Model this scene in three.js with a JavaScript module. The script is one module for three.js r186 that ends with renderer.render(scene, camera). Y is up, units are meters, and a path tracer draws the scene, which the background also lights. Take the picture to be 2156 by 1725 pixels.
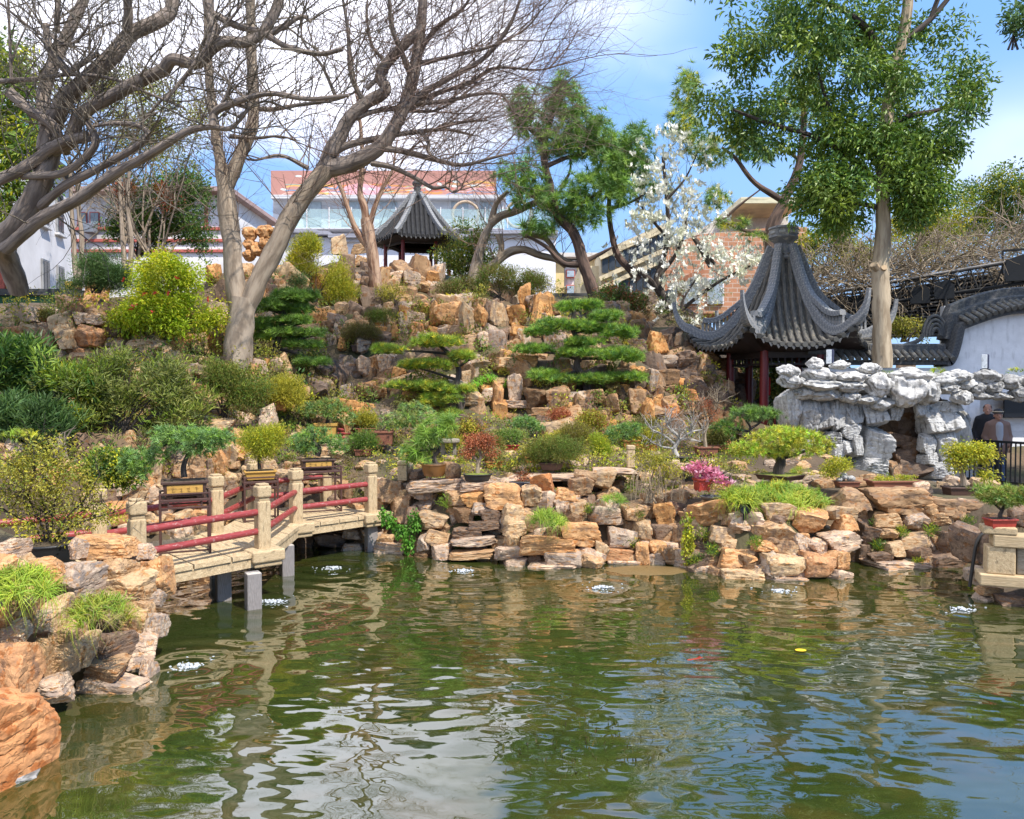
import * as THREE from 'three';
import { ImprovedNoise } from 'three/addons/math/ImprovedNoise.js';
import { mergeGeometries, mergeVertices, toCreasedNormals } from 'three/addons/utils/BufferGeometryUtils.js';
import { RoundedBoxGeometry } from 'three/addons/geometries/RoundedBoxGeometry.js';
import { MarchingCubes } from 'three/addons/objects/MarchingCubes.js';

// ---------------------------------------------------------------- camera, sky, sun, exposure
const scene = new THREE.Scene();
const EYE = 2.6, PITCH = THREE.MathUtils.degToRad(1.5), FPX = 1629.3;
const camera = new THREE.PerspectiveCamera(2 * Math.atan(862.5 / FPX) * 180 / Math.PI, 1024 / 819, 0.1, 2000);
camera.position.set(0, EYE, 0);
camera.rotation.x = -PITCH;
scene.add(camera);

const PN = new ImprovedNoise();
const fbm = (x, y, z, o = 5, g = 0.5, l = 2.03) => { let s = 0, a = 1, t = 0; for (let i = 0; i < o; i++) { s += a * PN.noise(x, y, z); t += a; a *= g; x = x * l + 17.3; y = y * l + 5.7; z = z * l + 31.1; } return s / t; };
const clamp = (x, a = 0, b = 1) => Math.min(b, Math.max(a, x));
const lerp = (a, b, t) => a + (b - a) * t;
const smooth = (a, b, x) => { const t = clamp((x - a) / (b - a)); return t * t * (3 - 2 * t); };
function rngOf(seed) { let a = seed >>> 0; return () => { a = (a + 0x6D2B79F5) | 0; let t = Math.imul(a ^ (a >>> 15), 1 | a); t = (t + Math.imul(t ^ (t >>> 7), 61 | t)) ^ t; return ((t ^ (t >>> 14)) >>> 0) / 4294967296; }; }

{ // clear spring sky with bright cloud, thicker towards the left of the view
  const W = 1536, H = 768, d = new Float32Array(W * H * 4);
  for (let j = 0; j < H; j++) for (let i = 0; i < W; i++) {
    const az = (i + 0.5) / W * 2 * Math.PI - Math.PI, el = ((j + 0.5) / H - 0.5) * Math.PI;
    const y = Math.sin(el), c = Math.cos(el), x = c * Math.cos(az), z = c * Math.sin(az), t = Math.max(y, 0);
    const g = Math.pow(1 - t, 2.6);
    let r = lerp(0.12, 0.34, g), gr = lerp(0.30, 0.52, g), b = lerp(0.70, 0.78, g);
    const h = 1 / (0.24 + Math.max(y, 0));
    const n = fbm(x * h * 0.85 + 3.1, z * h * 0.85 + 9.2, 1.7, 6), m = fbm(x * 2.2 + 8, y * 4 + 2, z * 2.2 + 4, 4);
    const side = smooth(0.11, -0.14, x / (Math.abs(z) + Math.abs(x) + 0.001));
    let cl = smooth(0.02, 0.34, n + 0.35 * m + lerp(-0.40, 0.46, side) - 0.34 * smooth(0.36, 0.20, y)) * smooth(-0.02, 0.10, y);
    const ar = Math.atan2(x, -z), soft = 0.75 + 1.2 * n; // low cloud to the right, a wisp near the top
    cl = clamp(cl + soft * (0.85 * Math.exp(-(((ar - 0.60) / 0.13) ** 2) - ((el - 0.255) / 0.055) ** 2) + 0.7 * Math.exp(-(((ar - 0.10) / 0.10) ** 2) - ((el - 0.47) / 0.06) ** 2)));
    cl *= lerp(0.78, 1, smooth(0, .3, y));
    const w = 0.80 + 0.55 * fbm(x * 3.1 + 2, y * 6, z * 3.1, 5);
    r = lerp(r, 1.22 * w, cl); gr = lerp(gr, 1.24 * w, cl); b = lerp(b, 1.42 * w, cl);
    if (y < 0) { const k = smooth(0, -0.08, y); r = lerp(r, 0.16, k); gr = lerp(gr, 0.15, k); b = lerp(b, 0.12, k); }
    const o = (j * W + i) * 4; d[o] = r; d[o + 1] = gr; d[o + 2] = b; d[o + 3] = 1;
  }
  const sky = new THREE.DataTexture(d, W, H, THREE.RGBAFormat, THREE.FloatType);
  sky.mapping = THREE.EquirectangularReflectionMapping; sky.magFilter = THREE.LinearFilter; sky.minFilter = THREE.LinearFilter; sky.wrapS = THREE.RepeatWrapping; sky.needsUpdate = true;
  scene.background = sky; scene.environment = sky;
}
const sun = new THREE.DirectionalLight(new THREE.Color(1, 0.93, 0.84), 4.1);
sun.position.set(24, 46, 9); sun.target.position.set(0, 2, -14);
sun.castShadow = true; sun.shadow.mapSize.set(4096, 4096);
Object.assign(sun.shadow.camera, { left: -40, right: 40, top: 40, bottom: -40, near: 1, far: 140 });
scene.add(sun, sun.target);

const renderer = new THREE.WebGLRenderer({ antialias: true });
renderer.toneMapping = THREE.LinearToneMapping;
renderer.toneMappingExposure = 1.72;
renderer.shadowMap.enabled = true;

// ---------------------------------------------------------------- helpers
const V = (x, y, z) => new THREE.Vector3(x, y, z);
const SP = Math.sin(PITCH), CP = Math.cos(PITCH);
// the point on the sight line through the photograph's spot (px, py) at a horizontal distance d from the camera, and the reverse sizes
function at(px, py, d) { const cx = (px - 1078) / FPX, cy = -(py - 862.5) / FPX, dy = -SP + cy * CP, dz = CP + cy * SP; return V(cx * d / dz, EYE + dy * d / dz, -d); }
const sz = (p, d) => p / FPX * d;
function onPlane(px, py, y = 0) { const a = at(px, py, 1); const d = (y - EYE) / (a.y - EYE); return at(px, py, d); }

const used = new Map();
function numbered(name) { const k = used.get(name) ?? 0; used.set(name, k + 1); return k ? `${name}_${String(k).padStart(3, '0')}` : name; }
function tag(o, label, category, group) { o.userData.label = label; o.userData.category = category; if (group) o.userData.group = group; return o; }
function thing(name, label, category, pos = V(0, 0, 0), group) { const o = new THREE.Group(); o.name = numbered(name); o.position.copy(pos); tag(o, label, category, group); scene.add(o); return o; }
function worldPos(o) { const p = V(0, 0, 0); for (; o && o !== scene; o = o.parent) p.add(o.position); return p; }
function addMesh(name, geo, mat, parent) {
  const m = new THREE.Mesh(geo, mat); m.name = parent === scene || !parent ? numbered(name) : name; m.castShadow = m.receiveShadow = true; (parent ?? scene).add(m); return m;
}
// geometry written in world coordinates, hung under a parent that is only moved
function hang(name, geo, mat, parent) {
  if (parent && parent !== scene) { const p = worldPos(parent); geo.translate(-p.x, -p.y, -p.z); }
  return addMesh(name, geo, mat, parent);
}
function structure(o, label) { o.userData.kind = 'structure'; if (label) o.userData.label = label; return o; }

class TB { // triangle builder: positions, normals, colours, uv and an index
  constructor() { this.p = []; this.n = []; this.c = []; this.u = []; this.i = []; }
  get count() { return this.p.length / 3; }
  vert(x, y, z, nx, ny, nz, col, u = 0, v = 0) { this.p.push(x, y, z); this.n.push(nx, ny, nz); this.c.push(col[0], col[1], col[2]); this.u.push(u, v); return this.p.length / 3 - 1; }
  quad(a, b, c, d, col = [1, 1, 1], su = 1) {
    const e = V().subVectors(b, a), f = V().subVectors(d, a), n = V().crossVectors(e, f).normalize(), k = this.count, lu = e.length() * su, lv = f.length() * su;
    [[a, 0, 0], [b, lu, 0], [c, lu, lv], [d, 0, lv]].forEach(([q, u, v]) => this.vert(q.x, q.y, q.z, n.x, n.y, n.z, col, u, v));
    this.i.push(k, k + 1, k + 2, k, k + 2, k + 3);
  }
  tri(a, b, c, col = [1, 1, 1]) {
    const n = V().crossVectors(V().subVectors(b, a), V().subVectors(c, a)).normalize(), k = this.count;
    [[a, 0, 0], [b, 1, 0], [c, 0.5, 1]].forEach(([q, u, v]) => this.vert(q.x, q.y, q.z, n.x, n.y, n.z, col, u, v)); this.i.push(k, k + 1, k + 2);
  }
  tube(pts, rad, sides = 6, col = [1, 1, 1], opt = {}) { // pts: Vector3[], rad: number | (t, i) => radius
    const N = pts.length, fr = V(), up = V(), k0 = this.count; let len = 0, ref = null;
    const cf = typeof col === 'function' ? col : () => col, rf = typeof rad === 'function' ? rad : () => rad;
    for (let i = 0; i < N; i++) {
      const a = pts[Math.max(0, i - 1)], b = pts[Math.min(N - 1, i + 1)], dir = V().subVectors(b, a).normalize();
      if (i) len += pts[i].distanceTo(pts[i - 1]);
      if (!ref) ref = Math.abs(dir.y) < 0.9 ? V(0, 1, 0) : V(1, 0, 0);
      fr.crossVectors(dir, ref).normalize(); up.crossVectors(fr, dir).normalize(); ref = up.clone();
      const t = i / (N - 1), r = rf(t, i), cc = cf(t, i);
      for (let s = 0; s <= sides; s++) {
        const g = s / sides * Math.PI * 2, cg = Math.cos(g), sg = Math.sin(g), nx = fr.x * cg + up.x * sg, ny = fr.y * cg + up.y * sg, nz = fr.z * cg + up.z * sg;
        const rr = opt.lump ? r * (1 + opt.lump * PN.noise(pts[i].x * 3 + cg * 1.3, pts[i].y * 3 + sg * 1.3, pts[i].z * 3 + 7)) : r;
        this.vert(pts[i].x + nx * rr, pts[i].y + ny * rr, pts[i].z + nz * rr, nx, ny, nz, cc, s / sides * (opt.ur ?? 1), len * (opt.vr ?? 1));
      }
    }
    const w = sides + 1;
    for (let i = 0; i < N - 1; i++) for (let s = 0; s < sides; s++) { const a = k0 + i * w + s, b = a + 1, c = a + w, d = c + 1; this.i.push(a, c, b, b, c, d); }
    if (opt.caps) for (const e of [0, N - 1]) {
      const dir = e ? V().subVectors(pts[e], pts[e - 1]).normalize() : V().subVectors(pts[0], pts[1]).normalize(), cc = cf(e ? 1 : 0, e), o = this.vert(pts[e].x, pts[e].y, pts[e].z, dir.x, dir.y, dir.z, cc);
      const ring = []; for (let s = 0; s <= sides; s++) { const q = (k0 + e * w + s) * 3; ring.push(this.vert(this.p[q], this.p[q + 1], this.p[q + 2], dir.x, dir.y, dir.z, cc)); }
      for (let s = 0; s < sides; s++) e ? this.i.push(o, ring[s + 1], ring[s]) : this.i.push(o, ring[s], ring[s + 1]);
    }
    return this;
  }
  bar(a, b, w, h, col = [1, 1, 1], su = 1) { // a squared bar from a to b, w across and h tall
    const dir = V().subVectors(b, a).normalize(), side = V().crossVectors(dir, Math.abs(dir.y) > 0.95 ? V(0, 0, 1) : V(0, 1, 0)).normalize(), up = V().crossVectors(side, dir).normalize();
    const P = (o, s, t) => o.clone().addScaledVector(side, s * w / 2).addScaledVector(up, t * h / 2);
    const A = [P(a, -1, -1), P(a, 1, -1), P(a, 1, 1), P(a, -1, 1)], B = [P(b, -1, -1), P(b, 1, -1), P(b, 1, 1), P(b, -1, 1)];
    for (let k = 0; k < 4; k++) { const m = (k + 1) % 4; this.quad(A[k], A[m], B[m], B[k], col, su); }
    this.quad(A[3], A[2], A[1], A[0], col, su); this.quad(B[0], B[1], B[2], B[3], col, su); return this;
  }
  geometry() {
    const g = new THREE.BufferGeometry();
    g.setAttribute('position', new THREE.Float32BufferAttribute(this.p, 3)); g.setAttribute('normal', new THREE.Float32BufferAttribute(this.n, 3));
    g.setAttribute('color', new THREE.Float32BufferAttribute(this.c, 3)); g.setAttribute('uv', new THREE.Float32BufferAttribute(this.u, 2)); g.setIndex(this.i); return g;
  }
  build(name, mat, parent) { return hang(name, this.geometry(), mat, parent); }
}
function curve(pts, n) { return new THREE.CatmullRomCurve3(pts, false, 'centripetal').getPoints(n); }
const rot2 = (x, z, a) => [x * Math.cos(a) + z * Math.sin(a), -x * Math.sin(a) + z * Math.cos(a)];
function tweak(geo, s, r, t) { const g = geo.index ? geo : geo; if (s) g.scale(...s); if (r) { g.rotateX(r[0]); g.rotateY(r[1]); g.rotateZ(r[2]); } if (t) g.translate(...t); return g; }
const plain = (g) => { const o = g.index ? g.toNonIndexed() : g; for (const k of Object.keys(o.attributes)) if (!['position', 'normal', 'uv'].includes(k)) o.deleteAttribute(k); return o; };
const merge = (list) => mergeGeometries(list.map(plain));
const rbox = (w, h, d, x, y, z, r = 0.015, ry = 0) => { const g = new RoundedBoxGeometry(w, h, d, 2, Math.min(r, w / 2.1, h / 2.1, d / 2.1)); if (ry) g.rotateY(ry); return g.translate(x, y, z); };

// ---------------------------------------------------------------- textures and materials
function texture(N, f, srgb = false, mirror = true) {
  const d = new Uint8Array(N * N * 4);
  for (let j = 0; j < N; j++) for (let i = 0; i < N; i++) { const c = f(i / N, j / N), o = (j * N + i) * 4; if (typeof c === 'number') d[o] = d[o + 1] = d[o + 2] = clamp(c) * 255; else for (let k = 0; k < 3; k++) d[o + k] = 255 * (srgb ? (clamp(c[k]) <= 0.0031308 ? clamp(c[k]) * 12.92 : 1.055 * Math.pow(clamp(c[k]), 1 / 2.4) - 0.055) : clamp(c[k])); d[o + 3] = 255; }
  const t = new THREE.DataTexture(d, N, N); t.magFilter = THREE.LinearFilter; t.minFilter = THREE.LinearMipmapLinearFilter; t.generateMipmaps = true;
  t.wrapS = t.wrapT = mirror ? THREE.MirroredRepeatWrapping : THREE.RepeatWrapping; if (srgb) t.colorSpace = THREE.SRGBColorSpace; t.needsUpdate = true; return t;
}
const mix3 = (a, b, t) => [lerp(a[0], b[0], t), lerp(a[1], b[1], t), lerp(a[2], b[2], t)];
// stone: beds, rust, grey weathering and fine cracks
const rockHeight = texture(512, (u, v) => { const x = u * 5, y = v * 5; const r = 1 - Math.abs(fbm(x * 0.9, y * 0.9, 3.3, 4)) * 3.2; return 0.55 + 0.5 * fbm(x, y * 1.6, 0.4, 6, 0.6) - 0.22 * smooth(0.86, 0.99, r) + 0.10 * fbm(x * 9, y * 9, 1, 2); });
function stoneMap(seed, base, a, b, c) {
  return texture(512, (u, v) => {
    const x = u * 4.2 + seed, y = v * 4.2; let k = mix3(base, a, smooth(-0.12, 0.2, fbm(x * 0.7, y * 0.9, seed + 1, 5)));
    k = mix3(k, b, smooth(0.02, 0.26, fbm(x * 1.1, y * 0.8, seed + 5, 5, 0.6))); k = mix3(k, c, smooth(0.08, 0.24, fbm(x * 1.5, y * 1.5, seed + 9, 5, 0.62)));
    const crack = smooth(0.90, 0.995, 1 - Math.abs(fbm(x * 0.8, y * 0.8, seed + 3.3, 4)) * 2.6), sp = 1 + 0.36 * fbm(x * 6, y * 6, seed + 2, 4, 0.65);
    return k.map((q) => q * sp * (1 - 0.35 * crack));
  }, true);
}
const mapOchre = stoneMap(1, [0.58, 0.41, 0.24], [0.72, 0.56, 0.37], [0.40, 0.31, 0.23], [0.46, 0.25, 0.10]);
const mapPink = stoneMap(31, [0.52, 0.41, 0.28], [0.64, 0.53, 0.38], [0.32, 0.27, 0.23], [0.46, 0.28, 0.14]);
const mapGrey = stoneMap(57, [0.40, 0.33, 0.28], [0.56, 0.48, 0.40], [0.27, 0.24, 0.23], [0.44, 0.27, 0.14]);
const mapWhite = texture(512, (u, v) => { const x = u * 4, y = v * 4; let k = mix3([0.60, 0.59, 0.56], [0.70, 0.69, 0.66], smooth(-0.15, 0.2, fbm(x, y, 3, 5))); k = mix3(k, [0.40, 0.385, 0.36], smooth(0.0, 0.3, fbm(x * 1.3 + 5, y, 9, 5, 0.6))); const st = smooth(0.06, 0.34, fbm(x * 2.6, y * 0.45, 15, 4)) * 0.75; return mix3(k, [0.13, 0.125, 0.11], st).map((q) => q * (1 + 0.3 * fbm(x * 7, y * 7, 2, 3))); }, true);
const std = (o) => new THREE.MeshStandardMaterial({ roughness: 0.85, ...o });
const rockMat = (map, color, bs = 0.016) => std({ map, color: new THREE.Color().setRGB(color[0] * 0.86, color[1] * 0.78, color[2] * 0.68), bumpMap: rockHeight, bumpScale: bs, roughness: 0.93 });
const ROCK = {
  o: [rockMat(mapOchre, [0.80, 0.76, 0.72]), rockMat(mapOchre, [0.95, 0.78, 0.62]), rockMat(mapOchre, [0.66, 0.60, 0.56])],
  p: [rockMat(mapPink, [0.86, 0.82, 0.76]), rockMat(mapPink, [1.0, 0.95, 0.86]), rockMat(mapPink, [0.66, 0.57, 0.50])],
  g: [rockMat(mapGrey, [0.95, 0.95, 0.95]), rockMat(mapGrey, [1.2, 1.15, 1.1]), rockMat(mapGrey, [0.70, 0.68, 0.70])],
  r: [rockMat(mapOchre, [0.90, 0.60, 0.42]), rockMat(mapPink, [0.92, 0.66, 0.50]), rockMat(mapOchre, [0.86, 0.66, 0.42])],
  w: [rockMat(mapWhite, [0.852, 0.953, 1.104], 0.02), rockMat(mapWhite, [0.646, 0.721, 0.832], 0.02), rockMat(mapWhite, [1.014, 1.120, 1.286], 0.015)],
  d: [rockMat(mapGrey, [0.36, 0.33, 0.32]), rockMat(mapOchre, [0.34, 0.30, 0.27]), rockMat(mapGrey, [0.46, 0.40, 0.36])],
};
const barkHeight = texture(256, (u, v) => 0.5 + 0.6 * fbm(u * 14, v * 3.5, 2, 5, 0.6));
const barkMap = (a, b, s) => texture(256, (u, v) => mix3(a, b, smooth(-0.25, 0.25, fbm(u * 9 + s, v * 3.0, s, 5, 0.6))), true);
const barkMat = (a, b, s, bs = 0.02) => std({ map: barkMap(a, b, s), bumpMap: barkHeight, bumpScale: bs, vertexColors: true, roughness: 0.95 });
const BARK = { grey: barkMat([0.15, 0.12, 0.098], [0.30, 0.25, 0.21], 1), tan: barkMat([0.21, 0.165, 0.12], [0.38, 0.31, 0.235], 5), pine: barkMat([0.06, 0.042, 0.034], [0.16, 0.105, 0.08], 9, 0.03), flaky: barkMat([0.17, 0.085, 0.05], [0.42, 0.29, 0.20], 13, 0.04), white: barkMat([0.42, 0.40, 0.36], [0.62, 0.59, 0.54], 19), pale: barkMat([0.26, 0.20, 0.13], [0.44, 0.36, 0.25], 17), dark: barkMat([0.035, 0.028, 0.024], [0.10, 0.08, 0.068], 21) };
const leafMat = new THREE.MeshPhysicalMaterial({ color: 0xffffff, roughness: 0.62, vertexColors: true, transmission: 0.42, thickness: 0, side: THREE.DoubleSide, specularIntensity: 0.6 });
const glossLeaf = new THREE.MeshPhysicalMaterial({ color: 0xffffff, roughness: 0.52, vertexColors: true, transmission: 0.32, thickness: 0, side: THREE.DoubleSide });
const needleMat = new THREE.MeshPhysicalMaterial({ color: 0xffffff, roughness: 0.6, vertexColors: true, transmission: 0.32, thickness: 0, side: THREE.DoubleSide });
const petalMat = new THREE.MeshPhysicalMaterial({ vertexColors: true, roughness: 0.7, transmission: 0.2, thickness: 0, side: THREE.DoubleSide });
const vcol = std({ vertexColors: true, side: THREE.DoubleSide, roughness: 0.8 });
const vleaf = new THREE.MeshPhysicalMaterial({ vertexColors: true, roughness: 0.6, transmission: 0.3, thickness: 0, side: THREE.DoubleSide });
const grime = texture(512, (u, v) => { const n = 0.86 + 0.30 * fbm(u * 6, v * 6, 4, 6, 0.6) - 0.25 * smooth(0.12, 0.4, fbm(u * 2.5, v * 2.5, 8, 5, 0.6)); return [n, n * 0.985, n * 0.96]; }, true);
const fineBump = texture(256, (u, v) => 0.5 + 0.5 * fbm(u * 24, v * 24, 3, 4, 0.7));
const paint = (r, g, b, o = {}) => std({ color: new THREE.Color().setRGB(r, g, b), map: grime, bumpMap: fineBump, bumpScale: 0.003, ...o });
// ---------------------------------------------------------------- terrain and water
const POND = [[-3.6, 2.8], [-3.9, 4.9], [-4.3, 5.7], [-4.3, 6.4], [-3.75, 6.75], [-3.6, 7.3], [-3.85, 8.1], [-4.5, 8.9], [-5.6, 9.3], [-6.6, 10.2], [-6.4, 11.9], [-5.2, 12.7], [-3.4, 12.8], [-2.2, 12.4], [-1.55, 12.1], [-1.2, 11.75], [-0.6, 11.9], [0, 11.35], [1.2, 11.2], [1.6, 11.5], [2.3, 11.35], [2.8, 10.75], [3.4, 10.45], [4.5, 10.55], [4.95, 11.7], [5.6, 11.35], [6.5, 11.2], [6.1, 10.2], [5.55, 9.25], [6.3, 8.7], [9, 7.6], [9, 2.8]];
function pondDistance(x, d) { // negative inside the pond
  let best = 1e9, inside = false;
  for (let i = 0, j = POND.length - 1; i < POND.length; j = i++) {
    const [ax, ay] = POND[j], [bx, by] = POND[i], ex = bx - ax, ey = by - ay, t = clamp(((x - ax) * ex + (d - ay) * ey) / (ex * ex + ey * ey));
    best = Math.min(best, Math.hypot(x - ax - t * ex, d - ay - t * ey));
    if ((by > d) !== (ay > d) && x < (ax - bx) * (d - by) / (ay - by) + bx) inside = !inside;
  }
  return inside ? -best : best;
}
const LAND = []; // x, d, height
const px = (a, b, d) => { const p = at(a, b, d); LAND.push([p.x, d, p.y]); };
for (const [a, b, d] of [[640, 1060, 13.4], [850, 1015, 13], [1100, 1040, 12.1], [1300, 1055, 12], [1500, 1065, 11.4], [1700, 1060, 11.3], [1950, 1050, 12], [2150, 1060, 11.5]]) px(a, b, d);
for (const [a, b, d] of [[900, 970, 14.5], [1200, 950, 14.5], [1450, 970, 14.5], [1650, 1018, 13.5], [900, 890, 16.3], [1100, 895, 16.4], [1300, 905, 16.4], [1450, 915, 17]]) px(a, b, d);
for (const [a, b, d] of [[900, 800, 17.4], [760, 850, 16.8], [650, 850, 16.8], [1250, 840, 17.2], [1420, 830, 18.5], [900, 740, 18.5], [1150, 760, 18.2], [1330, 760, 18.5], [1450, 760, 19.3]]) px(a, b, d);
for (const [a, b, d] of [[1000, 690, 19.4], [1100, 690, 19.5], [1300, 710, 19.8], [1400, 710, 20.2], [1000, 628, 20.6], [1150, 628, 20.8], [850, 650, 20.6], [720, 650, 20.2], [1300, 650, 21.5], [1400, 690, 21.2]]) px(a, b, d);
for (const [a, b, d] of [[880, 588, 26], [780, 588, 25], [700, 575, 23.5], [620, 570, 21.6], [540, 575, 20.5], [880, 588, 29], [1000, 602, 26], [1200, 628, 25], [1350, 640, 25]]) px(a, b, d);
for (const [a, b, d] of [[500, 778, 15.5], [420, 765, 15.2], [250, 775, 14.9], [100, 800, 14.4], [-60, 800, 14], [50, 668, 15.6], [200, 658, 15.9], [350, 665, 16.2], [450, 660, 16.8], [100, 645, 19], [300, 630, 20], [-60, 650, 19]]) px(a, b, d);
for (const [a, b, d] of [[100, 900, 12.8], [300, 900, 13], [450, 890, 13.5], [560, 890, 14], [600, 810, 15.5], [560, 750, 16.5], [640, 740, 17.5], [150, 985, 11.8], [350, 1010, 12.6], [480, 1020, 13], [600, 970, 13.8], [700, 930, 15], [0, 1000, 10.6], [80, 1060, 9.8]]) px(a, b, d);
for (const [a, b, d] of [[100, 1168, 7.6], [0, 1190, 6.5], [250, 1140, 7.6], [320, 1165, 8.3], [-200, 1160, 6.4], [-300, 1000, 10], [60, 1230, 5.9], [1640, 940, 19.5], [1500, 925, 18], [1900, 1015, 16.2], [2060, 1025, 17], [2200, 1030, 17]]) px(a, b, d);
for (const [a, b, d] of [[720, 552, 24.4], [780, 556, 25], [660, 560, 23.6], [600, 560, 21.8]]) px(a, b, d);
LAND.push([6.3, 9.3, 0.22], [5.8, 9.5, 0.18], [7.5, 8.9, 0.25], [15, 26, 1.2], [-20, 30, 4.2], [0, 36, 5], [20, 36, 1.4], [-20, 60, 2.2], [0, 60, 2.2], [20, 60, 1], [0, 0, 0.8], [-8, 2, 1], [9, 1, 0.8], [12, 9, 0.8], [9, 22, 1.2], [-25, 15, 4], [60, 60, 1], [-60, 60, 2], [60, 0, 1], [-60, 0, 2]);
function landHeight(x, d) { let s = 0, w = 0; for (const [lx, ld, h] of LAND) { const q = (x - lx) ** 2 + (d - ld) ** 2 + 0.02, k = 1 / (q * q); s += k * h; w += k; } return s / w; }
function ground(x, d) {
  const s = pondDistance(x, d), h = landHeight(x, d) + 0.05 * fbm(x * 1.3, d * 1.3, 2, 3);
  return s <= 0 ? lerp(-0.06, -1.1, smooth(0, 1.1, -s)) : lerp(-0.06, h, smooth(0.0, 0.85, s));
}
const GX0 = -16, GD0 = 2, GDX = 0.16, GNX = 200, GND = 190, GRID = new Float32Array(GNX * GND);
for (let j = 0; j < GND; j++) for (let i = 0; i < GNX; i++) GRID[j * GNX + i] = ground(GX0 + i * GDX, GD0 + j * GDX);
function groundFast(x, d) {
  const u = (x - GX0) / GDX, v = (d - GD0) / GDX; if (u < 0 || v < 0 || u >= GNX - 1 || v >= GND - 1) return ground(x, d);
  const i = Math.floor(u), j = Math.floor(v), a = u - i, b = v - j, k = j * GNX + i; return lerp(lerp(GRID[k], GRID[k + 1], a), lerp(GRID[k + GNX], GRID[k + GNX + 1], a), b);
}
// where the sight line through that spot of the photograph meets the land (or the water)
function hit(a, b, dmin = 4.5, dmax = 34) { for (let d = dmin; d < dmax; d += 0.06) { const p = at(a, b, d); if (p.y <= groundFast(p.x, d)) return p; } return at(a, b, dmax); }
{
  const xs = [], ds = [], far = [2, 6, 14, 30, 70, 160, 400, 900];
  for (const q of [...far].reverse()) xs.push(-16 - q); for (let x = -16; x <= 16; x += 0.25) xs.push(x); for (const q of far) xs.push(16 + q);
  for (const q of [...far].reverse()) ds.push(1.5 - q); for (let d = 1.75; d <= 33; d += 0.25) ds.push(d); for (const q of far) ds.push(33 + q);
  const t = new TB(), w = xs.length;
  for (const d of ds) for (const x of xs) {
    const inner = Math.abs(x) < 120 && Math.abs(d) < 120, h = inner ? ground(x, d) : 1, s = inner ? pondDistance(x, d) : 9, n = fbm(x * 0.8, d * 0.8, 6, 4);
    let c = mix3([0.075, 0.055, 0.036], [0.15, 0.105, 0.062], smooth(-0.2, 0.25, n)); c = mix3(c, [0.06, 0.075, 0.022], smooth(0.0, 0.3, fbm(x * 0.6 + 9, d * 0.6, 2, 4)) * 0.6);
    if (s < 0.1) c = [0.12, 0.095, 0.035];
    t.vert(x, h, -d, 0, 1, 0, c, x * 0.4, d * 0.4);
  }
  for (let j = 0; j < ds.length - 1; j++) for (let i = 0; i < w - 1; i++) { const a = j * w + i, b = a + 1, c = a + w, e = c + 1; t.i.push(a, b, c, b, e, c); }
  const g = t.geometry(); g.computeVertexNormals();
  structure(addMesh('ground', g, std({ vertexColors: true, bumpMap: fineBump, bumpScale: 0.05, roughness: 1 }), scene), 'earth bank and garden ground around the pond');
}
// bubbling jets just under the surface send rings across the pond
const JETS = [[700, 1197], [975, 1203], [1268, 1238], [1640, 1246], [2025, 1284], [572, 1268], [393, 1405]].map(([a, b]) => onPlane(a, b, 0));
{
  const HEIGHT = (x, d) => {
    let h = 0; const mask = smooth(-4.2, -2.0, x + 0.25 * (d - 6)) * 0.9 + 0.1, calm = smooth(12.5, 8.5, d);
    for (let k = 0; k < JETS.length; k++) { const r = Math.hypot(x - JETS[k].x, d + JETS[k].z); h += 0.0045 * Math.sin(r * 17 - k * 2.1) * Math.exp(-r * 0.9) + 0.0015 * Math.sin(r * 15 + k) * Math.exp(-r * 0.38); }
    const w1 = PN.noise(x * 0.9, d * 0.7, 1.1) * 1.6, w2 = PN.noise(x * 0.8 + 7, d * 0.6, 4.1) * 1.6;
    h += mask * (0.0044 * PN.noise(x * 1.5 + w1, d * 2.3 + w2, 0.3) + 0.0030 * PN.noise(x * 3.6 + w2, d * 6.2 + w1, 2.3) * lerp(0.35, 1, calm) + 0.0015 * PN.noise(x * 6.5 + w1 * 2, d * 12, 5.3));
    return h;
  };
  const t = new TB(), xs = [], ds = []; for (let x = -9; x <= 11; x += 0.05) xs.push(x); for (let d = 3.2; d <= 14; d += 0.036) ds.push(d);
  const e = 0.01, NX = xs.length, col = [1, 1, 1];
  for (const d of ds) for (const x of xs) { const h = HEIGHT(x, d), nx = -(HEIGHT(x + e, d) - h) / e, nz = (HEIGHT(x, d + e) - h) / e; const l = Math.hypot(nx, 1, nz); t.vert(x, h, -d, nx / l, 1 / l, nz / l, col, x * 0.12, d * 0.12); }
  for (let j = 0; j < ds.length - 1; j++) for (let i = 0; i < NX - 1; i++) { const a = j * NX + i; t.i.push(a, a + 1, a + NX, a + 1, a + NX + 1, a + NX); }
  const murk = texture(512, (u, v) => { const n = smooth(-0.1, 0.3, fbm(u * 7, v * 16, 3, 5, 0.6)), m = smooth(0.0, 0.3, fbm(u * 11 + 4, v * 20, 8, 5, 0.6)); let c = mix3([0.025, 0.037, 0.008], [0.040, 0.049, 0.010], n); return mix3(c, [0.06, 0.048, 0.011], m * 0.55); }, true);
  const water = new THREE.MeshPhysicalMaterial({ map: murk, roughness: 0.02, ior: 1.8, clearcoat: 0.85, clearcoatRoughness: 0.01 });
  structure(t.build('pond_water', water, scene), 'murky green pond water with drifting ripples');
}
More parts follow.
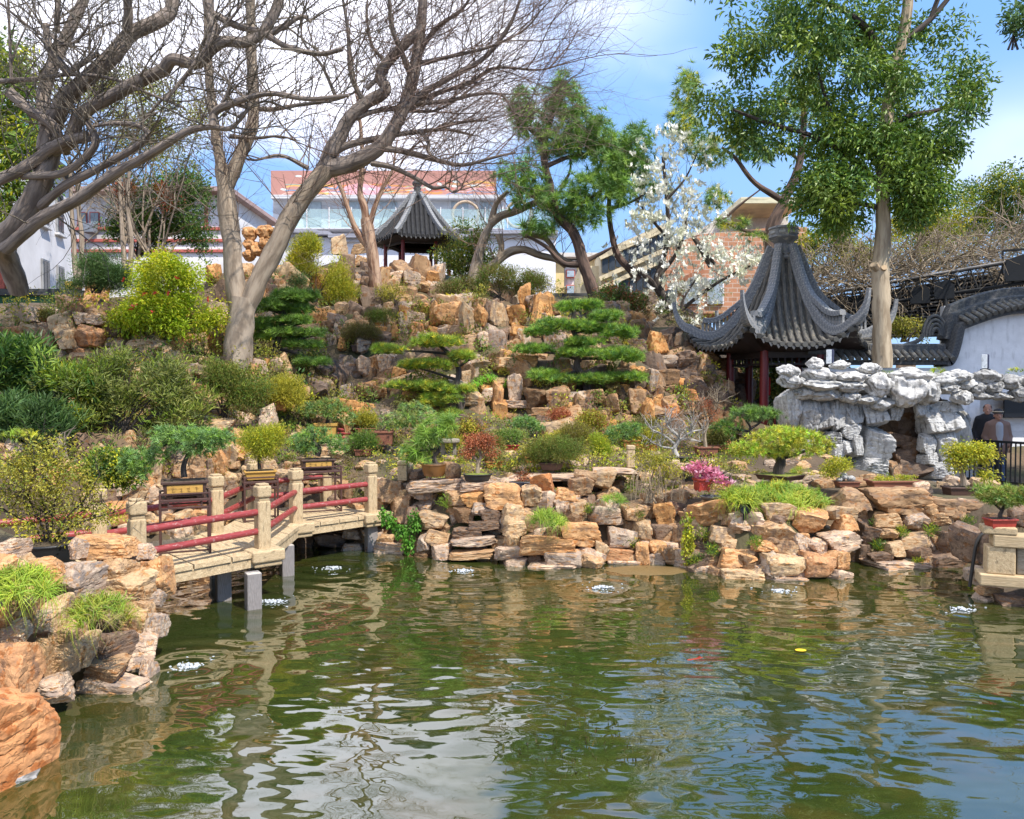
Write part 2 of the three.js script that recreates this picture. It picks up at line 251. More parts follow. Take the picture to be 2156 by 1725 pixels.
// ---------------------------------------------------------------- stones
function stoneGeometry(seed, kind, detail) {
  const R = rngOf(seed * 7919 + 13), g0 = new THREE.IcosahedronGeometry(1, detail); g0.deleteAttribute('normal'); g0.deleteAttribute('uv');
  const g = mergeVertices(g0, 1e-4), P = g.attributes.position, planes = [], rn = () => V(R() * 2 - 1, R() * 2 - 1, R() * 2 - 1).normalize();
  if (kind === 'lime') for (let k = 0; k < 5; k++) planes.push([rn(), 0.72 + 0.2 * R()]);
  else {
    for (const a of [V(1, 0, 0), V(-1, 0, 0), V(0, 1, 0), V(0, -1, 0), V(0, 0, 1), V(0, 0, -1)]) planes.push([a.add(rn().multiplyScalar(kind === 'slab' ? 0.12 : 0.34)).normalize(), 0.50 + 0.16 * R()]);
    for (let k = 0; k < 7; k++) planes.push([rn(), 0.64 + 0.2 * R()]);
  }
  const s = seed * 3.7;
  for (let i = 0; i < P.count; i++) {
    const v = V().fromBufferAttribute(P, i).normalize(); let r = 1.05;
    for (const [n, d] of planes) { const q = v.dot(n); if (q > 0.05) r = Math.min(r, d / q); }
    if (kind === 'lime') { const pit = fbm(v.x * 2.1 + s, v.y * 1.5, v.z * 2.1, 3); r *= 1 + 0.22 * pit - 0.12 * smooth(0.06, 0.28, Math.abs(fbm(v.x * 1.6 + s, v.y * 0.9 + 4, v.z * 1.6, 2))) + 0.035 * fbm(v.x * 5, v.y * 4 + s, v.z * 5, 3); }
    else { r *= 1 + 0.15 * fbm(v.x * 1.7 + s, v.y * 1.7, v.z * 1.7, 3) + 0.07 * fbm(v.x * 5 + s, v.y * 7, v.z * 5, 4, 0.6); const b = v.y * r * 5 + s + 0.5 * PN.noise(v.x * 2, s, v.z * 2); r *= 1 - 0.045 * smooth(0.30, 0.5, Math.abs(b - Math.round(b))); }
    v.multiplyScalar(r); P.setXYZ(i, v.x, v.y, v.z);
  }
  g.computeBoundingBox(); const b = g.boundingBox, c = b.getCenter(V()), e = b.getSize(V()); g.translate(-c.x, -c.y, -c.z); g.scale(1 / e.x, 1 / e.y, 1 / e.z);
  const q = toCreasedNormals(g, kind === 'lime' ? 0.9 : 0.5), pos = q.attributes.position, nor = q.attributes.normal, uv = new Float32Array(pos.count * 2), ou = R() * 3, ov = R() * 3;
  for (let i = 0; i < pos.count; i += 3) {
    let ax = 0, ay = 0, az = 0; for (let k = 0; k < 3; k++) { ax += Math.abs(nor.getX(i + k)); ay += Math.abs(nor.getY(i + k)); az += Math.abs(nor.getZ(i + k)); }
    for (let k = 0; k < 3; k++) { const x = pos.getX(i + k), y = pos.getY(i + k), z = pos.getZ(i + k); let a = x, w = y; if (ax > ay && ax > az) a = z; else if (ay > az) w = z; uv[(i + k) * 2] = a * 0.75 + ou; uv[(i + k) * 2 + 1] = w * 0.75 + ov; }
  }
  q.setAttribute('uv', new THREE.BufferAttribute(uv, 2)); return q;
}
const BLOCK = [], BLOCKN = [], SLAB = [], LIME = [];
for (let k = 0; k < 16; k++) BLOCK.push(stoneGeometry(k + 1, 'block', 7));
for (let k = 0; k < 8; k++) BLOCKN.push(stoneGeometry(k + 101, 'block', 15));
for (let k = 0; k < 6; k++) SLAB.push(stoneGeometry(k + 41, 'slab', 9));
for (let k = 0; k < 10; k++) LIME.push(stoneGeometry(k + 71, 'lime', 9));
const RS = rngOf(4711);
const pick = (a, R = RS) => a[Math.floor(R() * a.length)];
function stone(parent, c, w, h, t, code = 'o', opt = {}) {
  const fam = ROCK[code[0]], mat = code[1] !== undefined ? fam[+code[1]] : pick(fam);
  const geo = opt.geo ?? (opt.list ? pick(opt.list) : code[0] === 'w' ? pick(LIME) : w > h * 2.3 ? pick(SLAB) : opt.near ? pick(BLOCKN) : pick(BLOCK));
  const m = addMesh(opt.name ?? 'stone', geo, mat, parent); m.position.copy(c).sub(parent && parent !== scene ? worldPos(parent) : V()); m.scale.set(w, h, t);
  m.rotation.set((RS() - 0.5) * 0.2, (RS() < 0.5 ? Math.PI : 0) + (RS() - 0.5) * (opt.turn ?? 0.5), (RS() - 0.5) * (opt.tilt ?? 0.2)); return m;
}
// the spots of stones were read off enlarged views of the photograph; each view has its own scale
const VIEW = { z1: [0, 720, 0.2783], z2: [240, 816, 0.2783], z3: [624, 768, 0.2672], z4: [1056, 768, 0.2783], z5: [1536, 768, 0.3339], z6: [0, 1056, 0.3878], r4: [0, 480, 0.3117], r5: [480, 480, 0.3117], r6: [960, 480, 0.3117], r7: [1440, 432, 0.3322] };
const spot = (v, x0, y0, x1, y1) => { const [ox, oy, s] = VIEW[v]; return [ox + x0 * s, oy + y0 * s, ox + x1 * s, oy + y1 * s]; };
const SHORE = [[560, 12.8], [860, 12.2], [900, 11.8], [1060, 11.35], [1250, 11.2], [1290, 11.5], [1450, 11.35], [1500, 10.8], [1590, 10.5], [1790, 10.6], [1808, 11.7], [1840, 11.2], [2020, 11.3], [2060, 9.5], [2170, 9.1]];
function shoreDepth(x) { for (let k = 1; k < SHORE.length; k++) if (x < SHORE[k][0]) { const [a, p] = SHORE[k - 1], [b, q] = SHORE[k]; return lerp(p, q, clamp((x - a) / (b - a))); } return 9.1; }
function layStones(parent, v, rows, depthOf, opt = {}) {
  for (const [x0, y0, x1, y1, code] of rows) {
    const [a, b, c, e] = spot(v, x0, y0, x1, y1), cx = (a + c) / 2, cy = (b + e) / 2, d = depthOf(cx, cy, e), w = sz(c - a, d) * 1.12, h = sz(e - b, d) * 1.14;
    const t = clamp((w + h) / 2, 0.18, 1.3) * (0.9 + 0.5 * RS());
    stone(parent, at(cx, cy, d + t * 0.22), w, h, t, code, opt);
  }
}
const shoreFace = (cx, cy, e) => { const d = shoreDepth(cx), w = 820 + EYE * FPX / d; return d + 0.85 * clamp((w - e) / 170, 0, 1.7); };
const bank = thing('rockery', 'long bank of tan and orange stacked stones along the far edge of the pond', 'rockery', V(0, 0, -12), 'rockeries round the pond');
layStones(bank, 'z3', [[640, 900, 870, 1080, 'p2'], [740, 1020, 900, 1250, 'p2'], [880, 895, 1090, 1050, 'g1'], [905, 820, 1010, 900, 'd2'], [1165, 765, 1300, 920, 'p2'], [815, 765, 935, 905, 'g1'], [900, 900, 1300, 1000, 'g1'], [1290, 920, 1560, 985, 'g1'], [1490, 940, 1790, 1120, 'o1'], [1180, 990, 1350, 1110, 'o0'], [1300, 1000, 1500, 1100, 'r2'], [1600, 1090, 1820, 1260, 'p1'], [1615, 1230, 1810, 1340, 'p1'], [1640, 1330, 1760, 1435, 'p1'], [1570, 1430, 1800, 1530, 'g1'], [1615, 1520, 1810, 1620, 'g1']], shoreFace);
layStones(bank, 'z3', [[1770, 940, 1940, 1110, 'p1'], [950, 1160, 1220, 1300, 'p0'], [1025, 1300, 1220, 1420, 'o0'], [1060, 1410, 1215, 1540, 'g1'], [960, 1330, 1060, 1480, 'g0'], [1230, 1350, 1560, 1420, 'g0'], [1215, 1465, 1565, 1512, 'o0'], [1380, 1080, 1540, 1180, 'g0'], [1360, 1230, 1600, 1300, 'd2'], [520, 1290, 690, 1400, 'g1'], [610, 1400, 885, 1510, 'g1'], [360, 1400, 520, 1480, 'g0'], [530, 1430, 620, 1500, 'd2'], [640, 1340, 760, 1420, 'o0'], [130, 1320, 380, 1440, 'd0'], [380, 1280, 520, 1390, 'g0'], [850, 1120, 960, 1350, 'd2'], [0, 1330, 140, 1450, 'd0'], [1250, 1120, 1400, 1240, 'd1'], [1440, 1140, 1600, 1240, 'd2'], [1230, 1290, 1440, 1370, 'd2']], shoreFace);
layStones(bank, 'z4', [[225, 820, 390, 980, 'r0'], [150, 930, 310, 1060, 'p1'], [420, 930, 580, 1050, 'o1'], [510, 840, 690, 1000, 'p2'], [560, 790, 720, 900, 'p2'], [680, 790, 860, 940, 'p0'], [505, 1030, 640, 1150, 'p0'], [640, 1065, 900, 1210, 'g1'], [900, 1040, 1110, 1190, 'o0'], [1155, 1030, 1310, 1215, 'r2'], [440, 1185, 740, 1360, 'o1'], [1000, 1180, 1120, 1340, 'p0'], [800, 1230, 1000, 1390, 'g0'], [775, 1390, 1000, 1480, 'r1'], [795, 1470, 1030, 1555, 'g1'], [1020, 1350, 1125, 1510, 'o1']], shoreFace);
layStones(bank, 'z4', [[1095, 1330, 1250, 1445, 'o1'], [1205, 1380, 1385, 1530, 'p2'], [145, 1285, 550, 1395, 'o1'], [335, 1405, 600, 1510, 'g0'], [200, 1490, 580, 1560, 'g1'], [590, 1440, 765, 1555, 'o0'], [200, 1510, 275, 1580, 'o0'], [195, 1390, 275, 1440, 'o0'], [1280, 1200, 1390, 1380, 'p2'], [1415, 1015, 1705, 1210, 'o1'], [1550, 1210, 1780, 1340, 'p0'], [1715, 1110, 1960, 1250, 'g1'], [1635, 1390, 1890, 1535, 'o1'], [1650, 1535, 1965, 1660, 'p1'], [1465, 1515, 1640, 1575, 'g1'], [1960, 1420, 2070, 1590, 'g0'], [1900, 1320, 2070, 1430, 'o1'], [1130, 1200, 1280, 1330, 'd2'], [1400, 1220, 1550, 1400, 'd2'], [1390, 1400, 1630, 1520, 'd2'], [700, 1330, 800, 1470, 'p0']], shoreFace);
layStones(bank, 'z5', [[180, 870, 395, 980, 'p1'], [0, 925, 210, 1045, 'g1'], [380, 905, 600, 1050, 'o1'], [180, 985, 385, 1135, 'o0'], [575, 890, 790, 990, 'p0'], [660, 940, 795, 1060, 'o1'], [560, 1050, 770, 1165, 'g1'], [400, 1060, 500, 1130, 'o1'], [140, 1120, 290, 1190, 'o1'], [200, 1180, 440, 1320, 'p1'], [435, 1170, 620, 1330, 'r1'], [600, 1170, 745, 1300, 'o1'], [590, 1290, 770, 1380, 'g1'], [220, 1330, 480, 1392, 'g1'], [490, 1100, 600, 1180, 'g1'], [290, 1120, 420, 1190, 'p0']], shoreFace);
const recess = thing('rockery', 'shaded rock face with an overhanging brown ledge left of the stone balustrade', 'rockery', V(5.6, 0, -11.5), 'rockeries round the pond');
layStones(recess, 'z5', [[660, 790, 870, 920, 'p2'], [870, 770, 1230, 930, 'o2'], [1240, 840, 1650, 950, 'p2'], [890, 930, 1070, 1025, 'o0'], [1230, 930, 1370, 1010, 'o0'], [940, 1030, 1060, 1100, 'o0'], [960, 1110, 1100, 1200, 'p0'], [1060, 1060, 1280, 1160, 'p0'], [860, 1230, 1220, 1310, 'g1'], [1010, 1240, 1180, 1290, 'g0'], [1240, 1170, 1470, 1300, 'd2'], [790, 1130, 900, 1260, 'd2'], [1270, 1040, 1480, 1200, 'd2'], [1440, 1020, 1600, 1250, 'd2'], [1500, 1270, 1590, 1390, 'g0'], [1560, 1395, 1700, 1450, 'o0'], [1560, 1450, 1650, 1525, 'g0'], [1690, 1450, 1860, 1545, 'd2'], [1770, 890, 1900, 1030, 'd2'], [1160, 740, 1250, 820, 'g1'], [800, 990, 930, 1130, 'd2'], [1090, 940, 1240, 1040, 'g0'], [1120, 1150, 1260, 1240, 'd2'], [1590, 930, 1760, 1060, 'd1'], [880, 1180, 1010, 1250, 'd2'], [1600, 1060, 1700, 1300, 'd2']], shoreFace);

// left foreground bank
const leftFace = (cx, cy) => lerp(5.7, 6.95, clamp(cx / 330)) + 0.95 * clamp((1440 - cy) / 320);
const leftBank = thing('rockery', 'near bank of big tan and grey boulders at the left edge, hollow at its foot', 'rockery', V(-3.6, 0, -6.8), 'rockeries round the pond');
layStones(leftBank, 'z6', [[440, 180, 720, 310, 'o1'], [690, 230, 830, 330, 'g1'], [395, 200, 450, 310, 'g1'], [300, 330, 530, 540, 'g0'], [530, 310, 720, 450, 'o0'], [580, 360, 830, 560, 'p1'], [780, 320, 920, 470, 'r1'], [820, 290, 940, 500, 'o1'], [740, 540, 840, 660, 'o0'], [820, 480, 890, 570, 'g0'], [0, 200, 135, 300, 'g1'], [100, 320, 340, 460, 'o1'], [230, 530, 360, 740, 'p1'], [-30, 560, 60, 690, 'o1'], [0, 660, 160, 780, 'g1'], [190, 590, 290, 730, 'g1'], [-60, 770, 190, 1110, 'r1']], leftFace, { near: 1, turn: 0.4 });
layStones(leftBank, 'z6', [[180, 760, 270, 990, 'o0'], [260, 780, 420, 950, 'o0'], [165, 930, 400, 1080, 'g1'], [450, 850, 690, 970, 'o2'], [670, 700, 850, 880, 'g1'], [470, 955, 790, 1072, 'g1'], [770, 860, 842, 1050, 'g1'], [800, 600, 895, 760, 'g0'], [400, 720, 520, 880, 'p0'], [640, 560, 800, 720, 'o0'], [300, 640, 440, 800, 'o0'], [500, 700, 700, 860, 'd2'], [520, 500, 640, 640, 'p0'], [-80, 300, 60, 480, 'o1'], [-120, 420, 20, 600, 'g1'], [60, 450, 220, 620, 'o0'], [720, 400, 860, 560, 'p0']], leftFace, { near: 1, turn: 0.4 });
layStones(leftBank, 'z6', [[330, 800, 560, 1000, 'd0'], [250, 950, 480, 1090, 'd0']], (x, y) => 7.4, { near: 1 });
layStones(leftBank, 'z6', [[-200, 1000, 20, 1180, 'r1'], [-300, 700, -60, 1000, 'o0'], [-240, 400, -80, 700, 'p0'], [-220, 180, -60, 420, 'g1']], (x, y) => 5.9, { near: 1 });
{ // the foremost boulder
  const c = at(0, 1556, 5.15), m = stone(scene, c, sz(168, 5.15), sz(215, 5.15), 0.75, 'r0', { near: 1, name: 'boulder', geo: stoneGeometry(207, 'block', 20), turn: 0.2 }); m.name = numbered('boulder');
  tag(m, 'rust red boulder standing in the water at the lower left corner', 'boulder');
  const f = stone(m, V(), 1, 1, 1, 'w1', { near: 1, name: 'pale_foot', geo: BLOCKN[3] }); f.position.set(0.0, -0.40, -0.02); f.scale.set(0.97, 0.34, 1.02); f.rotation.set(0, 0.2, 0.08);
}
// hillside
const hill = thing('rockery', 'tall central hillside of orange and brown rocks below the small pavilion', 'rockery', V(0, 2, -18), 'rockeries round the pond');
const terrace = thing('rockery', 'pink and orange rock terrace behind the left shrubs', 'rockery', V(-7, 2, -15), 'rockeries round the pond');
const onLand = (cx, cy, e) => { const p = hit(cx, e - 4, 11.5); return -p.z - 0.16; };
layStones(terrace, 'r4', [[50, 525, 250, 640, 'g1'], [0, 590, 130, 680, 'p1'], [0, 660, 170, 800, 'r1'], [150, 650, 270, 760, 'p0'], [260, 670, 390, 800, 'p2'], [330, 570, 510, 700, 'p1'], [400, 680, 530, 820, 'p1'], [525, 660, 690, 830, 'r1'], [505, 570, 600, 650, 'g0'], [600, 590, 720, 660, 'g0'], [860, 620, 990, 710, 'g0'], [1170, 700, 1290, 840, 'o1'], [1290, 710, 1400, 840, 'p1'], [1400, 680, 1490, 810, 'r1'], [740, 760, 850, 850, 'p1'], [900, 750, 1160, 830, 'p0'], [850, 830, 1050, 900, 'p0']], onLand);
layStones(terrace, 'r4', [[1080, 840, 1240, 900, 'g1'], [1220, 860, 1390, 930, 'p1'], [1420, 870, 1530, 930, 'p1'], [1460, 370, 1560, 580, 'd2'], [1410, 240, 1475, 380, 'r2'], [1690, 890, 1800, 990, 'g1'], [1640, 1110, 1800, 1200, 'g1'], [1740, 1200, 1860, 1370, 'g1'], [1400, 1290, 1580, 1380, 'p1'], [870, 920, 960, 990, 'p1'], [1100, 920, 1200, 1000, 'p1'], [1200, 950, 1290, 1020, 'p1'], [0, 800, 130, 880, 'p0'], [150, 780, 330, 860, 'p1'], [330, 820, 480, 900, 'p0'], [500, 840, 700, 930, 'p2'], [700, 870, 850, 950, 'p0'], [720, 640, 860, 760, 'd2'], [960, 660, 1170, 750, 'd2'], [1300, 930, 1420, 1010, 'p0']], onLand);
layStones(hill, 'r5', [[690, 50, 800, 190, 'p0'], [720, 180, 850, 380, 'd2'], [830, 110, 940, 180, 'o0'], [860, 190, 960, 270, 'o0'], [890, 320, 990, 440, 'd2'], [1040, 260, 1100, 320, 'o1'], [1050, 320, 1110, 390, 'r2'], [1090, 290, 1180, 390, 'g1'], [1170, 300, 1300, 420, 'g0'], [1290, 210, 1340, 300, 'o0'], [1340, 290, 1420, 400, 'r2'], [1280, 360, 1370, 430, 'o0'], [720, 500, 800, 590, 'o0'], [1050, 500, 1130, 590, 'o0'], [1150, 530, 1230, 640, 'r2'], [1200, 570, 1330, 650, 'g1'], [1280, 490, 1360, 580, 'o1'], [1190, 450, 1240, 530, 'o0']], onLand);
layStones(hill, 'r5', [[1360, 510, 1450, 690, 'r2'], [1420, 495, 1560, 675, 'o1'], [1560, 520, 1670, 730, 'p0'], [1655, 530, 1745, 700, 'r2'], [1740, 490, 1790, 660, 'd2'], [1780, 500, 1880, 670, 'p0'], [1880, 530, 2010, 660, 'r2'], [1970, 380, 2050, 560, 'r2'], [2050, 470, 2160, 620, 'p2'], [1900, 660, 2030, 740, 'r2'], [1240, 640, 1330, 730, 'r1'], [1350, 670, 1440, 730, 'r2'], [1440, 660, 1560, 740, 'g1'], [1680, 700, 1760, 800, 'g1'], [1100, 650, 1150, 770, 'r2'], [1000, 600, 1060, 680, 'g0'], [740, 740, 800, 830, 'r2']], onLand);
layStones(hill, 'r5', [[860, 865, 960, 1010, 'g1'], [950, 860, 1030, 980, 'o1'], [1025, 855, 1100, 970, 'g1'], [1110, 940, 1210, 1030, 'r2'], [860, 1040, 1000, 1150, 'o1'], [990, 1070, 1080, 1160, 'o1'], [780, 870, 850, 960, 'p1'], [490, 990, 560, 1060, 'p0'], [360, 900, 470, 1020, 'p0'], [500, 1060, 560, 1160, 'o0'], [680, 970, 750, 1060, 'd2'], [740, 1050, 850, 1170, 'g0'], [1580, 1100, 1720, 1220, 'p1'], [1700, 1080, 1790, 1170, 'g1'], [1780, 1040, 1860, 1220, 'o1'], [1890, 990, 1990, 1190, 'g1'], [1865, 1170, 2020, 1220, 'g1'], [1780, 870, 1940, 980, 'o0'], [1840, 820, 1950, 920, 'o1']], onLand);
layStones(hill, 'r5', [[1950, 860, 2100, 950, 'r2'], [1640, 900, 1780, 960, 'p1'], [1560, 960, 1640, 1060, 'p0'], [540, 1020, 690, 1170, 'd0'], [600, 920, 700, 1010, 'd0'], [280, 880, 370, 980, 'g1'], [200, 740, 330, 850, 'p0'], [620, 620, 720, 720, 'd1'], [850, 740, 960, 850, 'g0'], [1000, 700, 1100, 800, 'd2']], onLand);
layStones(hill, 'r6', [[470, 1080, 640, 1230, 'd1'], [620, 1070, 780, 1220, 'p2'], [790, 1120, 870, 1250, 'p2'], [880, 1090, 1010, 1180, 'o2'], [1010, 1130, 1100, 1250, 'o2'], [1170, 1090, 1290, 1260, 'o2'], [1260, 1150, 1330, 1350, 'r2'], [1290, 950, 1360, 1110, 'g0'], [510, 1210, 740, 1300, 'o2'], [1280, 700, 1420, 865, 'r2'], [1330, 860, 1500, 950, 'g0'], [1640, 830, 1760, 900, 'o2'], [1400, 1060, 1510, 1130, 'o2'], [1380, 1130, 1500, 1190, 'o2'], [1370, 1190, 1500, 1280, 'r0'], [1520, 1090, 1640, 1170, 'r0'], [1480, 700, 1540, 800, 'p0'], [1540, 1020, 1700, 1120, 'd2'], [1740, 880, 1870, 960, 'o2'], [1360, 950, 1520, 1060, 'd1'], [1500, 830, 1640, 950, 'd2'], [1510, 1170, 1620, 1260, 'p2'], [1700, 1150, 1800, 1220, 'o0']], onLand);
{ // the smaller stones between them
  const R = rngOf(99), crest = thing('rockery', 'upper crest of brown rocks around the foot of the small hilltop pavilion', 'rockery', V(0, 4, -21), 'rockeries round the pond'), east = thing('rockery', 'dark brown rock wall left of the large pavilion under the white blossom', 'rockery', V(3.5, 2, -19), 'rockeries round the pond'), west = thing('rockery', 'lower rocks among the shrubs left of the bridge stands', 'rockery', V(-6, 1, -12.5), 'rockeries round the pond');
  const lists = { crest: [], east: [], west: [], hill: [], terrace: [] };
  for (let y = 535; y < 1000; y += 17) for (let x = -40; x < 1580; x += 27) {
    const X = x + (R() - 0.5) * 26, Y = y + (R() - 0.5) * 17;
    if (X < 500 && Y < 650) continue; if (X > 1150 && Y < 640) continue; if (X > 1380 && Y < 705) continue; if (X > 1520 && Y < 760) continue; if (X > 640 && Y > 915) continue; if (Y < 575 && (X < 510 || X > 800)) continue;
    lists[X < 560 ? (Y > 840 ? 'west' : 'terrace') : X > 1260 && Y > 690 ? 'east' : Y < 705 ? 'crest' : 'hill'].push([X, Y]);
  }
  const fill = (parent, list, most, codes, big = 1) => { const keep = Math.min(1, most / list.length); for (const [x, y] of list) { if (R() > keep) continue; const p = hit(x, y, 11.5); if (-p.z > 30) continue; const k = -p.z / 18, s = (0.26 + 0.62 * R() * R() * R() + 0.14 * R()) * k * big, tall = 0.7 + 1.1 * R(); stone(parent, V(p.x, p.y - s * 0.18, p.z), s * (0.85 + 0.6 * R()), s * tall, s * 1.1, pick(codes, R), { tilt: 0.4, turn: 1.6 }); } };
  const mixed = ['o0', 'o2', 'r2', 'g0', 'p2', 'd2', 'd1', 'd2', 'g0', 'o2', 'p2', 'd0', 'g2', 'p0'];
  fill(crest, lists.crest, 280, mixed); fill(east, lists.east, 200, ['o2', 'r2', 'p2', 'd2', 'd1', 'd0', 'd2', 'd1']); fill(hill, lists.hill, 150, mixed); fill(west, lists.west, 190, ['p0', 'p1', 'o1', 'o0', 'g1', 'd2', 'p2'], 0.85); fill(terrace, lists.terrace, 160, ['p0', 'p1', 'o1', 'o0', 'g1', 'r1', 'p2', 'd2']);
  fill(crest, [[540, 540], [556, 528], [572, 545], [535, 565], [560, 565], [585, 570], [530, 590], [556, 595], [584, 598], [605, 590], [515, 610], [545, 620], [575, 625], [690, 530], [715, 535], [740, 545]], 99, ['o1', 'o0', 'p0', 'd2', 'r2'], 1.25);
  const fillBank = (parent, n, x0, x1) => { for (let k = 0; k < n; k++) { const x = lerp(x0, x1, R()), d = shoreDepth(x), w = 820 + EYE * FPX / d, y = lerp(1015, w - 2, R()), p = hit(x, y, 8.5); if (p.y < -0.02) continue; const s = 0.16 + 0.2 * R(); stone(parent, V(p.x, p.y, p.z), s * 1.3, s, s * 1.1, pick(['o0', 'p0', 'd2', 'd1', 'g0', 'o2', 'g1', 'p2'], R), { tilt: 0.5, turn: 2 }); } };
  fillBank(bank, 205, 640, 1800); fillBank(recess, 70, 1800, 2080);
  const shelf = thing('rockery', 'small flat stones scattered between the pots along the top of the far bank', 'rockery', V(1, 1, -14), 'rockeries round the pond');
  for (let k = 0; k < 150; k++) { const x = lerp(640, 1740, R()), y = lerp(925, 1030, R()), p = hit(x, y, 9); const s = 0.12 + 0.16 * R(); stone(shelf, V(p.x, p.y, p.z), s * 1.4, s * 0.8, s * 1.2, pick(['g1', 'p1', 'o0', 'g0'], R), { tilt: 0.5, turn: 2 }); }
  for (let k = 0; k < 40; k++) { const x = lerp(-30, 345, R()), y = lerp(1140, 1330, R()), p = hit(x, y, 4.6); if (p.y < 0) continue; const s = 0.1 + 0.16 * R(); stone(leftBank, V(p.x, p.y, p.z), s * 1.3, s, s * 1.1, pick(['o0', 'o1', 'p0', 'g1', 'p1', 'd2'], R), { tilt: 0.6, turn: 2 }); }
  // behind the bridge and round the left arm of the pond
  for (let k = 0; k < 60; k++) { const x = lerp(180, 640, R()), y = lerp(1010, 1130, R()), p = hit(x, y, 9.2); if (p.y < -0.05) continue; const s = 0.22 + 0.3 * R(); stone(terrace, V(p.x, p.y, p.z), s * 1.3, s, s * 1.1, pick(['o1', 'p1', 'p0', 'g1', 'g0', 'd2'], R), { tilt: 0.5, turn: 2 }); }
}
{ // standing stones that can be told from the walls below them
  const one = (a, b, c, e, code, label, seed, kind = 'block') => { const p = hit((a + c) / 2, e, 11.5), d = -p.z, m = stone(scene, at((a + c) / 2, (b + e) / 2, d), sz(c - a, d), sz(e - b, d) * 1.06, sz(c - a, d) * 0.7, code, { name: 'standing_stone', geo: stoneGeometry(seed, kind, 14), turn: 0.3, tilt: 0.06 }); tag(m, label, 'stone'); };
  one(172, 582, 229, 656, 'o1', 'big rounded ochre stone standing alone left of the yellow-green bush', 301);
  one(118, 620, 166, 660, 'd2', 'low dark mossy stone on the wall left of the big ochre stone', 302);
  one(1890, 742, 1930, 782, 'g1', 'pale grey pointed stone leaning at the foot of the tall smooth trunk', 303);
  const o = thing('ornamental_rock', 'knobbly pale orange rock cluster rising between the forked trunk and leaning stem', 'rock', at(553, 560, 20.8));
  for (const [a, b, c, e] of [[1640, 0, 1740, 90], [1730, -10, 1850, 80], [1650, 80, 1720, 150], [1690, 100, 1780, 190], [1760, 60, 1830, 140], [1640, 140, 1720, 220], [1780, 150, 1860, 230]]) { const q = spot('r4', a, b, c, e); stone(o, at((q[0] + q[2]) / 2, (q[1] + q[3]) / 2, 20.6), sz(q[2] - q[0], 20.6) * 1.15, sz(q[3] - q[1], 20.6) * 1.2, 0.42, 'o1', { geo: LIME[Math.floor(RS() * 10)] }); }
}
// white limestone grotto
const grotto = thing('rock_grotto', 'white limestone grotto with a dark cave mouth in front of the tall smooth trunk', 'grotto', V(7, 0.8, -15.6));
const GD = 15.4;
layStones(grotto, 'z5', [[305, 0, 440, 75, 'w0'], [310, 60, 470, 150, 'w0'], [470, 20, 670, 110, 'w2'], [440, 95, 690, 165, 'w0'], [680, 45, 860, 115, 'w2'], [660, 105, 850, 175, 'w0'], [860, 55, 1030, 200, 'w2'], [800, -10, 960, 60, 'w2'], [480, -45, 585, 30, 'w2'], [640, -25, 750, 30, 'w2'], [990, 60, 1220, 260, 'w2'], [1180, 100, 1310, 250, 'w0'], [1020, 20, 1250, 110, 'w2'], [1290, 60, 1450, 135, 'w0'], [1350, 30, 1520, 110, 'w0'], [1320, 125, 1440, 180, 'w0'], [1400, 165, 1530, 250, 'w0']], () => GD - 0.15, { turn: 0.3 });
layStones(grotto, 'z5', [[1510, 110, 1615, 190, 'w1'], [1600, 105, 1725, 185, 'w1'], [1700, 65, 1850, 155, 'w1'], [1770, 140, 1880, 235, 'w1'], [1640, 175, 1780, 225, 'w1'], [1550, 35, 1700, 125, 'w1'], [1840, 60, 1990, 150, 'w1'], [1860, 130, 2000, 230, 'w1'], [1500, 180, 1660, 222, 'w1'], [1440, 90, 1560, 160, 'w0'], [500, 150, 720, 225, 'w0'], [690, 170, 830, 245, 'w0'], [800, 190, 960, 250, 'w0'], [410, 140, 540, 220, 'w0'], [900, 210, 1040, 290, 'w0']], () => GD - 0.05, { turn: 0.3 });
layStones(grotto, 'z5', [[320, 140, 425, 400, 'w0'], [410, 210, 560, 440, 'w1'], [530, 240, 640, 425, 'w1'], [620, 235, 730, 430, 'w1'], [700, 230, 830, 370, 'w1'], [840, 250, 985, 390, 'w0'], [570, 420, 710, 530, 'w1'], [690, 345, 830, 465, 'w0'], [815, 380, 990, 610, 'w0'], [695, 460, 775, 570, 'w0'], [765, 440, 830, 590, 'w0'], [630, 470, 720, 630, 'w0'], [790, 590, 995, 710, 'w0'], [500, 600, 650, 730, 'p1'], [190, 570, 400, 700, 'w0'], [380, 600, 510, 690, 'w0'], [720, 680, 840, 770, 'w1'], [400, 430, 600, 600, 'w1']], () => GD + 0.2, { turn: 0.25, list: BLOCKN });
layStones(grotto, 'z5', [[1195, 260, 1420, 460, 'w0'], [1195, 430, 1300, 570, 'w0'], [1270, 410, 1410, 610, 'w0'], [1195, 550, 1300, 650, 'w0'], [1225, 610, 1405, 740, 'w0'], [1240, 715, 1430, 815, 'w0'], [1300, 230, 1450, 300, 'w0'], [1160, 230, 1260, 330, 'w0'], [990, 250, 1070, 350, 'w1']], () => GD + 0.15, { turn: 0.25, list: BLOCKN });
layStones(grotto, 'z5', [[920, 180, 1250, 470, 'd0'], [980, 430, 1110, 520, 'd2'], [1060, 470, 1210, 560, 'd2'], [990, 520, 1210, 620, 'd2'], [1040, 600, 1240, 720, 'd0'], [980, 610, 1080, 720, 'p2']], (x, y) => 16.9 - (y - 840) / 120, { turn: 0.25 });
layStones(grotto, 'z5', [[350, 160, 900, 420, 'w1'], [420, 400, 900, 700, 'w1'], [1215, 240, 1400, 790, 'w1'], [420, 40, 1000, 200, 'w1'], [1000, 60, 1500, 190, 'w1']], () => GD + 0.75, { turn: 0.1, list: BLOCKN });
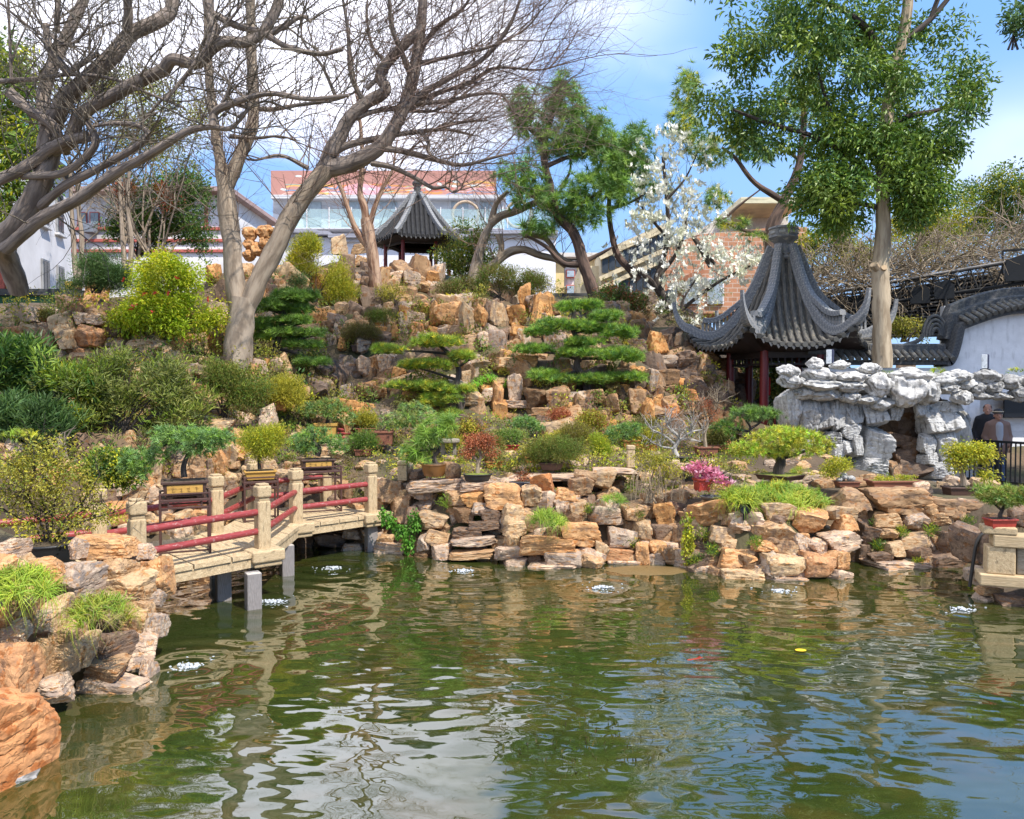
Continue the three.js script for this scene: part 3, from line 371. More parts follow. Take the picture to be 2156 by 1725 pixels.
// ---------------------------------------------------------------- zigzag bridge
const graniteMap = texture(256, (u, v) => mix3([0.50, 0.40, 0.27], [0.62, 0.52, 0.37], smooth(-0.2, 0.2, fbm(u * 9, v * 9, 2, 5, 0.65))).map((q) => q * (1 + 0.5 * fbm(u * 40, v * 40, 7, 2)) * (1 - 0.45 * smooth(0.1, 0.4, fbm(u * 4, v * 4, 11, 5, 0.6)))), true);
const granite = std({ map: graniteMap, color: new THREE.Color().setRGB(0.86, 0.79, 0.66), bumpMap: fineBump, bumpScale: 0.008, roughness: 0.9 });
const graniteGrey = std({ map: graniteMap, color: 0xb8bcc4, bumpMap: fineBump, bumpScale: 0.008, roughness: 0.9 });
const pileMat = std({ map: texture(256, (u, v) => mix3([0.55, 0.50, 0.43], [0.24, 0.22, 0.21], smooth(0.35, 0.62, v + 0.5 * fbm(u * 3, v * 3, 2, 4))).map((q) => q * (1 + 0.4 * fbm(u * 14, v * 14, 4, 4))), true, false), bumpMap: fineBump, bumpScale: 0.01, roughness: 0.9 });
const redMap = texture(256, (u, v) => mix3([0.27, 0.042, 0.040], [0.42, 0.26, 0.23], smooth(0.16, 0.34, fbm(u * 7, v * 16, 3, 5, 0.65)) * 0.8).map((q) => q * (1 + 0.5 * fbm(u * 9, v * 9, 6, 4))), true);
const redPaint = std({ map: redMap, roughness: 0.45, bumpMap: fineBump, bumpScale: 0.003 });
const DECK = 0.6;
const W = (x, d, y) => V(x, y, -d);
const FP = [[-4.02, 8.25], [-3.11, 9.6], [-3.21, 11.45], [-2.27, 12.4]], OFF = [-0.98, 1.06], BP = FP.map(([x, d]) => [x + OFF[0], d + OFF[1]]);
const bridge = thing('zigzag_bridge', 'low zigzag stone footbridge with red tube rails crossing the left arm of the pond', 'bridge', V(-3.4, DECK, -10.5));
function prism(tb, pts, y0, y1, su = 1) { // convex outline [x, d] seen from above
  const n = pts.length, b = pts.map(([x, d]) => W(x, d, y0)), t = pts.map(([x, d]) => W(x, d, y1)); let area = 0; for (let i = 0; i < n; i++) { const [ax, ad] = pts[i], [bx, bd] = pts[(i + 1) % n]; area += ax * bd - bx * ad; }
  const ord = [...Array(n).keys()]; if (area < 0) ord.reverse();
  for (let k = 0; k < n; k++) { const i = ord[k], j = ord[(k + 1) % n]; tb.quad(b[i], b[j], t[j], t[i], [1, 1, 1], su); }
  for (let k = 1; k < n - 1; k++) { tb.tri(t[ord[0]], t[ord[k]], t[ord[k + 1]]); tb.tri(b[ord[0]], b[ord[k + 1]], b[ord[k]]); }
}
const EX = 0.13; // the slabs reach a little past the rails
const out = ([x, d], s) => [x - OFF[0] * 0.09 * s, d - OFF[1] * 0.09 * s];
for (let k = 0; k < 3; k++) {
  const tb = new TB(), a = k === 0 ? [FP[0][0] - 0.6, FP[0][1] - 0.5] : FP[k], b = k === 0 ? [BP[0][0] - 0.6, BP[0][1] - 0.5] : BP[k], e = k === 2 ? [0.25, 0.26] : [0, 0];
  const P = [out(a, 1), out([FP[k + 1][0] + e[0], FP[k + 1][1] + e[1]], 1), out([BP[k + 1][0] + e[0], BP[k + 1][1] + e[1]], -1), out(b, -1)];
  const N = 5; for (let i = 0; i < N; i++) { const f = (p, q, t) => [lerp(p[0], q[0], t), lerp(p[1], q[1], t)], g = 0.004; prism(tb, [f(P[0], P[1], i / N + g), f(P[0], P[1], (i + 1) / N - g), f(P[3], P[2], (i + 1) / N - g), f(P[3], P[2], i / N + g)], DECK - 0.05, DECK + (i % 2) * 0.002, 1.5); }
  tb.build('deck_slab', granite, bridge);
  const tb2 = new TB(), I = (p, q, t) => [lerp(p[0], q[0], t), lerp(p[1], q[1], t)];
  for (const [s, m] of [[P[0], P[1]], [P[3], P[2]]]) { const o = s === P[0] ? P[3] : P[0], o2 = s === P[0] ? P[2] : P[1]; prism(tb2, [I(s, o, 0.012), I(m, o2, 0.012), I(m, o2, 0.14), I(s, o, 0.14)], DECK - 0.17, DECK - 0.053, 1.5); }
  tb2.build('edge_beam', granite, bridge);
}
function bridgePost(x, d, ang, corbel) {
  const m = merge([rbox(0.165, 0.62, 0.165, 0, 0.31, 0, 0.03), rbox(0.135, 0.04, 0.135, 0, 0.635, 0, 0.01), rbox(0.18, 0.15, 0.18, 0, 0.73, 0, 0.03), rbox(0.13, 0.03, 0.13, 0, 0.815, 0, 0.012)]); m.rotateY(ang); m.translate(x, DECK, -d); hang('post', m, granite, bridge);
  if (corbel) { const c = merge([rbox(0.42, 0.15, 0.42, 0, -0.02, 0, 0.03), rbox(0.36, 0.06, 0.36, 0, -0.125, 0, 0.02)]); c.rotateY(ang); c.translate(x, DECK - 0.03, -d); hang('corbel', c, granite, bridge); }
}
const bAng = 0.72; FP.forEach(([x, d], k) => bridgePost(x, d, bAng, k > 0)); BP.forEach(([x, d], k) => bridgePost(x, d, bAng, k > 0));
for (const L of [FP, BP]) for (let k = 0; k < 3; k++) for (const h of [0.24, 0.48]) {
  const tb = new TB(), a = W(L[k][0], L[k][1], DECK + h), b = W(L[k + 1][0], L[k + 1][1], DECK + h); tb.tube([0, 0.25, 0.5, 0.75, 1].map((t) => a.clone().lerp(b, t)), 0.042, 12, [1, 1, 1], { vr: 0.8 }); tb.build('rail', redPaint, bridge);
}
{ const tb = new TB(); for (const h of [0.28, 0.5]) { const a = W(BP[0][0], BP[0][1], DECK + h), b = W(BP[0][0] - 0.8, BP[0][1] - 0.75, DECK + h); tb.tube([a, b], 0.042, 10); } tb.build('rail', redPaint, bridge); }
for (const q of [onPlane(470, 1263), onPlane(533, 1281), onPlane(604, 1211), W(BP[1][0], BP[1][1], 0), W(BP[2][0], BP[2][1], 0), W(FP[3][0], FP[3][1], 0)]) { const g = new RoundedBoxGeometry(0.17, 1.35, 0.17, 2, 0.015); g.rotateY(0.55); g.translate(q.x, DECK - 0.17 - 0.675, q.z); hang('pile', g, pileMat, bridge); }

// ---------------------------------------------------------------- stone balustrade on the right
{
  const a = at(2092, 1180, 9.35), b = V(a.x + 2.2, a.y, a.z + 0.9), dir = V().subVectors(b, a).setY(0).normalize(), ang = Math.atan2(-dir.z, dir.x);
  const t = thing('stone_balustrade', 'pale granite balustrade with square end post and grey panel at the right edge', 'balustrade', V(a.x, 0, a.z)); t.rotation.y = ang;
  const B = (n, w, h, d, x, y, m = granite) => addMesh(n, rbox(w, h, d, x, y, 0, 0.02), m, t);
  B('base_beam', 2.5, 0.14, 0.36, 1.08, 0.31); B('post', 0.30, 0.33, 0.26, 0.06, 0.545); B('top_beam', 2.3, 0.15, 0.3, 1.12, 0.785); B('cap', 0.36, 0.09, 0.3, 0.04, 0.905); B('panel', 1.6, 0.325, 0.12, 1.03, 0.545, graniteGrey); B('post', 0.30, 0.33, 0.26, 2.0, 0.545);
}

// ---------------------------------------------------------------- tiled roofs
const tileMap = texture(512, (u, v) => { const n = smooth(-0.15, 0.3, fbm(u * 8, v * 8, 2, 6, 0.62)), m = smooth(0.08, 0.34, fbm(u * 11 + 3, v * 11, 6, 5, 0.62)); return mix3(mix3([0.085, 0.09, 0.097], [0.165, 0.162, 0.155], n), [0.30, 0.27, 0.21], m * 0.75); }, true);
const roofTile = std({ map: tileMap, vertexColors: true, color: new THREE.Color().setRGB(1.0, 0.94, 0.82), bumpMap: fineBump, bumpScale: 0.006, roughness: 0.75 });
const ridgeMat = std({ map: tileMap, color: new THREE.Color().setRGB(1.75, 1.8, 1.86), bumpMap: fineBump, bumpScale: 0.008, roughness: 0.8 });
const darkTile = std({ map: tileMap, color: new THREE.Color().setRGB(0.55, 0.57, 0.6), bumpMap: fineBump, bumpScale: 0.006, roughness: 0.8 });
const darkWood = paint(0.030, 0.020, 0.018, { roughness: 0.6 });
const redWood = paint(0.20, 0.020, 0.020, { roughness: 0.4 });
function ribbon(tb, pts, w, h, col = [1, 1, 1]) { // a standing strip along pts: w wide, h(t) tall, pts run along its foot
  const N = pts.length, rows = [];
  for (let i = 0; i < N; i++) { const d = V().subVectors(pts[Math.min(N - 1, i + 1)], pts[Math.max(0, i - 1)]).normalize(), s = V(-d.z, 0, d.x).normalize().multiplyScalar((typeof w === 'function' ? w(i / (N - 1)) : w) / 2), u = V().crossVectors(s.clone().normalize(), d).normalize(); if (u.y < 0) u.negate(); u.multiplyScalar(typeof h === 'function' ? h(i / (N - 1)) : h); const p = pts[i]; rows.push([p.clone().sub(s), p.clone().add(s), p.clone().add(s).add(u), p.clone().add(s.clone().multiplyScalar(0.45)).addScaledVector(u, 1.16), p.clone().sub(s.clone().multiplyScalar(0.45)).addScaledVector(u, 1.16), p.clone().sub(s).add(u)]); }
  const M = 6; for (let i = 0; i < N - 1; i++) for (let k = 0; k < M; k++) { const m = (k + 1) % M; tb.quad(rows[i][m], rows[i][k], rows[i + 1][k], rows[i + 1][m], col, 2); }
  for (const e of [0, N - 1]) for (let k = 1; k < M - 1; k++) e ? tb.tri(rows[e][0], rows[e][k + 1], rows[e][k], col) : tb.tri(rows[e][0], rows[e][k], rows[e][k + 1], col);
}
function hexRoof(parent, o) { // o: center, R eave radius, top y, eave y, lift, flare, rot (corner angle from the camera side), pitch of rows, roll radius
  const tileMat = o.mat ?? roofTile, { c, R, top, eave, lift, rot, step, rr, pow, r0 } = o, A = R * Math.cos(Math.PI / 6), T30 = Math.tan(Math.PI / 6);
  const surf = (fa, a, u) => { const t = clamp((a - r0) / (A - r0)), s = a > 0.01 ? clamp(Math.abs(u) / (a * T30)) : 0, y = eave + (top - eave) * Math.pow(1 - t, pow) + lift * Math.pow(s, 3) * Math.pow(t, 3.2); return V(c.x + Math.sin(fa) * a + Math.cos(fa) * u, y, c.z + Math.cos(fa) * a - Math.sin(fa) * u); };
  for (let f = 0; f < 6; f++) {
    const fa = rot + Math.PI / 6 + f * Math.PI / 3, tb = new TB(), na = 14, nu = 10;
    const G = []; for (let i = 0; i <= na; i++) { const a = lerp(r0 * 0.85, A, i / na); G.push([]); for (let j = 0; j <= nu; j++) G[i].push(surf(fa, a, a * T30 * (j / nu * 2 - 1))); }
    for (let i = 0; i < na; i++) for (let j = 0; j < nu; j++) tb.quad(G[i][j], G[i + 1][j], G[i + 1][j + 1], G[i][j + 1], [0.5, 0.5, 0.5], 1);
    const sf = tb.build('roof_face', tileMat, parent);
    const n = Math.floor(A * T30 / step);
    for (let k = -n; k <= n; k++) {
      const u = (k + 0.5) * step; if (Math.abs(u) > A * T30 - step * 0.3) continue; const a0 = Math.max(r0, Math.abs(u) / T30 + 0.02), rows = Math.max(3, Math.round((A + 0.05 - a0) / 0.05)), pts = [];
      for (let i = 0; i <= rows; i++) { const p = surf(fa, lerp(a0, A + 0.05, i / rows), u); p.y += rr * 0.45; pts.push(p); }
      const row = new TB(), cc = 0.85 + 0.3 * PN.noise(k * 1.7, f * 2.3, 5); row.tube(pts, (t, i) => rr * (i % 4 === 0 ? 1.13 : 1 - 0.03 * (i % 4)), 7, [cc, cc, cc], { caps: true, vr: 0.7 }); row.build('tile_row', tileMat, parent);
    }
    const dp = new TB(); for (let k = -n; k <= n; k++) { const u = k * step; if (Math.abs(u) > A * T30 - step * 0.6) continue; const p = surf(fa, A + 0.03, u), q = [surf(fa, A + 0.03, u - step * 0.36), surf(fa, A + 0.03, u + step * 0.36), surf(fa, A + 0.045, u)]; q[2].y -= step * 0.55; dp.tri(q[0], q[2], q[1]); } dp.build('drip_tile', darkTile, parent);
    const un = new TB(); const edge = []; for (let j = 0; j <= nu; j++) { const e = surf(fa, A - 0.03, (A - 0.03) * T30 * (j / nu * 2 - 1)), i2 = surf(fa, A * 0.55, A * 0.55 * T30 * (j / nu * 2 - 1)); e.y -= 0.05; i2.y = eave - 0.10; edge.push([e, i2]); } for (let j = 0; j < nu; j++) un.quad(edge[j][0], edge[j + 1][0], edge[j + 1][1], edge[j][1]); un.build('soffit', darkWood, parent);
  }
  for (let k = 0; k < 6; k++) {
    const ca = rot + k * Math.PI / 3, pts = [], N = 22, tip = o.tip;
    for (let i = 0; i <= N; i++) { const t = i / N, a = lerp(r0, A, t), p = surf(ca - Math.PI / 6, a, a * T30); pts.push(p); }
    if (tip) for (let i = 1; i <= 9; i++) { const t = i / 9, b = pts[N]; pts.push(V(b.x + Math.sin(ca) * tip * 0.50 * Math.sin(t * 1.5), b.y + tip * 1.0 * Math.pow(t, 1.7), b.z + Math.cos(ca) * tip * 0.50 * Math.sin(t * 1.5))); }
    const tb = new TB(); ribbon(tb, pts, (t) => o.rw * (tip ? lerp(1, 0.35, smooth(0.75, 1, t)) : 1), (t) => o.rh * (tip ? lerp(1, 0.4, smooth(0.72, 1, t)) : 1)); tb.build('hip_ridge', ridgeMat, parent);
    if (o.rail) { const up = pts.slice(0, 19).map((p, i) => V(p.x, p.y + o.rh * 1.2 + o.rail * smooth(0.25, 0.6, i / 18), p.z)), t2 = new TB(); ribbon(t2, up, o.rw * 0.95, o.rh * 0.55); for (let i = 9; i < 19; i += 1) t2.bar(pts[i].clone().setY(pts[i].y + o.rh), up[i], 0.05, 0.05); t2.build('upper_ridge', ridgeMat, parent); }
  }
  return surf;
}
function lathe(pts, seg = 24) { return new THREE.LatheGeometry(pts.map(([r, y]) => new THREE.Vector2(r, y)), seg); }
{ // large pavilion
  const c = at(1647, 820, 19.5), t = thing('pavilion', 'hexagonal garden pavilion with upturned grey tile eaves and dark red columns behind the white grotto', 'pavilion', V(c.x, 1.2, c.z)), rot = THREE.MathUtils.degToRad(-38);
  hexRoof(t, { c, R: 2.34, top: 5.92, eave: 3.58, lift: 0.46, rot, step: 0.165, rr: 0.062, pow: 2.45, r0: 0.24, tip: 0.78, rw: 0.19, rh: 0.2, rail: 0.2 });
  const fin = lathe([[0.0, 6.02], [0.29, 6.02], [0.30, 6.08], [0.24, 6.14], [0.21, 6.22], [0.20, 6.30], [0.27, 6.38], [0.36, 6.44], [0.38, 6.47], [0.36, 6.50], [0.36, 6.66], [0.39, 6.68], [0.37, 6.73], [0.0, 6.75]], 8); fin.translate(c.x, -0.08, c.z); hang('finial', plain(toCreasedNormals(fin, 0.4)), ridgeMat, t);
  { const g = []; for (let k = 0; k < 8; k++) { const a = (k + 0.5) / 8 * Math.PI * 2; const b = new RoundedBoxGeometry(0.17, 0.075, 0.05, 2, 0.024); b.translate(0, 0, 0.335); b.rotateY(a); b.translate(c.x, 6.50, c.z); g.push(b); } hang('finial_opening', merge(g), paint(0.42, 0.44, 0.45), t); }
  { const k = lathe([[0.0, 5.80], [0.30, 5.80], [0.34, 5.86], [0.30, 5.92], [0.26, 5.95], [0.0, 5.97]], 12); k.translate(c.x, 0.02, c.z); hang('ridge_collar', k, ridgeMat, t); }
  for (let k = 0; k < 6; k++) {
    const a = rot + k * Math.PI / 3, x = c.x + Math.sin(a) * 1.27, z = c.z + Math.cos(a) * 1.27, g = new THREE.CylinderGeometry(0.1, 0.105, 2.35, 14); g.translate(x, 2.475, z); hang('column', g, redWood, t);
    const a2 = a + Math.PI / 3, x2 = c.x + Math.sin(a2) * 1.27, z2 = c.z + Math.cos(a2) * 1.27;
    const be = new TB(); be.bar(V(x, 3.52, z), V(x2, 3.52, z2), 0.12, 0.34); be.bar(V(x, 3.2, z), V(x2, 3.2, z2), 0.05, 0.05); for (let i = 1; i < 8; i++) { const m = V(x, 3.35, z).lerp(V(x2, 3.35, z2), i / 8); be.bar(V(m.x, 3.2, m.z), V(m.x, 3.36, m.z), 0.03, 0.03); } be.build('lintel', darkWood, t);
    const ra = new TB(); ra.bar(V(x, 2.04, z), V(x2, 2.04, z2), 0.07, 0.05); ra.bar(V(x, 1.62, z), V(x2, 1.62, z2), 0.12, 0.06); for (let i = 1; i < 10; i++) { const m = V(x, 0, z).lerp(V(x2, 0, z2), i / 10); ra.bar(V(m.x, 1.62, m.z), V(m.x, 2.03, m.z), 0.028, 0.028); } ra.build('railing', redWood, t);
    const wl = new TB(); wl.bar(V(x, 1.4, z), V(x2, 1.4, z2), 0.14, 0.38); wl.build('low_wall', paint(0.78, 0.78, 0.78), t);
  }
  const fl = new THREE.CylinderGeometry(1.9, 1.95, 0.25, 6); fl.rotateY(rot); fl.translate(c.x, 1.2, c.z); hang('floor', fl, graniteGrey, t);
  const ce = new THREE.CylinderGeometry(1.7, 1.7, 0.05, 6); ce.rotateY(rot); ce.translate(c.x, 3.72, c.z); hang('ceiling', ce, darkWood, t);
  const pd = new TB(); for (const s of [-1, 1]) pd.bar(V(c.x + s * 0.35, 2.9, c.z), V(c.x + s * 0.35, 2.45, c.z), 0.1, 0.03); pd.build('hanging_tassel', paint(0.45, 0.02, 0.02), t);
}
{ // small pavilion on the hilltop
  const c = at(879, 560, 26.6), t = thing('pavilion', 'small hexagonal hilltop pavilion with a pointed dark tile roof and red posts', 'pavilion', V(c.x, 6.35, c.z)), rot = THREE.MathUtils.degToRad(-19);
  hexRoof(t, { c, mat: std({ map: tileMap, vertexColors: true, color: new THREE.Color().setRGB(0.17, 0.175, 0.19), bumpMap: fineBump, bumpScale: 0.006, roughness: 0.85 }), R: 1.62, top: 9.2, eave: 7.55, lift: 0.08, rot, step: 0.15, rr: 0.055, pow: 1.22, r0: 0.12, tip: 0, rw: 0.13, rh: 0.13, rail: 0 });
  const fin = lathe([[0.0, 9.1], [0.2, 9.1], [0.16, 9.32], [0.1, 9.38], [0.14, 9.44], [0.1, 9.5], [0.17, 9.58], [0.17, 9.66], [0.1, 9.72], [0.0, 9.76]], 14); fin.translate(c.x, 0, c.z); hang('finial', fin, darkTile, t);
  for (let k = 0; k < 6; k++) { const a = rot + k * Math.PI / 3, g = new THREE.CylinderGeometry(0.065, 0.065, 1.5, 10); g.translate(c.x + Math.sin(a) * 1.08, 6.9, c.z + Math.cos(a) * 1.08); hang('column', g, redWood, t); const a2 = a + Math.PI / 3, be = new TB(); be.bar(V(c.x + Math.sin(a) * 1.08, 7.5, c.z + Math.cos(a) * 1.08), V(c.x + Math.sin(a2) * 1.08, 7.5, c.z + Math.cos(a2) * 1.08), 0.08, 0.16); be.build('lintel', darkWood, t); }
  const fl = new THREE.CylinderGeometry(1.3, 1.4, 0.3, 6); fl.rotateY(rot); fl.translate(c.x, 6.3, c.z); hang('floor', fl, graniteGrey, t);
}

// ---------------------------------------------------------------- white walls, trellis truss, fence
const plaster = std({ map: texture(512, (u, v) => { const n = 0.80 + 0.16 * fbm(u * 5, v * 5, 3, 5) - 0.12 * smooth(0.1, 0.4, fbm(u * 9, v * 2.5, 7, 4)); return [n * 0.97, n * 0.98, n]; }, true), bumpMap: fineBump, bumpScale: 0.004, roughness: 0.9 });
function extrude(pts, depth) { const s = new THREE.Shape(pts.map(([x, y]) => new THREE.Vector2(x, y))); return new THREE.ExtrudeGeometry(s, { depth, bevelEnabled: false }); }
{
  const D = 18.2, X = (p) => (p - 1078) / FPX * D, Y = (p) => at(1078, p, D).y, t = thing('garden_wall', 'white plastered garden wall with a sweeping dark tile coping right of the tall smooth trunk', 'wall', V(X(2000), 0, -D));
  const steps = []; for (let i = 0; i <= 12; i++) { const k = i / 12 * Math.PI / 2; steps.push([1985 + 34 * Math.pow(i / 12, 0.6), lerp(768, 690, Math.pow(i / 12, 1.6))]); } for (let i = 1; i <= 8; i++) steps.push([2019 + i * 26, 690 - 30 * Math.sin(Math.min(1, i / 5) * Math.PI / 2) - i * 0.8]);
  const outline = [[X(1700), 0.2], [X(2064), 0.2], [X(2064), Y(838)], [X(2230), Y(838)], ...steps.slice().reverse().map(([a, b]) => [X(a), Y(b)]), [X(1985), Y(775)], [X(1700), Y(775)]];
  const g = extrude(outline, 0.3); g.translate(0, 0, -D - 0.3); hang('plaster_face', g, plaster, t);
  const edge = new TB(), low = new TB(); const path = steps.map(([a, b]) => V(X(a), Y(b) - 0.05, -D - 0.1));
  ribbon(edge, path, 0.62, 0.16); edge.build('coping_band', darkTile, t);
  const up = new TB(); ribbon(up, path.slice(8).map((p) => V(p.x, p.y + 0.42, p.z - 0.2)), 0.26, 0.2); up.build('coping_ridge', darkTile, t);
  const bed = new TB(); ribbon(bed, path.slice(8).map((p) => V(p.x, p.y + 0.15, p.z - 0.1)), 0.4, 0.26, [0.7, 0.7, 0.7]); bed.build('coping_bed', darkTile, t);
  for (let i = 0; i < 15; i++) { const k = new TB(), f = i / 14 * 7, j = Math.min(6, Math.floor(f)), p = path[12 + j].clone().lerp(path[13 + j], f - j); k.tube([V(p.x, p.y + 0.40, p.z - 0.12), V(p.x + 0.03, p.y + 0.26, p.z + 0.2), V(p.x + 0.05, p.y + 0.14, p.z + 0.44)], 0.06, 8, [1, 1, 1], { caps: true }); k.build('coping_tile', roofTile, t); }
  const lp = [V(X(1700), Y(768), -D - 0.1), V(X(1990), Y(768), -D - 0.1)]; ribbon(low, lp, 0.6, 0.10, [0.6, 0.6, 0.6]); ribbon(low, lp.map((p) => V(p.x, p.y + 0.24, p.z)), 0.22, 0.22); low.build('low_coping', darkTile, t);
  for (let i = 0; i < 17; i++) { const x = lerp(X(1750), X(1990), i / 16), y = Y(768), k = new TB(); k.tube([V(x, y + 0.33, -D - 0.05), V(x, y + 0.12, -D + 0.32)], 0.06, 8, [1, 1, 1], { caps: true }); k.build('coping_tile', roofTile, t); }
  const lo = new TB(); for (let i = 0; i < 4; i++) { const r = 0.34 - i * 0.075, pts = []; for (let k = 0; k <= 14; k++) { const a = lerp(-0.1, Math.PI + 0.1, k / 14); pts.push(V(X(1972) + Math.cos(a) * r * 0.8, Y(705) + Math.sin(a) * r * 1.35, -D - 0.12 + i * 0.02)); } lo.tube(pts, 0.04, 7); } { const pts = [V(X(1972) - 0.28, Y(705), -D - 0.12), V(X(1940), Y(715), -D - 0.12), V(X(1905), Y(728), -D - 0.12)]; lo.tube(curve(pts, 8), 0.05, 7); } lo.build('scroll_ornament', darkTile, t);
  // the room behind the doorway
  const r = thing('gallery', 'shaded white gallery with a dark window behind the two visitors', 'building', V(X(2110), 0.4, -20.4)), E = (p) => (p - 1078) / FPX * 20.4, Q = (p) => at(1078, p, 20.4).y;
  const wb = new TB(); wb.bar(V(E(1990), 2.6, -20.6), V(E(2320), 2.6, -20.6), 0.2, 4.4); wb.build('wall', plaster, r);
  addMesh('window', rbox(1.7, 0.62, 0.06, E(2106) + 0.85 - r.position.x, Q(855) - r.position.y, 0.15, 0.01), paint(0.012, 0.014, 0.02, { roughness: 0.25 }), r);
  addMesh('dado', rbox(2.6, 0.62, 0.06, E(2106) + 1.3 - r.position.x, Q(990) - r.position.y, 0.15, 0.01), paint(0.03, 0.03, 0.034), r);
  const rf = new TB(); rf.bar(V(E(1990), 4.0, -19.9), V(E(2320), 4.0, -19.9), 1.4, 0.16); rf.build('roof', darkWood, r);
}
{ // steel trellis truss with flood lamps
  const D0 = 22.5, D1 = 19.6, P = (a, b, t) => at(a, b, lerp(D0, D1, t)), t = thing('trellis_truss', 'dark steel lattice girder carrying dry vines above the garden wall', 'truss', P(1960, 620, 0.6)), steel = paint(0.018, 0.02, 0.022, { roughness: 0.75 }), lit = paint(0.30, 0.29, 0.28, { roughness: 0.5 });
  const A = [P(1655, 632, 0), P(2190, 539, 1)], B = [P(1655, 668, 0), P(2190, 590, 1)];
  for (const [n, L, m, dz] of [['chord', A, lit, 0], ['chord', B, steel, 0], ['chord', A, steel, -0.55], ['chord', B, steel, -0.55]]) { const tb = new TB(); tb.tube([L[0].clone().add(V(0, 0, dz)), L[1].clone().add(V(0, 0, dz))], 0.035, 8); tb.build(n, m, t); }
  for (let i = 0; i < 16; i++) { const tb = new TB(), a = A[0].clone().lerp(A[1], i / 16), b = B[0].clone().lerp(B[1], (i + 0.5) / 16), c = A[0].clone().lerp(A[1], (i + 1) / 16); tb.tube([a, b], 0.02, 6); tb.tube([b, c], 0.02, 6); tb.tube([a, a.clone().add(V(0, 0, -0.55))], 0.018, 6); tb.build('brace', steel, t); }
  for (const f of [0.1, 0.66]) { const p = B[0].clone().lerp(B[1], f), tb = new TB(); tb.tube([p, V(p.x, 0.8, p.z)], 0.06, 10); tb.build('post', steel, t); }
  const lampMat = paint(0.016, 0.020, 0.025, { roughness: 0.8 });
  for (const [a, b, w] of [[1765, 655, 'nearest the roof corner of the large pavilion'], [1818, 640, 'just left of the tall smooth trunk'], [1938, 622, 'just right of the tall smooth trunk'], [1989, 612, 'above the scroll ornament of the wall'], [2146, 568, 'at the right end of the girder']]) {
    const p = P(a, b, clamp((a - 1655) / 535)), l = thing('flood_lamp', `boxy dark stage lamp on the lattice girder, ${w}`, 'lamp', p, 'lamps along the lattice girder'); l.rotation.y = -0.5; l.scale.setScalar(a > 2100 ? 1.5 : 1.15);
    const g = extrude([[-0.2, -0.2], [0.2, -0.2], [0.2, 0.1], [0.05, 0.24], [-0.2, 0.16]], 0.28); g.translate(0, 0, -0.14); addMesh('housing', g, lampMat, l); const yk = new TB(); yk.bar(V(-0.24, -0.05, 0), V(-0.24, 0.34, 0), 0.03, 0.08); yk.bar(V(0.24, -0.05, 0), V(0.24, 0.34, 0), 0.03, 0.08); yk.bar(V(-0.24, 0.34, 0), V(0.24, 0.34, 0), 0.08, 0.03); addMesh('yoke', yk.geometry(), steel, l); addMesh('lens', rbox(0.02, 0.24, 0.2, -0.205, -0.04, 0, 0.005), paint(0.08, 0.09, 0.1, { roughness: 0.15 }), l);
  }
}
{ // tiled gallery roof rising behind the girder
  const t = thing('gallery_roof', 'dark tiled roof slope rising to the right behind the lattice girder', 'roof', at(1960, 640, 23.5));
  for (let k = 0; k < 16; k++) { const f = k / 15, tb = new TB(), a = at(1668, lerp(712, 640, f), lerp(22.2, 24.2, f)), b = at(2230, lerp(700, 548, f), lerp(19.8, 22.2, f)); for (let i = 0; i < 26; i++) { const p = a.clone().lerp(b, i / 26), q = a.clone().lerp(b, (i + 0.94) / 26), o = 0.03 * PN.noise(i * 1.7, k * 2.3, 3); p.y += o; q.y += o; tb.bar(p, q, 0.28, 0.045, [0.8 + 4 * o, 0.8 + 4 * o, 0.8 + 4 * o]); } tb.build('tile_course', darkTile, t); }
  const bk = new TB(); bk.quad(at(1668, 716, 22.6), at(2230, 704, 20.2), at(2230, 552, 22.5), at(1668, 644, 24.5)); bk.build('underlay', std({ color: 0x101010, side: THREE.DoubleSide }), t);
}
{ // iron fence
  const a = at(2024, 960, 16.9), b = at(2180, 968, 15.6), y0 = 0.52, y1 = 1.50, n = 16, t = thing('iron_fence', 'black iron bar fence in front of the two visitors', 'fence', V(a.x, y0, a.z)), m = paint(0.012, 0.013, 0.014, { roughness: 0.45 });
  for (const y of [y1, y0 + 0.14]) { const tb = new TB(); tb.bar(V(a.x, y, a.z), V(b.x, y, b.z), 0.05, 0.05); tb.build('rail', m, t); }
  for (let i = 0; i <= n; i++) { const p = V(lerp(a.x, b.x, i / n), 0, lerp(a.z, b.z, i / n)), tb = new TB(); tb.bar(V(p.x, y0 - 0.1, p.z), V(p.x, y1 - 0.02, p.z), i % 8 ? 0.022 : 0.06, i % 8 ? 0.022 : 0.06); tb.build(i % 8 ? 'bar' : 'post', m, t); }
}
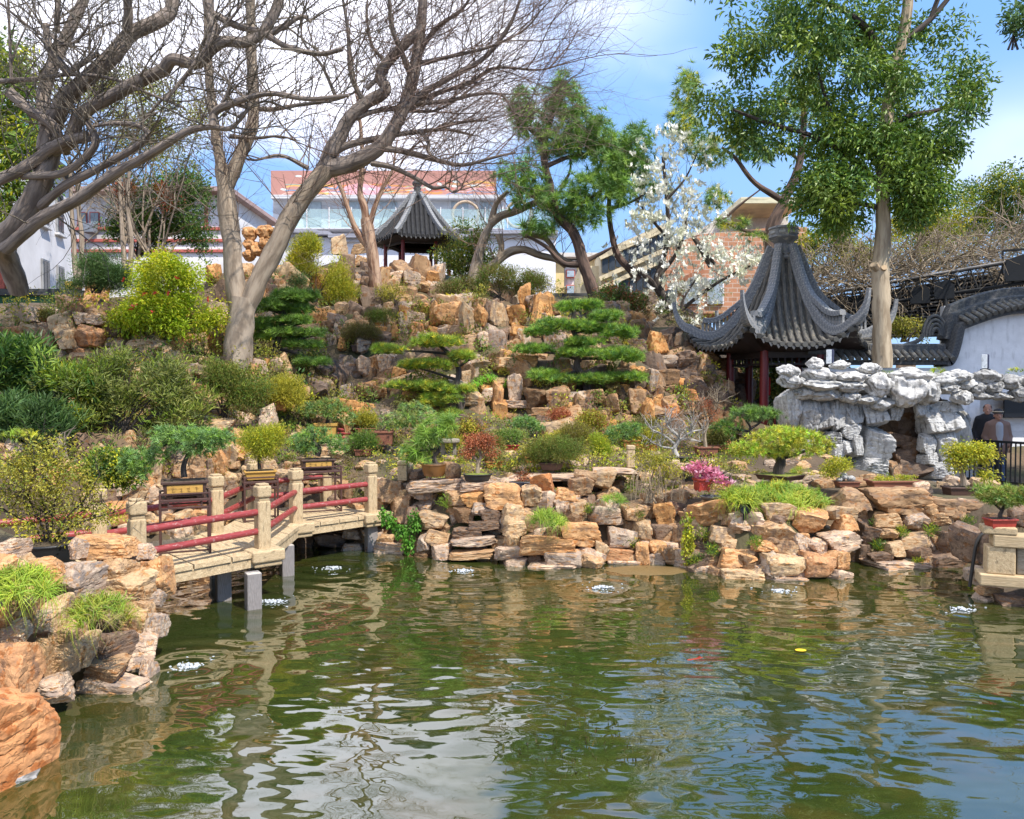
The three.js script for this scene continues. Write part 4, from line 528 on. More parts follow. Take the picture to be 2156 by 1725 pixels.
// ---------------------------------------------------------------- buildings behind the garden
const white = paint(0.78, 0.78, 0.80), cream = paint(0.70, 0.60, 0.40), glassDark = paint(0.05, 0.06, 0.075, { roughness: 0.12 }), redTrim = paint(0.55, 0.14, 0.11), greyTrim = paint(0.36, 0.37, 0.44);
function boxAt(name, parent, x0, y0, x1, y1, d, thick, mat, r = 0.01) { const a = at(x0, y1, d), b = at(x1, y0, d), w = b.x - a.x, h = b.y - a.y; return hang(name, rbox(w, h, thick, (a.x + b.x) / 2, (a.y + b.y) / 2, -d - thick / 2, r), mat, parent); }
{ // long pale building with the painted panel
  const d = 46, t = thing('building', 'long pale tiled building with a painted brown roof panel behind the hilltop pavilion', 'building', at(830, 600, d));
  const tiles = std({ map: texture(256, (u, v) => { const g = Math.min(Math.abs(((u * 16) % 1) - 0.5), Math.abs(((v * 16) % 1) - 0.5)); return g > 0.44 ? [0.5, 0.51, 0.55] : [0.72, 0.73, 0.77]; }, true, false), roughness: 0.5 });
  const grid = (n, x0, y0, x1, y1, dd, th) => { const m = boxAt(n, t, x0, y0, x1, y1, dd, th, tiles); const p = m.geometry.attributes.position, u = m.geometry.attributes.uv; for (let i = 0; i < p.count; i++) u.setXY(i, p.getX(i) * 0.14, p.getY(i) * 0.14); return m; };
  grid('wall', 560, 500, 1170, 700, d, 8);
  for (const [x0, x1, y] of [[555, 665, 482], [690, 1005, 492], [1005, 1175, 484]]) { boxAt('cornice', t, x0, y, x1, y + 8, d - 0.5, 9, greyTrim); boxAt('cornice', t, x0 + 2, y + 9, x1 - 2, y + 17, d - 0.25, 8, paint(0.62, 0.63, 0.68)); }
  boxAt('cornice', t, 662, 486, 693, 494, d - 0.45, 9, greyTrim);
  const pale = new THREE.MeshPhysicalMaterial({ color: new THREE.Color().setRGB(0.80, 0.90, 0.88), roughness: 0.12, transmission: 0.8, thickness: 0 });
  for (let k = 0; k < 12; k++) { const x = 600 + k * 47; boxAt('balcony_pane', t, x, 440, x + 44, 480, d + 0.4, 0.05, pale); boxAt('balcony_post', t, x + 44.6, 436, x + 46.4, 481, d + 0.38, 0.12, white); }
  boxAt('upper_wall', t, 575, 412, 1060, 482, d + 3, 5, white); boxAt('ledge', t, 570, 410, 1065, 418, d + 2.4, 6, paint(0.66, 0.66, 0.68));
  for (const x of [640, 720, 800, 950, 1010]) { const w = boxAt('window', t, x, 425, x + 36, 475, d + 2.95, 0.1, paint(0.45, 0.52, 0.55, { roughness: 0.2 })); }
  for (const x of [870, 980, 1092]) { const c = at(x, 452, d + 1.2), g = new THREE.TorusGeometry(0.78, 0.09, 8, 24); g.translate(c.x, c.y, c.z); hang('ring_ornament', g, paint(0.55, 0.42, 0.30), t); }
  // painted panel: loose waves of colour, no picture of anything
  const cv = document.createElement('canvas'); cv.width = 1024; cv.height = 256; const x = cv.getContext('2d'), R = rngOf(5); x.fillStyle = '#b08074'; x.fillRect(0, 0, 1024, 256);
  for (let k = 0; k < 70; k++) { x.strokeStyle = pick(['#c98a3e', '#d9b25a', '#4a86b8', '#e3d9c6', '#b5563f', '#7ab0a0', '#d8a0a8'], R); x.lineWidth = 4 + R() * 12; x.globalAlpha = 0.75; x.beginPath(); const a = R() * 1024, b = 110 + R() * 150; x.moveTo(a, b); x.bezierCurveTo(a + 40, b - 60 * R(), a + 80, b + 50 * R(), a + 130 * R() + 40, b - 20); x.stroke(); }
  x.globalAlpha = 0.9; x.fillStyle = '#d7a3ab'; x.beginPath(); x.ellipse(420, 190, 90, 60, 0.3, 0, 7); x.fill(); x.fillStyle = '#cfe0dc'; for (let k = 0; k < 9; k++) { x.beginPath(); x.ellipse(R() * 1024, 40 + R() * 150, 16, 10, R(), 0, 7); x.fill(); }
  const tex = new THREE.CanvasTexture(cv); tex.colorSpace = THREE.SRGBColorSpace; const pa = at(572, 412, d + 4), pb = at(1045, 364, d + 4), pg = new THREE.BoxGeometry(pb.x - pa.x, pb.y - pa.y + 0.2, 0.3); pg.translate((pa.x + pb.x) / 2, (pa.y + pb.y) / 2, -d - 4); hang('painted_panel', pg, std({ map: tex, roughness: 0.7 }), t);
}
{ // white house at the far left
  const a = at(-60, 560, 22), b = at(150, 560, 30), dir = V().subVectors(b, a).setY(0), L = dir.length(), t = thing('building', 'plain white house with narrow dark windows behind the leaning trunk at left', 'building', V(a.x, 3.5, a.z)); t.rotation.y = Math.atan2(-dir.z, dir.x);
  addMesh('wall', rbox(L, 9, 3, L / 2, 2.6, -1.5, 0.02), white, t); addMesh('string_course', rbox(L, 0.12, 0.1, L / 2, 1.55, 0.05, 0.02), paint(0.66, 0.67, 0.70), t);
  for (const x of [L * 0.66, L * 0.84]) for (const y of [2.9, 5.6]) { const f = addMesh('window', rbox(0.62, 1.5, 0.08, x, y, 0.04, 0.01), paint(0.33, 0.34, 0.36), t); const p1 = addMesh('pane', rbox(0.24, 1.36, 0.04, x - 0.14, y, 0.08, 0.005), glassDark, f), p2 = addMesh('pane', rbox(0.24, 1.36, 0.04, x + 0.14, y, 0.08, 0.005), glassDark, f); addMesh('sill', rbox(0.8, 0.08, 0.16, x, y - 0.82, 0.08, 0.01), white, f); }
  addMesh('eave', rbox(L + 0.4, 0.3, 3.6, L / 2, 7.2, -1.5, 0.03), darkTile, t);
}
{ // white and red house
  const d = 38, t = thing('building', 'white house with red beams and window frames half hidden by the left trees', 'building', at(310, 600, d));
  boxAt('wall', t, 145, 400, 480, 640, d, 6, white);
  for (const y of [478, 503, 525]) boxAt('red_beam', t, 146, y, 479, y + 6, d - 0.12, 0.11, redTrim);
  for (const x of [245, 340, 430]) boxAt('red_post', t, x, 402, x + 6, 478, d - 0.1, 0.09, redTrim);
  for (const x of [162, 188, 270, 300, 365, 395]) { const f = boxAt('window', t, x, 446, x + 20, 474, d - 0.08, 0.07, redTrim); boxAt('pane', f, x + 2, 448, x + 18, 472, d - 0.12, 0.05, paint(0.22, 0.27, 0.30, { roughness: 0.2 })); }
  boxAt('roof', t, 140, 392, 485, 402, d - 0.8, 8, paint(0.45, 0.32, 0.30));
  const cl = boxAt('air_conditioner', t, 172, 470, 194, 488, d - 0.6, 0.5, paint(0.22, 0.25, 0.30));
}
{ // low tiled wall with a green band, far left
  const d = 21.5, t = thing('garden_wall', 'low wall with green band and dark tile coping behind the left rock terrace', 'wall', at(60, 640, d));
  boxAt('green_band', t, -40, 622, 160, 660, d, 0.3, paint(0.05, 0.22, 0.12)); boxAt('coping', t, -42, 608, 162, 622, d - 0.2, 0.7, darkTile); boxAt('red_column', t, -6, 530, 8, 608, d - 0.1, 0.2, redTrim); boxAt('yellow_panel', t, 8, 545, 30, 608, d - 0.05, 0.12, paint(0.62, 0.42, 0.08)); boxAt('red_column', t, 155, 590, 163, 640, d - 0.1, 0.2, redTrim); boxAt('yellow_panel', t, 136, 592, 155, 622, d - 0.05, 0.12, paint(0.62, 0.42, 0.08));
}
{ // buildings on the right
  const d = 44, t = thing('building', 'terracotta brick building with a sloping roofline behind the white blossom tree', 'building', at(1500, 620, d));
  const brick = std({ map: texture(512, (u, v) => { const r = Math.floor(v * 24), x = u * 12 + (r % 2) * 0.5, gx = Math.abs((x % 1) - 0.5), gy = Math.abs(((v * 24) % 1) - 0.5); const k = 0.85 + 0.3 * PN.noise(Math.floor(x) * 3.1, r * 2.7, 1); return gx > 0.46 || gy > 0.42 ? [0.50, 0.38, 0.30] : [0.50 * k, 0.235 * k, 0.125 * k]; }, true, false), roughness: 0.85 });
  const pt = (a, b) => { const p = at(a, b, d); return [p.x, p.y]; };
  const g = extrude([pt(1325, 660), pt(1325, 566), pt(1405, 520), pt(1470, 494), pt(1640, 478), pt(1700, 478), pt(1700, 660)], 6); g.translate(0, 0, -d - 6); { const p = g.attributes.position, u = g.attributes.uv; for (let i = 0; i < p.count; i++) u.setXY(i, p.getX(i) * 0.16, p.getY(i) * 0.16); } hang('brick_wall', g, brick, t);
  const g2 = extrude([pt(1440, 500), pt(1520, 448), pt(1570, 425), pt(1700, 405), pt(1700, 500)], 5); g2.translate(0, 0, -d - 8); hang('upper_storey', g2, paint(0.66, 0.64, 0.58), t);
  boxAt('eave', t, 1560, 415, 1700, 428, d - 0.6, 6, paint(0.70, 0.66, 0.46));
  for (const [x0, y0, x1, y1] of [[1395, 602, 1425, 640], [1440, 590, 1475, 640], [1490, 585, 1525, 640]]) { const f = boxAt('window', t, x0, y0, x1, y1, d - 0.15, 0.12, white); boxAt('pane', f, x0 + 3, y0 + 3, x1 - 3, y1, d - 0.2, 0.06, paint(0.35, 0.42, 0.48, { roughness: 0.15 })); }
  const co = new TB(); const A = at(1330, 640, d - 0.3), B = at(1480, 570, d - 0.3); co.bar(A, B, 0.35, 0.3); co.build('sloping_trim', paint(0.40, 0.17, 0.09), t);
  const e = 41, u = thing('building', 'cream stairwell building with dark window bands left of the brick building', 'building', at(1320, 620, e)), P = (a, b, dd = e) => at(a, b, dd);
  boxAt('wall', u, 1222, 560, 1330, 660, e + 1, 4, cream);
  { const pq = (a, b) => { const p = at(a, b, e); return [p.x, p.y]; }; const w = extrude([pq(1265, 660), pq(1265, 530), pq(1400, 470), pq(1400, 660)], 3); w.translate(0, 0, -e - 3); hang('gable', w, paint(0.58, 0.52, 0.38), u);
    for (const [o, h] of [[0, 30], [64, 34]]) for (let k = 0; k < 9; k++) { const x = 1268 + k * 14.5, y = 545 + o - k * 6.2; if (y + h > 650) continue; boxAt('window', u, x, y, x + 12.5, y + h, e - 0.12, 0.1, glassDark); }
    for (const o of [-8, 36, 56]) { const tb = new TB(); tb.bar(P(1262, 552 + o, e - 0.2), P(1402, 490 + o, e - 0.2), 0.3, 0.22); tb.build('sloping_band', cream, u); } }
  const f = 50, y = thing('building', 'yellow rendered building with a white bay between the two pine trunks', 'building', at(1200, 620, f)), yel = paint(0.72, 0.58, 0.30);
  boxAt('wall', y, 1105, 540, 1188, 700, f, 5, yel); boxAt('wall', y, 1215, 545, 1275, 700, f, 5, yel); boxAt('bay', y, 1188, 548, 1215, 700, f + 0.2, 4, white);
  for (const [a, b] of [[568, 585], [600, 620]]) { const wf = boxAt('window', y, 1192, a, 1211, b, f - 0.05, 0.2, redTrim); boxAt('pane', wf, 1194, a + 2, 1209, b - 2, f - 0.1, 0.12, paint(0.40, 0.5, 0.6, { roughness: 0.2 })); }
  boxAt('parapet', y, 1100, 532, 1280, 541, f - 0.5, 6, paint(0.66, 0.64, 0.60));
  const wl = thing('garden_wall', 'pale grey roofed garden wall behind the blossom tree', 'wall', at(1330, 650, 27)); boxAt('wall', wl, 1170, 636, 1420, 700, 27, 0.4, paint(0.5, 0.5, 0.5)); boxAt('coping', wl, 1165, 624, 1424, 638, 26.8, 0.9, darkTile); boxAt('coping_ridge', wl, 1165, 617, 1424, 624, 27, 0.3, darkTile);
  const far = thing('building', 'far pale tower block at the left end of the pale tiled building', 'building', at(560, 600, 60)); boxAt('wall', far, 478, 505, 600, 700, 60, 8, paint(0.62, 0.58, 0.58)); boxAt('roof', far, 474, 497, 604, 506, 59.5, 9, paint(0.45, 0.30, 0.28)); for (let k = 0; k < 5; k++) boxAt('window', far, 486 + k * 22, 520, 498 + k * 22, 545, 59.9, 0.2, glassDark);
}

// ---------------------------------------------------------------- people (seen at a distance, waist up above the fence)
function blob(bones, min, max, N, k = 0.03) { // smooth union of tapered capsules, meshed
  const mc = new MarchingCubes(N, new THREE.MeshBasicMaterial(), false, false, 200000), size = Math.max(max.x - min.x, max.y - min.y, max.z - min.z), c = V().addVectors(min, max).multiplyScalar(0.5), p = V(), h = size / 2;
  mc.isolation = 0;
  for (let z = 0; z < N; z++) for (let y = 0; y < N; y++) for (let x = 0; x < N; x++) {
    p.set((x / N * 2 - 1) * h + c.x, (y / N * 2 - 1) * h + c.y, (z / N * 2 - 1) * h + c.z); let d = 9;
    for (const [a, b, ra, rb, sx = 1, szz = 1] of bones) { const ex = b[0] - a[0], ey = b[1] - a[1], ez = b[2] - a[2], l = ex * ex + ey * ey + ez * ez + 1e-9, t = clamp(((p.x - a[0]) * ex + (p.y - a[1]) * ey + (p.z - a[2]) * ez) / l), q = Math.hypot((p.x - a[0] - ex * t) / sx, p.y - a[1] - ey * t, (p.z - a[2] - ez * t) / szz) - lerp(ra, rb, t); const m = clamp(0.5 + 0.5 * (q - d) / k); d = lerp(q, d, m) - k * m * (1 - m); }
    mc.field[x + y * N + z * N * N] = -d;
  }
  mc.update(); const n = mc.count, g = new THREE.BufferGeometry(), P = new Float32Array(n * 3), Q = new Float32Array(n * 3);
  for (let i = 0; i < n; i++) { P[i * 3] = mc.positionArray[i * 3] * h + c.x; P[i * 3 + 1] = mc.positionArray[i * 3 + 1] * h + c.y; P[i * 3 + 2] = mc.positionArray[i * 3 + 2] * h + c.z; for (let k2 = 0; k2 < 3; k2++) Q[i * 3 + k2] = mc.normalArray[i * 3 + k2]; }
  g.setAttribute('position', new THREE.BufferAttribute(P, 3)); g.setAttribute('normal', new THREE.BufferAttribute(Q, 3)); return g;
}
const flat = (r, g, b, ro = 0.85) => std({ color: new THREE.Color().setRGB(r, g, b), roughness: ro });
function person(label, pos, turn, o) {
  const t = thing('person', label, 'person', pos); t.rotation.y = turn;
  const skin = flat(0.42, 0.22, 0.15, 0.6), H = 1.0;
  const hand = (s) => { const a = [s * 0.21, 0.93, 0.12], L = [[a, [s * 0.205, 0.87, 0.16], 0.035, 0.03, 0.6, 1]]; for (let f = 0; f < 4; f++) { const z = 0.125 + f * 0.022, l = [0.06, 0.07, 0.065, 0.05][f]; L.push([[s * 0.205, 0.865, z], [s * 0.195, 0.865 - l * 0.6, z + 0.01], 0.010, 0.009], [[s * 0.195, 0.865 - l * 0.6, z + 0.01], [s * 0.175, 0.865 - l, z + 0.012], 0.009, 0.008]); } L.push([[s * 0.2, 0.90, 0.16], [s * 0.18, 0.87, 0.20], 0.012, 0.010]); return L; };
  const body = blob([[[0, 1.44, 0.0], [0, 1.53, 0.015], 0.055, 0.052], [[0, 1.60, 0.02], [0, 1.67, 0.005], 0.078, 0.088, 0.92, 1.08], [[0, 1.56, 0.055], [0, 1.545, 0.075], 0.045, 0.035], [[0, 1.615, 0.10], [0, 1.59, 0.118], 0.010, 0.016], [[-0.085, 1.62, 0.01], [-0.085, 1.59, 0.01], 0.018, 0.014, 0.6], [[0.085, 1.62, 0.01], [0.085, 1.59, 0.01], 0.018, 0.014, 0.6], [[0, 1.40, 0], [0, 1.0, 0], 0.13, 0.13, 1.2, 0.8], ...hand(-1), ...hand(1)], V(-0.45, 0.7, -0.45), V(0.45, 1.85, 0.7), 96, 0.018);
  addMesh('body', body, skin, t);
  const eyes = []; for (const s of [-1, 1]) { const e = new THREE.SphereGeometry(0.011, 8, 6); e.translate(s * 0.032, 1.625, 0.088); eyes.push(e); } addMesh('eyes', merge(eyes), flat(0.02, 0.015, 0.012, 0.3), t);
  addMesh('jacket', blob([[[0, 1.38, -0.01], [0, 1.06, 0.0], 0.165, 0.185, 1.22, 0.8], [[0, 1.06, 0], [0, 0.86, 0], 0.185, 0.19, 1.15, 0.85], [[-0.17, 1.40, -0.01], [-0.25, 1.14, -0.04], 0.085, 0.06], [[-0.25, 1.14, -0.04], [-0.215, 0.95, 0.10], 0.058, 0.045], [[0.17, 1.40, -0.01], [0.25, 1.14, -0.04], 0.085, 0.06], [[0.25, 1.14, -0.04], [0.215, 0.95, 0.10], 0.058, 0.045], [[-0.08, 1.46, -0.03], [0.08, 1.46, -0.03], 0.05, 0.05]], V(-0.45, 0.6, -0.4), V(0.45, 1.6, 0.4), 64, 0.03), o.jacket, t);
  if (o.shirt) addMesh('shirt', blob([[[0, 1.38, 0.06], [0, 0.98, 0.075], 0.105, 0.115, 0.9, 0.85], [[-0.05, 1.47, 0.03], [0.05, 1.47, 0.03], 0.035, 0.035]], V(-0.3, 0.8, -0.2), V(0.3, 1.55, 0.3), 48, 0.03), o.shirt, t);
  addMesh('trousers', blob([[[0, 0.92, 0], [0, 0.86, 0], 0.16, 0.16, 1.1, 0.8], [[-0.09, 0.85, 0], [-0.1, 0.48, 0.01], 0.095, 0.07], [[-0.1, 0.48, 0.01], [-0.1, 0.08, -0.02], 0.065, 0.06], [[0.09, 0.85, 0], [0.1, 0.48, 0.01], 0.095, 0.07], [[0.1, 0.48, 0.01], [0.1, 0.08, -0.02], 0.065, 0.06]], V(-0.4, 0, -0.4), V(0.4, 1.05, 0.4), 56, 0.02), o.trousers, t);
  addMesh('shoes', merge([-1, 1].map((s) => rbox(0.1, 0.09, 0.26, s * 0.1, 0.045, 0.04, 0.04))), flat(0.03, 0.03, 0.03), t);
  if (o.hat) { const cap = new THREE.SphereGeometry(0.108, 20, 12, 0, Math.PI * 2, 0, Math.PI * 0.5); cap.scale(0.98, 0.95, 1.1); cap.translate(0, 1.665, 0.0); addMesh('cap', cap, o.hat, t); const brim = new THREE.SphereGeometry(0.1, 16, 8, 0, Math.PI, Math.PI * 0.4, Math.PI * 0.1); brim.scale(1, 0.35, 1.6); brim.translate(0, 1.655, 0.02); addMesh('visor', brim, o.hat, t); const band = new THREE.TorusGeometry(0.104, 0.014, 8, 24); band.rotateX(Math.PI / 2); band.scale(0.99, 1, 1.1); band.translate(0, 1.70, 0); addMesh('hat_band', band, flat(0.5, 0.42, 0.3), t); }
  else { const hair = new THREE.SphereGeometry(0.1, 18, 12, 0, Math.PI * 2, 0, Math.PI * 0.48); hair.rotateX(-0.35); hair.scale(0.95, 1, 1.08); hair.translate(0, 1.655, -0.006); addMesh('hair', hair, flat(0.02, 0.016, 0.014), t); }
  return t;
}
person('visitor in dark cap, brown jacket and grey shirt standing behind the black fence', V(at(2101, 900, 17.3).x, 0.40, -17.3), -0.25, { jacket: flat(0.21, 0.13, 0.10), shirt: flat(0.36, 0.37, 0.40), trousers: flat(0.06, 0.09, 0.16), hat: flat(0.025, 0.025, 0.03) });
person('dark-haired visitor in black coat half hidden behind the visitor with the cap', V(at(2079, 900, 18.0).x, 0.50, -18.0), -0.5, { jacket: flat(0.012, 0.013, 0.018), trousers: flat(0.02, 0.02, 0.025) });
// ---------------------------------------------------------------- foliage makers
function leafClump(seed, n, R0, len, wid, o = {}) { // small leaves spread through a ball
  const R = rngOf(seed), t = new TB(), w = [1, 1, 1];
  for (let k = 0; k < n; k++) {
    const dir = V(R() * 2 - 1, (R() * 2 - 1) * (o.flat ?? 1), R() * 2 - 1); if (dir.length() > 1 || dir.length() < 0.1) { k--; continue; }
    const p = dir.clone().multiplyScalar(R0), out = dir.clone().normalize().multiplyScalar(0.7).add(V(R() - 0.5, R() - 0.5 + (o.up ?? 0), R() - 0.5).multiplyScalar(1.4)).normalize(), side = V().crossVectors(out, V(R() - 0.5, R() + 0.3, R() - 0.5)).normalize(), nn = V().crossVectors(side, out), l = len * (0.7 + 0.6 * R()), b = wid * (0.7 + 0.6 * R()) / 2;
    const a = p, m = p.clone().addScaledVector(out, l * 0.45), e = p.clone().addScaledVector(out, l).addScaledVector(nn, -l * (o.droop ?? 0.15)), s1 = m.clone().addScaledVector(side, b).addScaledVector(nn, b * 0.4), s2 = m.clone().addScaledVector(side, -b).addScaledVector(nn, b * 0.4), k2 = 0.8 + 0.4 * R();
    t.tri(a, s1, e, [k2, k2, k2]); t.tri(a, e, s2, [k2, k2, k2]);
  }
  const g = t.geometry(); g.deleteAttribute('color'); return g;
}
function needleTuft(seed, n, len, wid, spread) { // needles bursting upward from one point, +y
  const R = rngOf(seed), t = new TB();
  for (let k = 0; k < n; k++) { const a = R() * 6.283, s = spread * Math.sqrt(R()), d = V(Math.cos(a) * Math.sin(s), Math.cos(s), Math.sin(a) * Math.sin(s)), side = V().crossVectors(d, V(R() - 0.5, R() - 0.5, R() - 0.5)).normalize().multiplyScalar(wid / 2), l = len * (0.7 + 0.5 * R()), o = d.clone().multiplyScalar(len * 0.06 * R()); t.tri(o.clone().sub(side), o.clone().add(side), d.clone().multiplyScalar(l).add(o)); }
  const g = t.geometry(); g.deleteAttribute('color'); return g;
}
function grassTuft(seed, n, len, wid, droop) {
  const R = rngOf(seed), t = new TB();
  for (let k = 0; k < n; k++) {
    const a = R() * 6.283, l = len * (0.55 + 0.6 * R()), lean = 0.35 + 0.75 * R(), d = V(Math.cos(a), 0, Math.sin(a)), s = V(-d.z, 0, d.x).multiplyScalar(wid * 0.5), c = []; const b = d.clone().multiplyScalar(0.05 * len * R());
    for (let i = 0; i <= 4; i++) { const q = i / 4; c.push(b.clone().addScaledVector(d, l * lean * q * (0.5 + 0.5 * q)).add(V(0, l * (q * (1.15 - 0.15 * q) - droop * q * q * q * lean), 0))); }
    for (let i = 0; i < 4; i++) { const w0 = 1 - (i / 4) ** 2, w1 = 1 - ((i + 1) / 4) ** 2, A = c[i].clone().addScaledVector(s, -w0), B = c[i].clone().addScaledVector(s, w0), C = c[i + 1].clone().addScaledVector(s, w1), D = c[i + 1].clone().addScaledVector(s, -w1); i < 3 ? t.quad(A, B, C, D) : t.tri(A, B, c[4]); }
  }
  const g = t.geometry(); g.deleteAttribute('color'); return g;
}
const C = { // leaf clusters in metres
  broad: [1, 2, 3].map((s) => leafClump(s, 26, 0.30, 0.15, 0.062, { droop: 0.35 })), small: [4, 5, 6].map((s) => leafClump(s, 34, 0.17, 0.062, 0.030)), lance: [7, 8].map((s) => leafClump(s, 26, 0.16, 0.135, 0.022, { up: 0.5 })), tiny: [9, 10].map((s) => leafClump(s, 26, 0.11, 0.030, 0.019)), azalea: [11, 12].map((s) => leafClump(s, 12, 0.085, 0.036, 0.018, { up: 0.3 })),
  petal: [13, 14].map((s) => leafClump(s, 9, 0.045, 0.075, 0.045, { up: 0.6, droop: -0.1 })), pine: [15, 16].map((s) => needleTuft(s, 20, 0.13, 0.013, 1.25)), longpine: [17, 18].map((s) => needleTuft(s, 26, 0.20, 0.012, 1.7)), bonsai: [19, 20].map((s) => needleTuft(s, 16, 0.062, 0.009, 1.35)), farpine: [21, 22].map((s) => needleTuft(s, 30, 0.26, 0.022, 1.7)), fluffy: [23, 24].map((s) => leafClump(s, 40, 0.13, 0.05, 0.010, { up: 0.4 })),
  ivy: [25].map((s) => leafClump(s, 5, 0.05, 0.062, 0.058)), moss: [26].map((s) => leafClump(s, 22, 0.05, 0.022, 0.014, { flat: 0.5, up: 0.6 })),
};
const QU = new THREE.Quaternion(), M4 = new THREE.Matrix4();
function scatter(name, kind, mat, items, parent, R) { // items: { p, s, c, n? }; copies of one leaf cluster joined into one mesh
  const list = C[kind], g = list[Math.floor(R() * list.length)], gp = g.attributes.position.array, gn = g.attributes.normal.array, gi = g.index.array, nv = gp.length / 3, n = items.length, o = worldPos(parent);
  const P = new Float32Array(n * nv * 3), N = new Float32Array(n * nv * 3), K = new Float32Array(n * nv * 3), I = new Uint32Array(n * gi.length), m3 = new THREE.Matrix3(), e = m3.elements;
  items.forEach((it, i) => {
    if (it.n) QU.setFromUnitVectors(V(0, 1, 0), it.n).multiply(new THREE.Quaternion().setFromAxisAngle(V(0, 1, 0), R() * 6.283)); else QU.setFromEuler(new THREE.Euler((R() - 0.5) * 1.2, R() * 6.283, (R() - 0.5) * 1.2));
    m3.setFromMatrix4(M4.makeRotationFromQuaternion(QU)); const gr = it.c[1] < 0.55 && it.c[1] > it.c[0] && it.c[1] > it.c[2], s = it.s, x0 = it.p.x - o.x, y0 = it.p.y - o.y, z0 = it.p.z - o.z, b = i * nv * 3, [r, gg, bb] = it.c;
    for (let v = 0; v < nv; v++) {
      const x = gp[v * 3], y = gp[v * 3 + 1], z = gp[v * 3 + 2], u = gn[v * 3], w = gn[v * 3 + 1], q = gn[v * 3 + 2], k = b + v * 3;
      P[k] = (e[0] * x + e[3] * y + e[6] * z) * s + x0; P[k + 1] = (e[1] * x + e[4] * y + e[7] * z) * s + y0; P[k + 2] = (e[2] * x + e[5] * y + e[8] * z) * s + z0;
      N[k] = e[0] * u + e[3] * w + e[6] * q; N[k + 1] = e[1] * u + e[4] * w + e[7] * q; N[k + 2] = e[2] * u + e[5] * w + e[8] * q; const f = (it.c[0] > 0.5 || it.c[2] > 0.3 ? 1 : 1.55) * (0.85 + 0.3 * ((v * 7919 + i * 31) % 13) / 13); K[k] = r * f * (gr ? 1.32 : 1); K[k + 1] = gg * f * (gr ? 1.1 : 1); K[k + 2] = bb * f * (gr ? 0.8 : 1);
    }
    for (let v = 0; v < gi.length; v++) I[i * gi.length + v] = gi[v] + i * nv;
  });
  const q = new THREE.BufferGeometry(); q.setAttribute('position', new THREE.BufferAttribute(P, 3)); q.setAttribute('normal', new THREE.BufferAttribute(N, 3)); q.setAttribute('color', new THREE.BufferAttribute(K, 3)); q.setIndex(new THREE.BufferAttribute(I, 1));
  return addMesh(name, q, mat, parent);
}
const tint = (R, list, v = 0.25) => { const a = list[Math.floor(R() * list.length)], b = list[Math.floor(R() * list.length)], k = (1 - v) + 2 * v * R(); return mix3(a, b, R()).map((q) => q * k); };
function inBlobs(blobs, n, R, shell = 0.55, gap = 0) { // blobs: [centre, rx, ry, rz]; points mostly near the surface, broken up by noise
  const vol = blobs.map(([, a, b, c]) => Math.pow(a * b * c, 0.72)), sum = vol.reduce((a, b) => a + b, 0), outp = [];
  for (let i = 0; i < blobs.length; i++) { const m = Math.round(n * vol[i] / sum), [c, rx, ry, rz] = blobs[i]; for (let k = 0; k < m; k++) { const d = V(R() * 2 - 1, R() * 2 - 1, R() * 2 - 1); if (d.length() > 1) { k--; continue; } d.normalize(); let r = shell + (1 - shell) * Math.sqrt(R()); if (R() < 0.07) r *= 1.28; r *= 1 + 0.6 * PN.noise(d.x * 2.2 + c.x, d.y * 2.2 + c.y, d.z * 2.2 + c.z); const p = V(c.x + d.x * rx * r, c.y + d.y * ry * r, c.z + d.z * rz * r); if (gap && PN.noise(p.x * gap, p.y * gap, p.z * gap) < -0.02) continue; outp.push({ p, n: d }); } }
  return outp;
}
const pxBlobs = (list, d, deep = 1) => list.map(([x, y, rx, ry, dd = 0]) => [at(x, y, d + dd), sz(rx, d), sz(ry, d), sz((rx + ry) / 2, d) * deep]);
const limb = (tb, pts, r0, r1, sides = 8, col = [1, 1, 1], pw = 0.9) => { const c = curve(pts, Math.max(6, (pts.length - 1) * 6)); tb.tube(c, (t) => lerp(r0, r1, Math.pow(t, pw)), sides, col, { lump: 0.22, vr: 0.5, caps: true }); return c; };
const pxPath = (list, d) => list.map(([x, y, dd = 0]) => at(x, y, d + dd));
function grow(tb, p, dir, len, rad, level, R, o) { // branch with forking twigs
  const pts = [p.clone()], d = dir.clone().normalize(), N = level > 1 ? 7 : 5; let q = p.clone();
  for (let i = 0; i < N; i++) { d.add(V(R() - 0.5, R() - 0.5 + (o.up ?? 0.05), R() - 0.5).multiplyScalar(o.wob ?? 0.42)).normalize(); q = q.clone().addScaledVector(d, len / N); pts.push(q); }
  tb.tube(pts, (t) => lerp(rad, rad * 0.35, t), level > 2 ? 6 : level > 1 ? 5 : 3, o.col ?? [1, 1, 1]);
  if (level <= 0) { o.tips?.push(pts[N]); return; }
  const kids = o.kids ?? 4; for (let k = 0; k < kids; k++) { const t = 0.25 + 0.75 * (k + R()) / kids, i = Math.min(N - 1, Math.floor(t * N)), b = pts[i].clone().lerp(pts[i + 1], t * N - i), dd = V().subVectors(pts[i + 1], pts[i]).normalize(), ax = V(R() - 0.5, R() - 0.5, R() - 0.5).cross(dd).normalize(), a = 0.4 + 0.7 * R(); grow(tb, b, dd.multiplyScalar(Math.cos(a)).addScaledVector(ax, Math.sin(a)), len * (0.45 + 0.25 * R()), rad * 0.5, level - 1, R, o); }
}
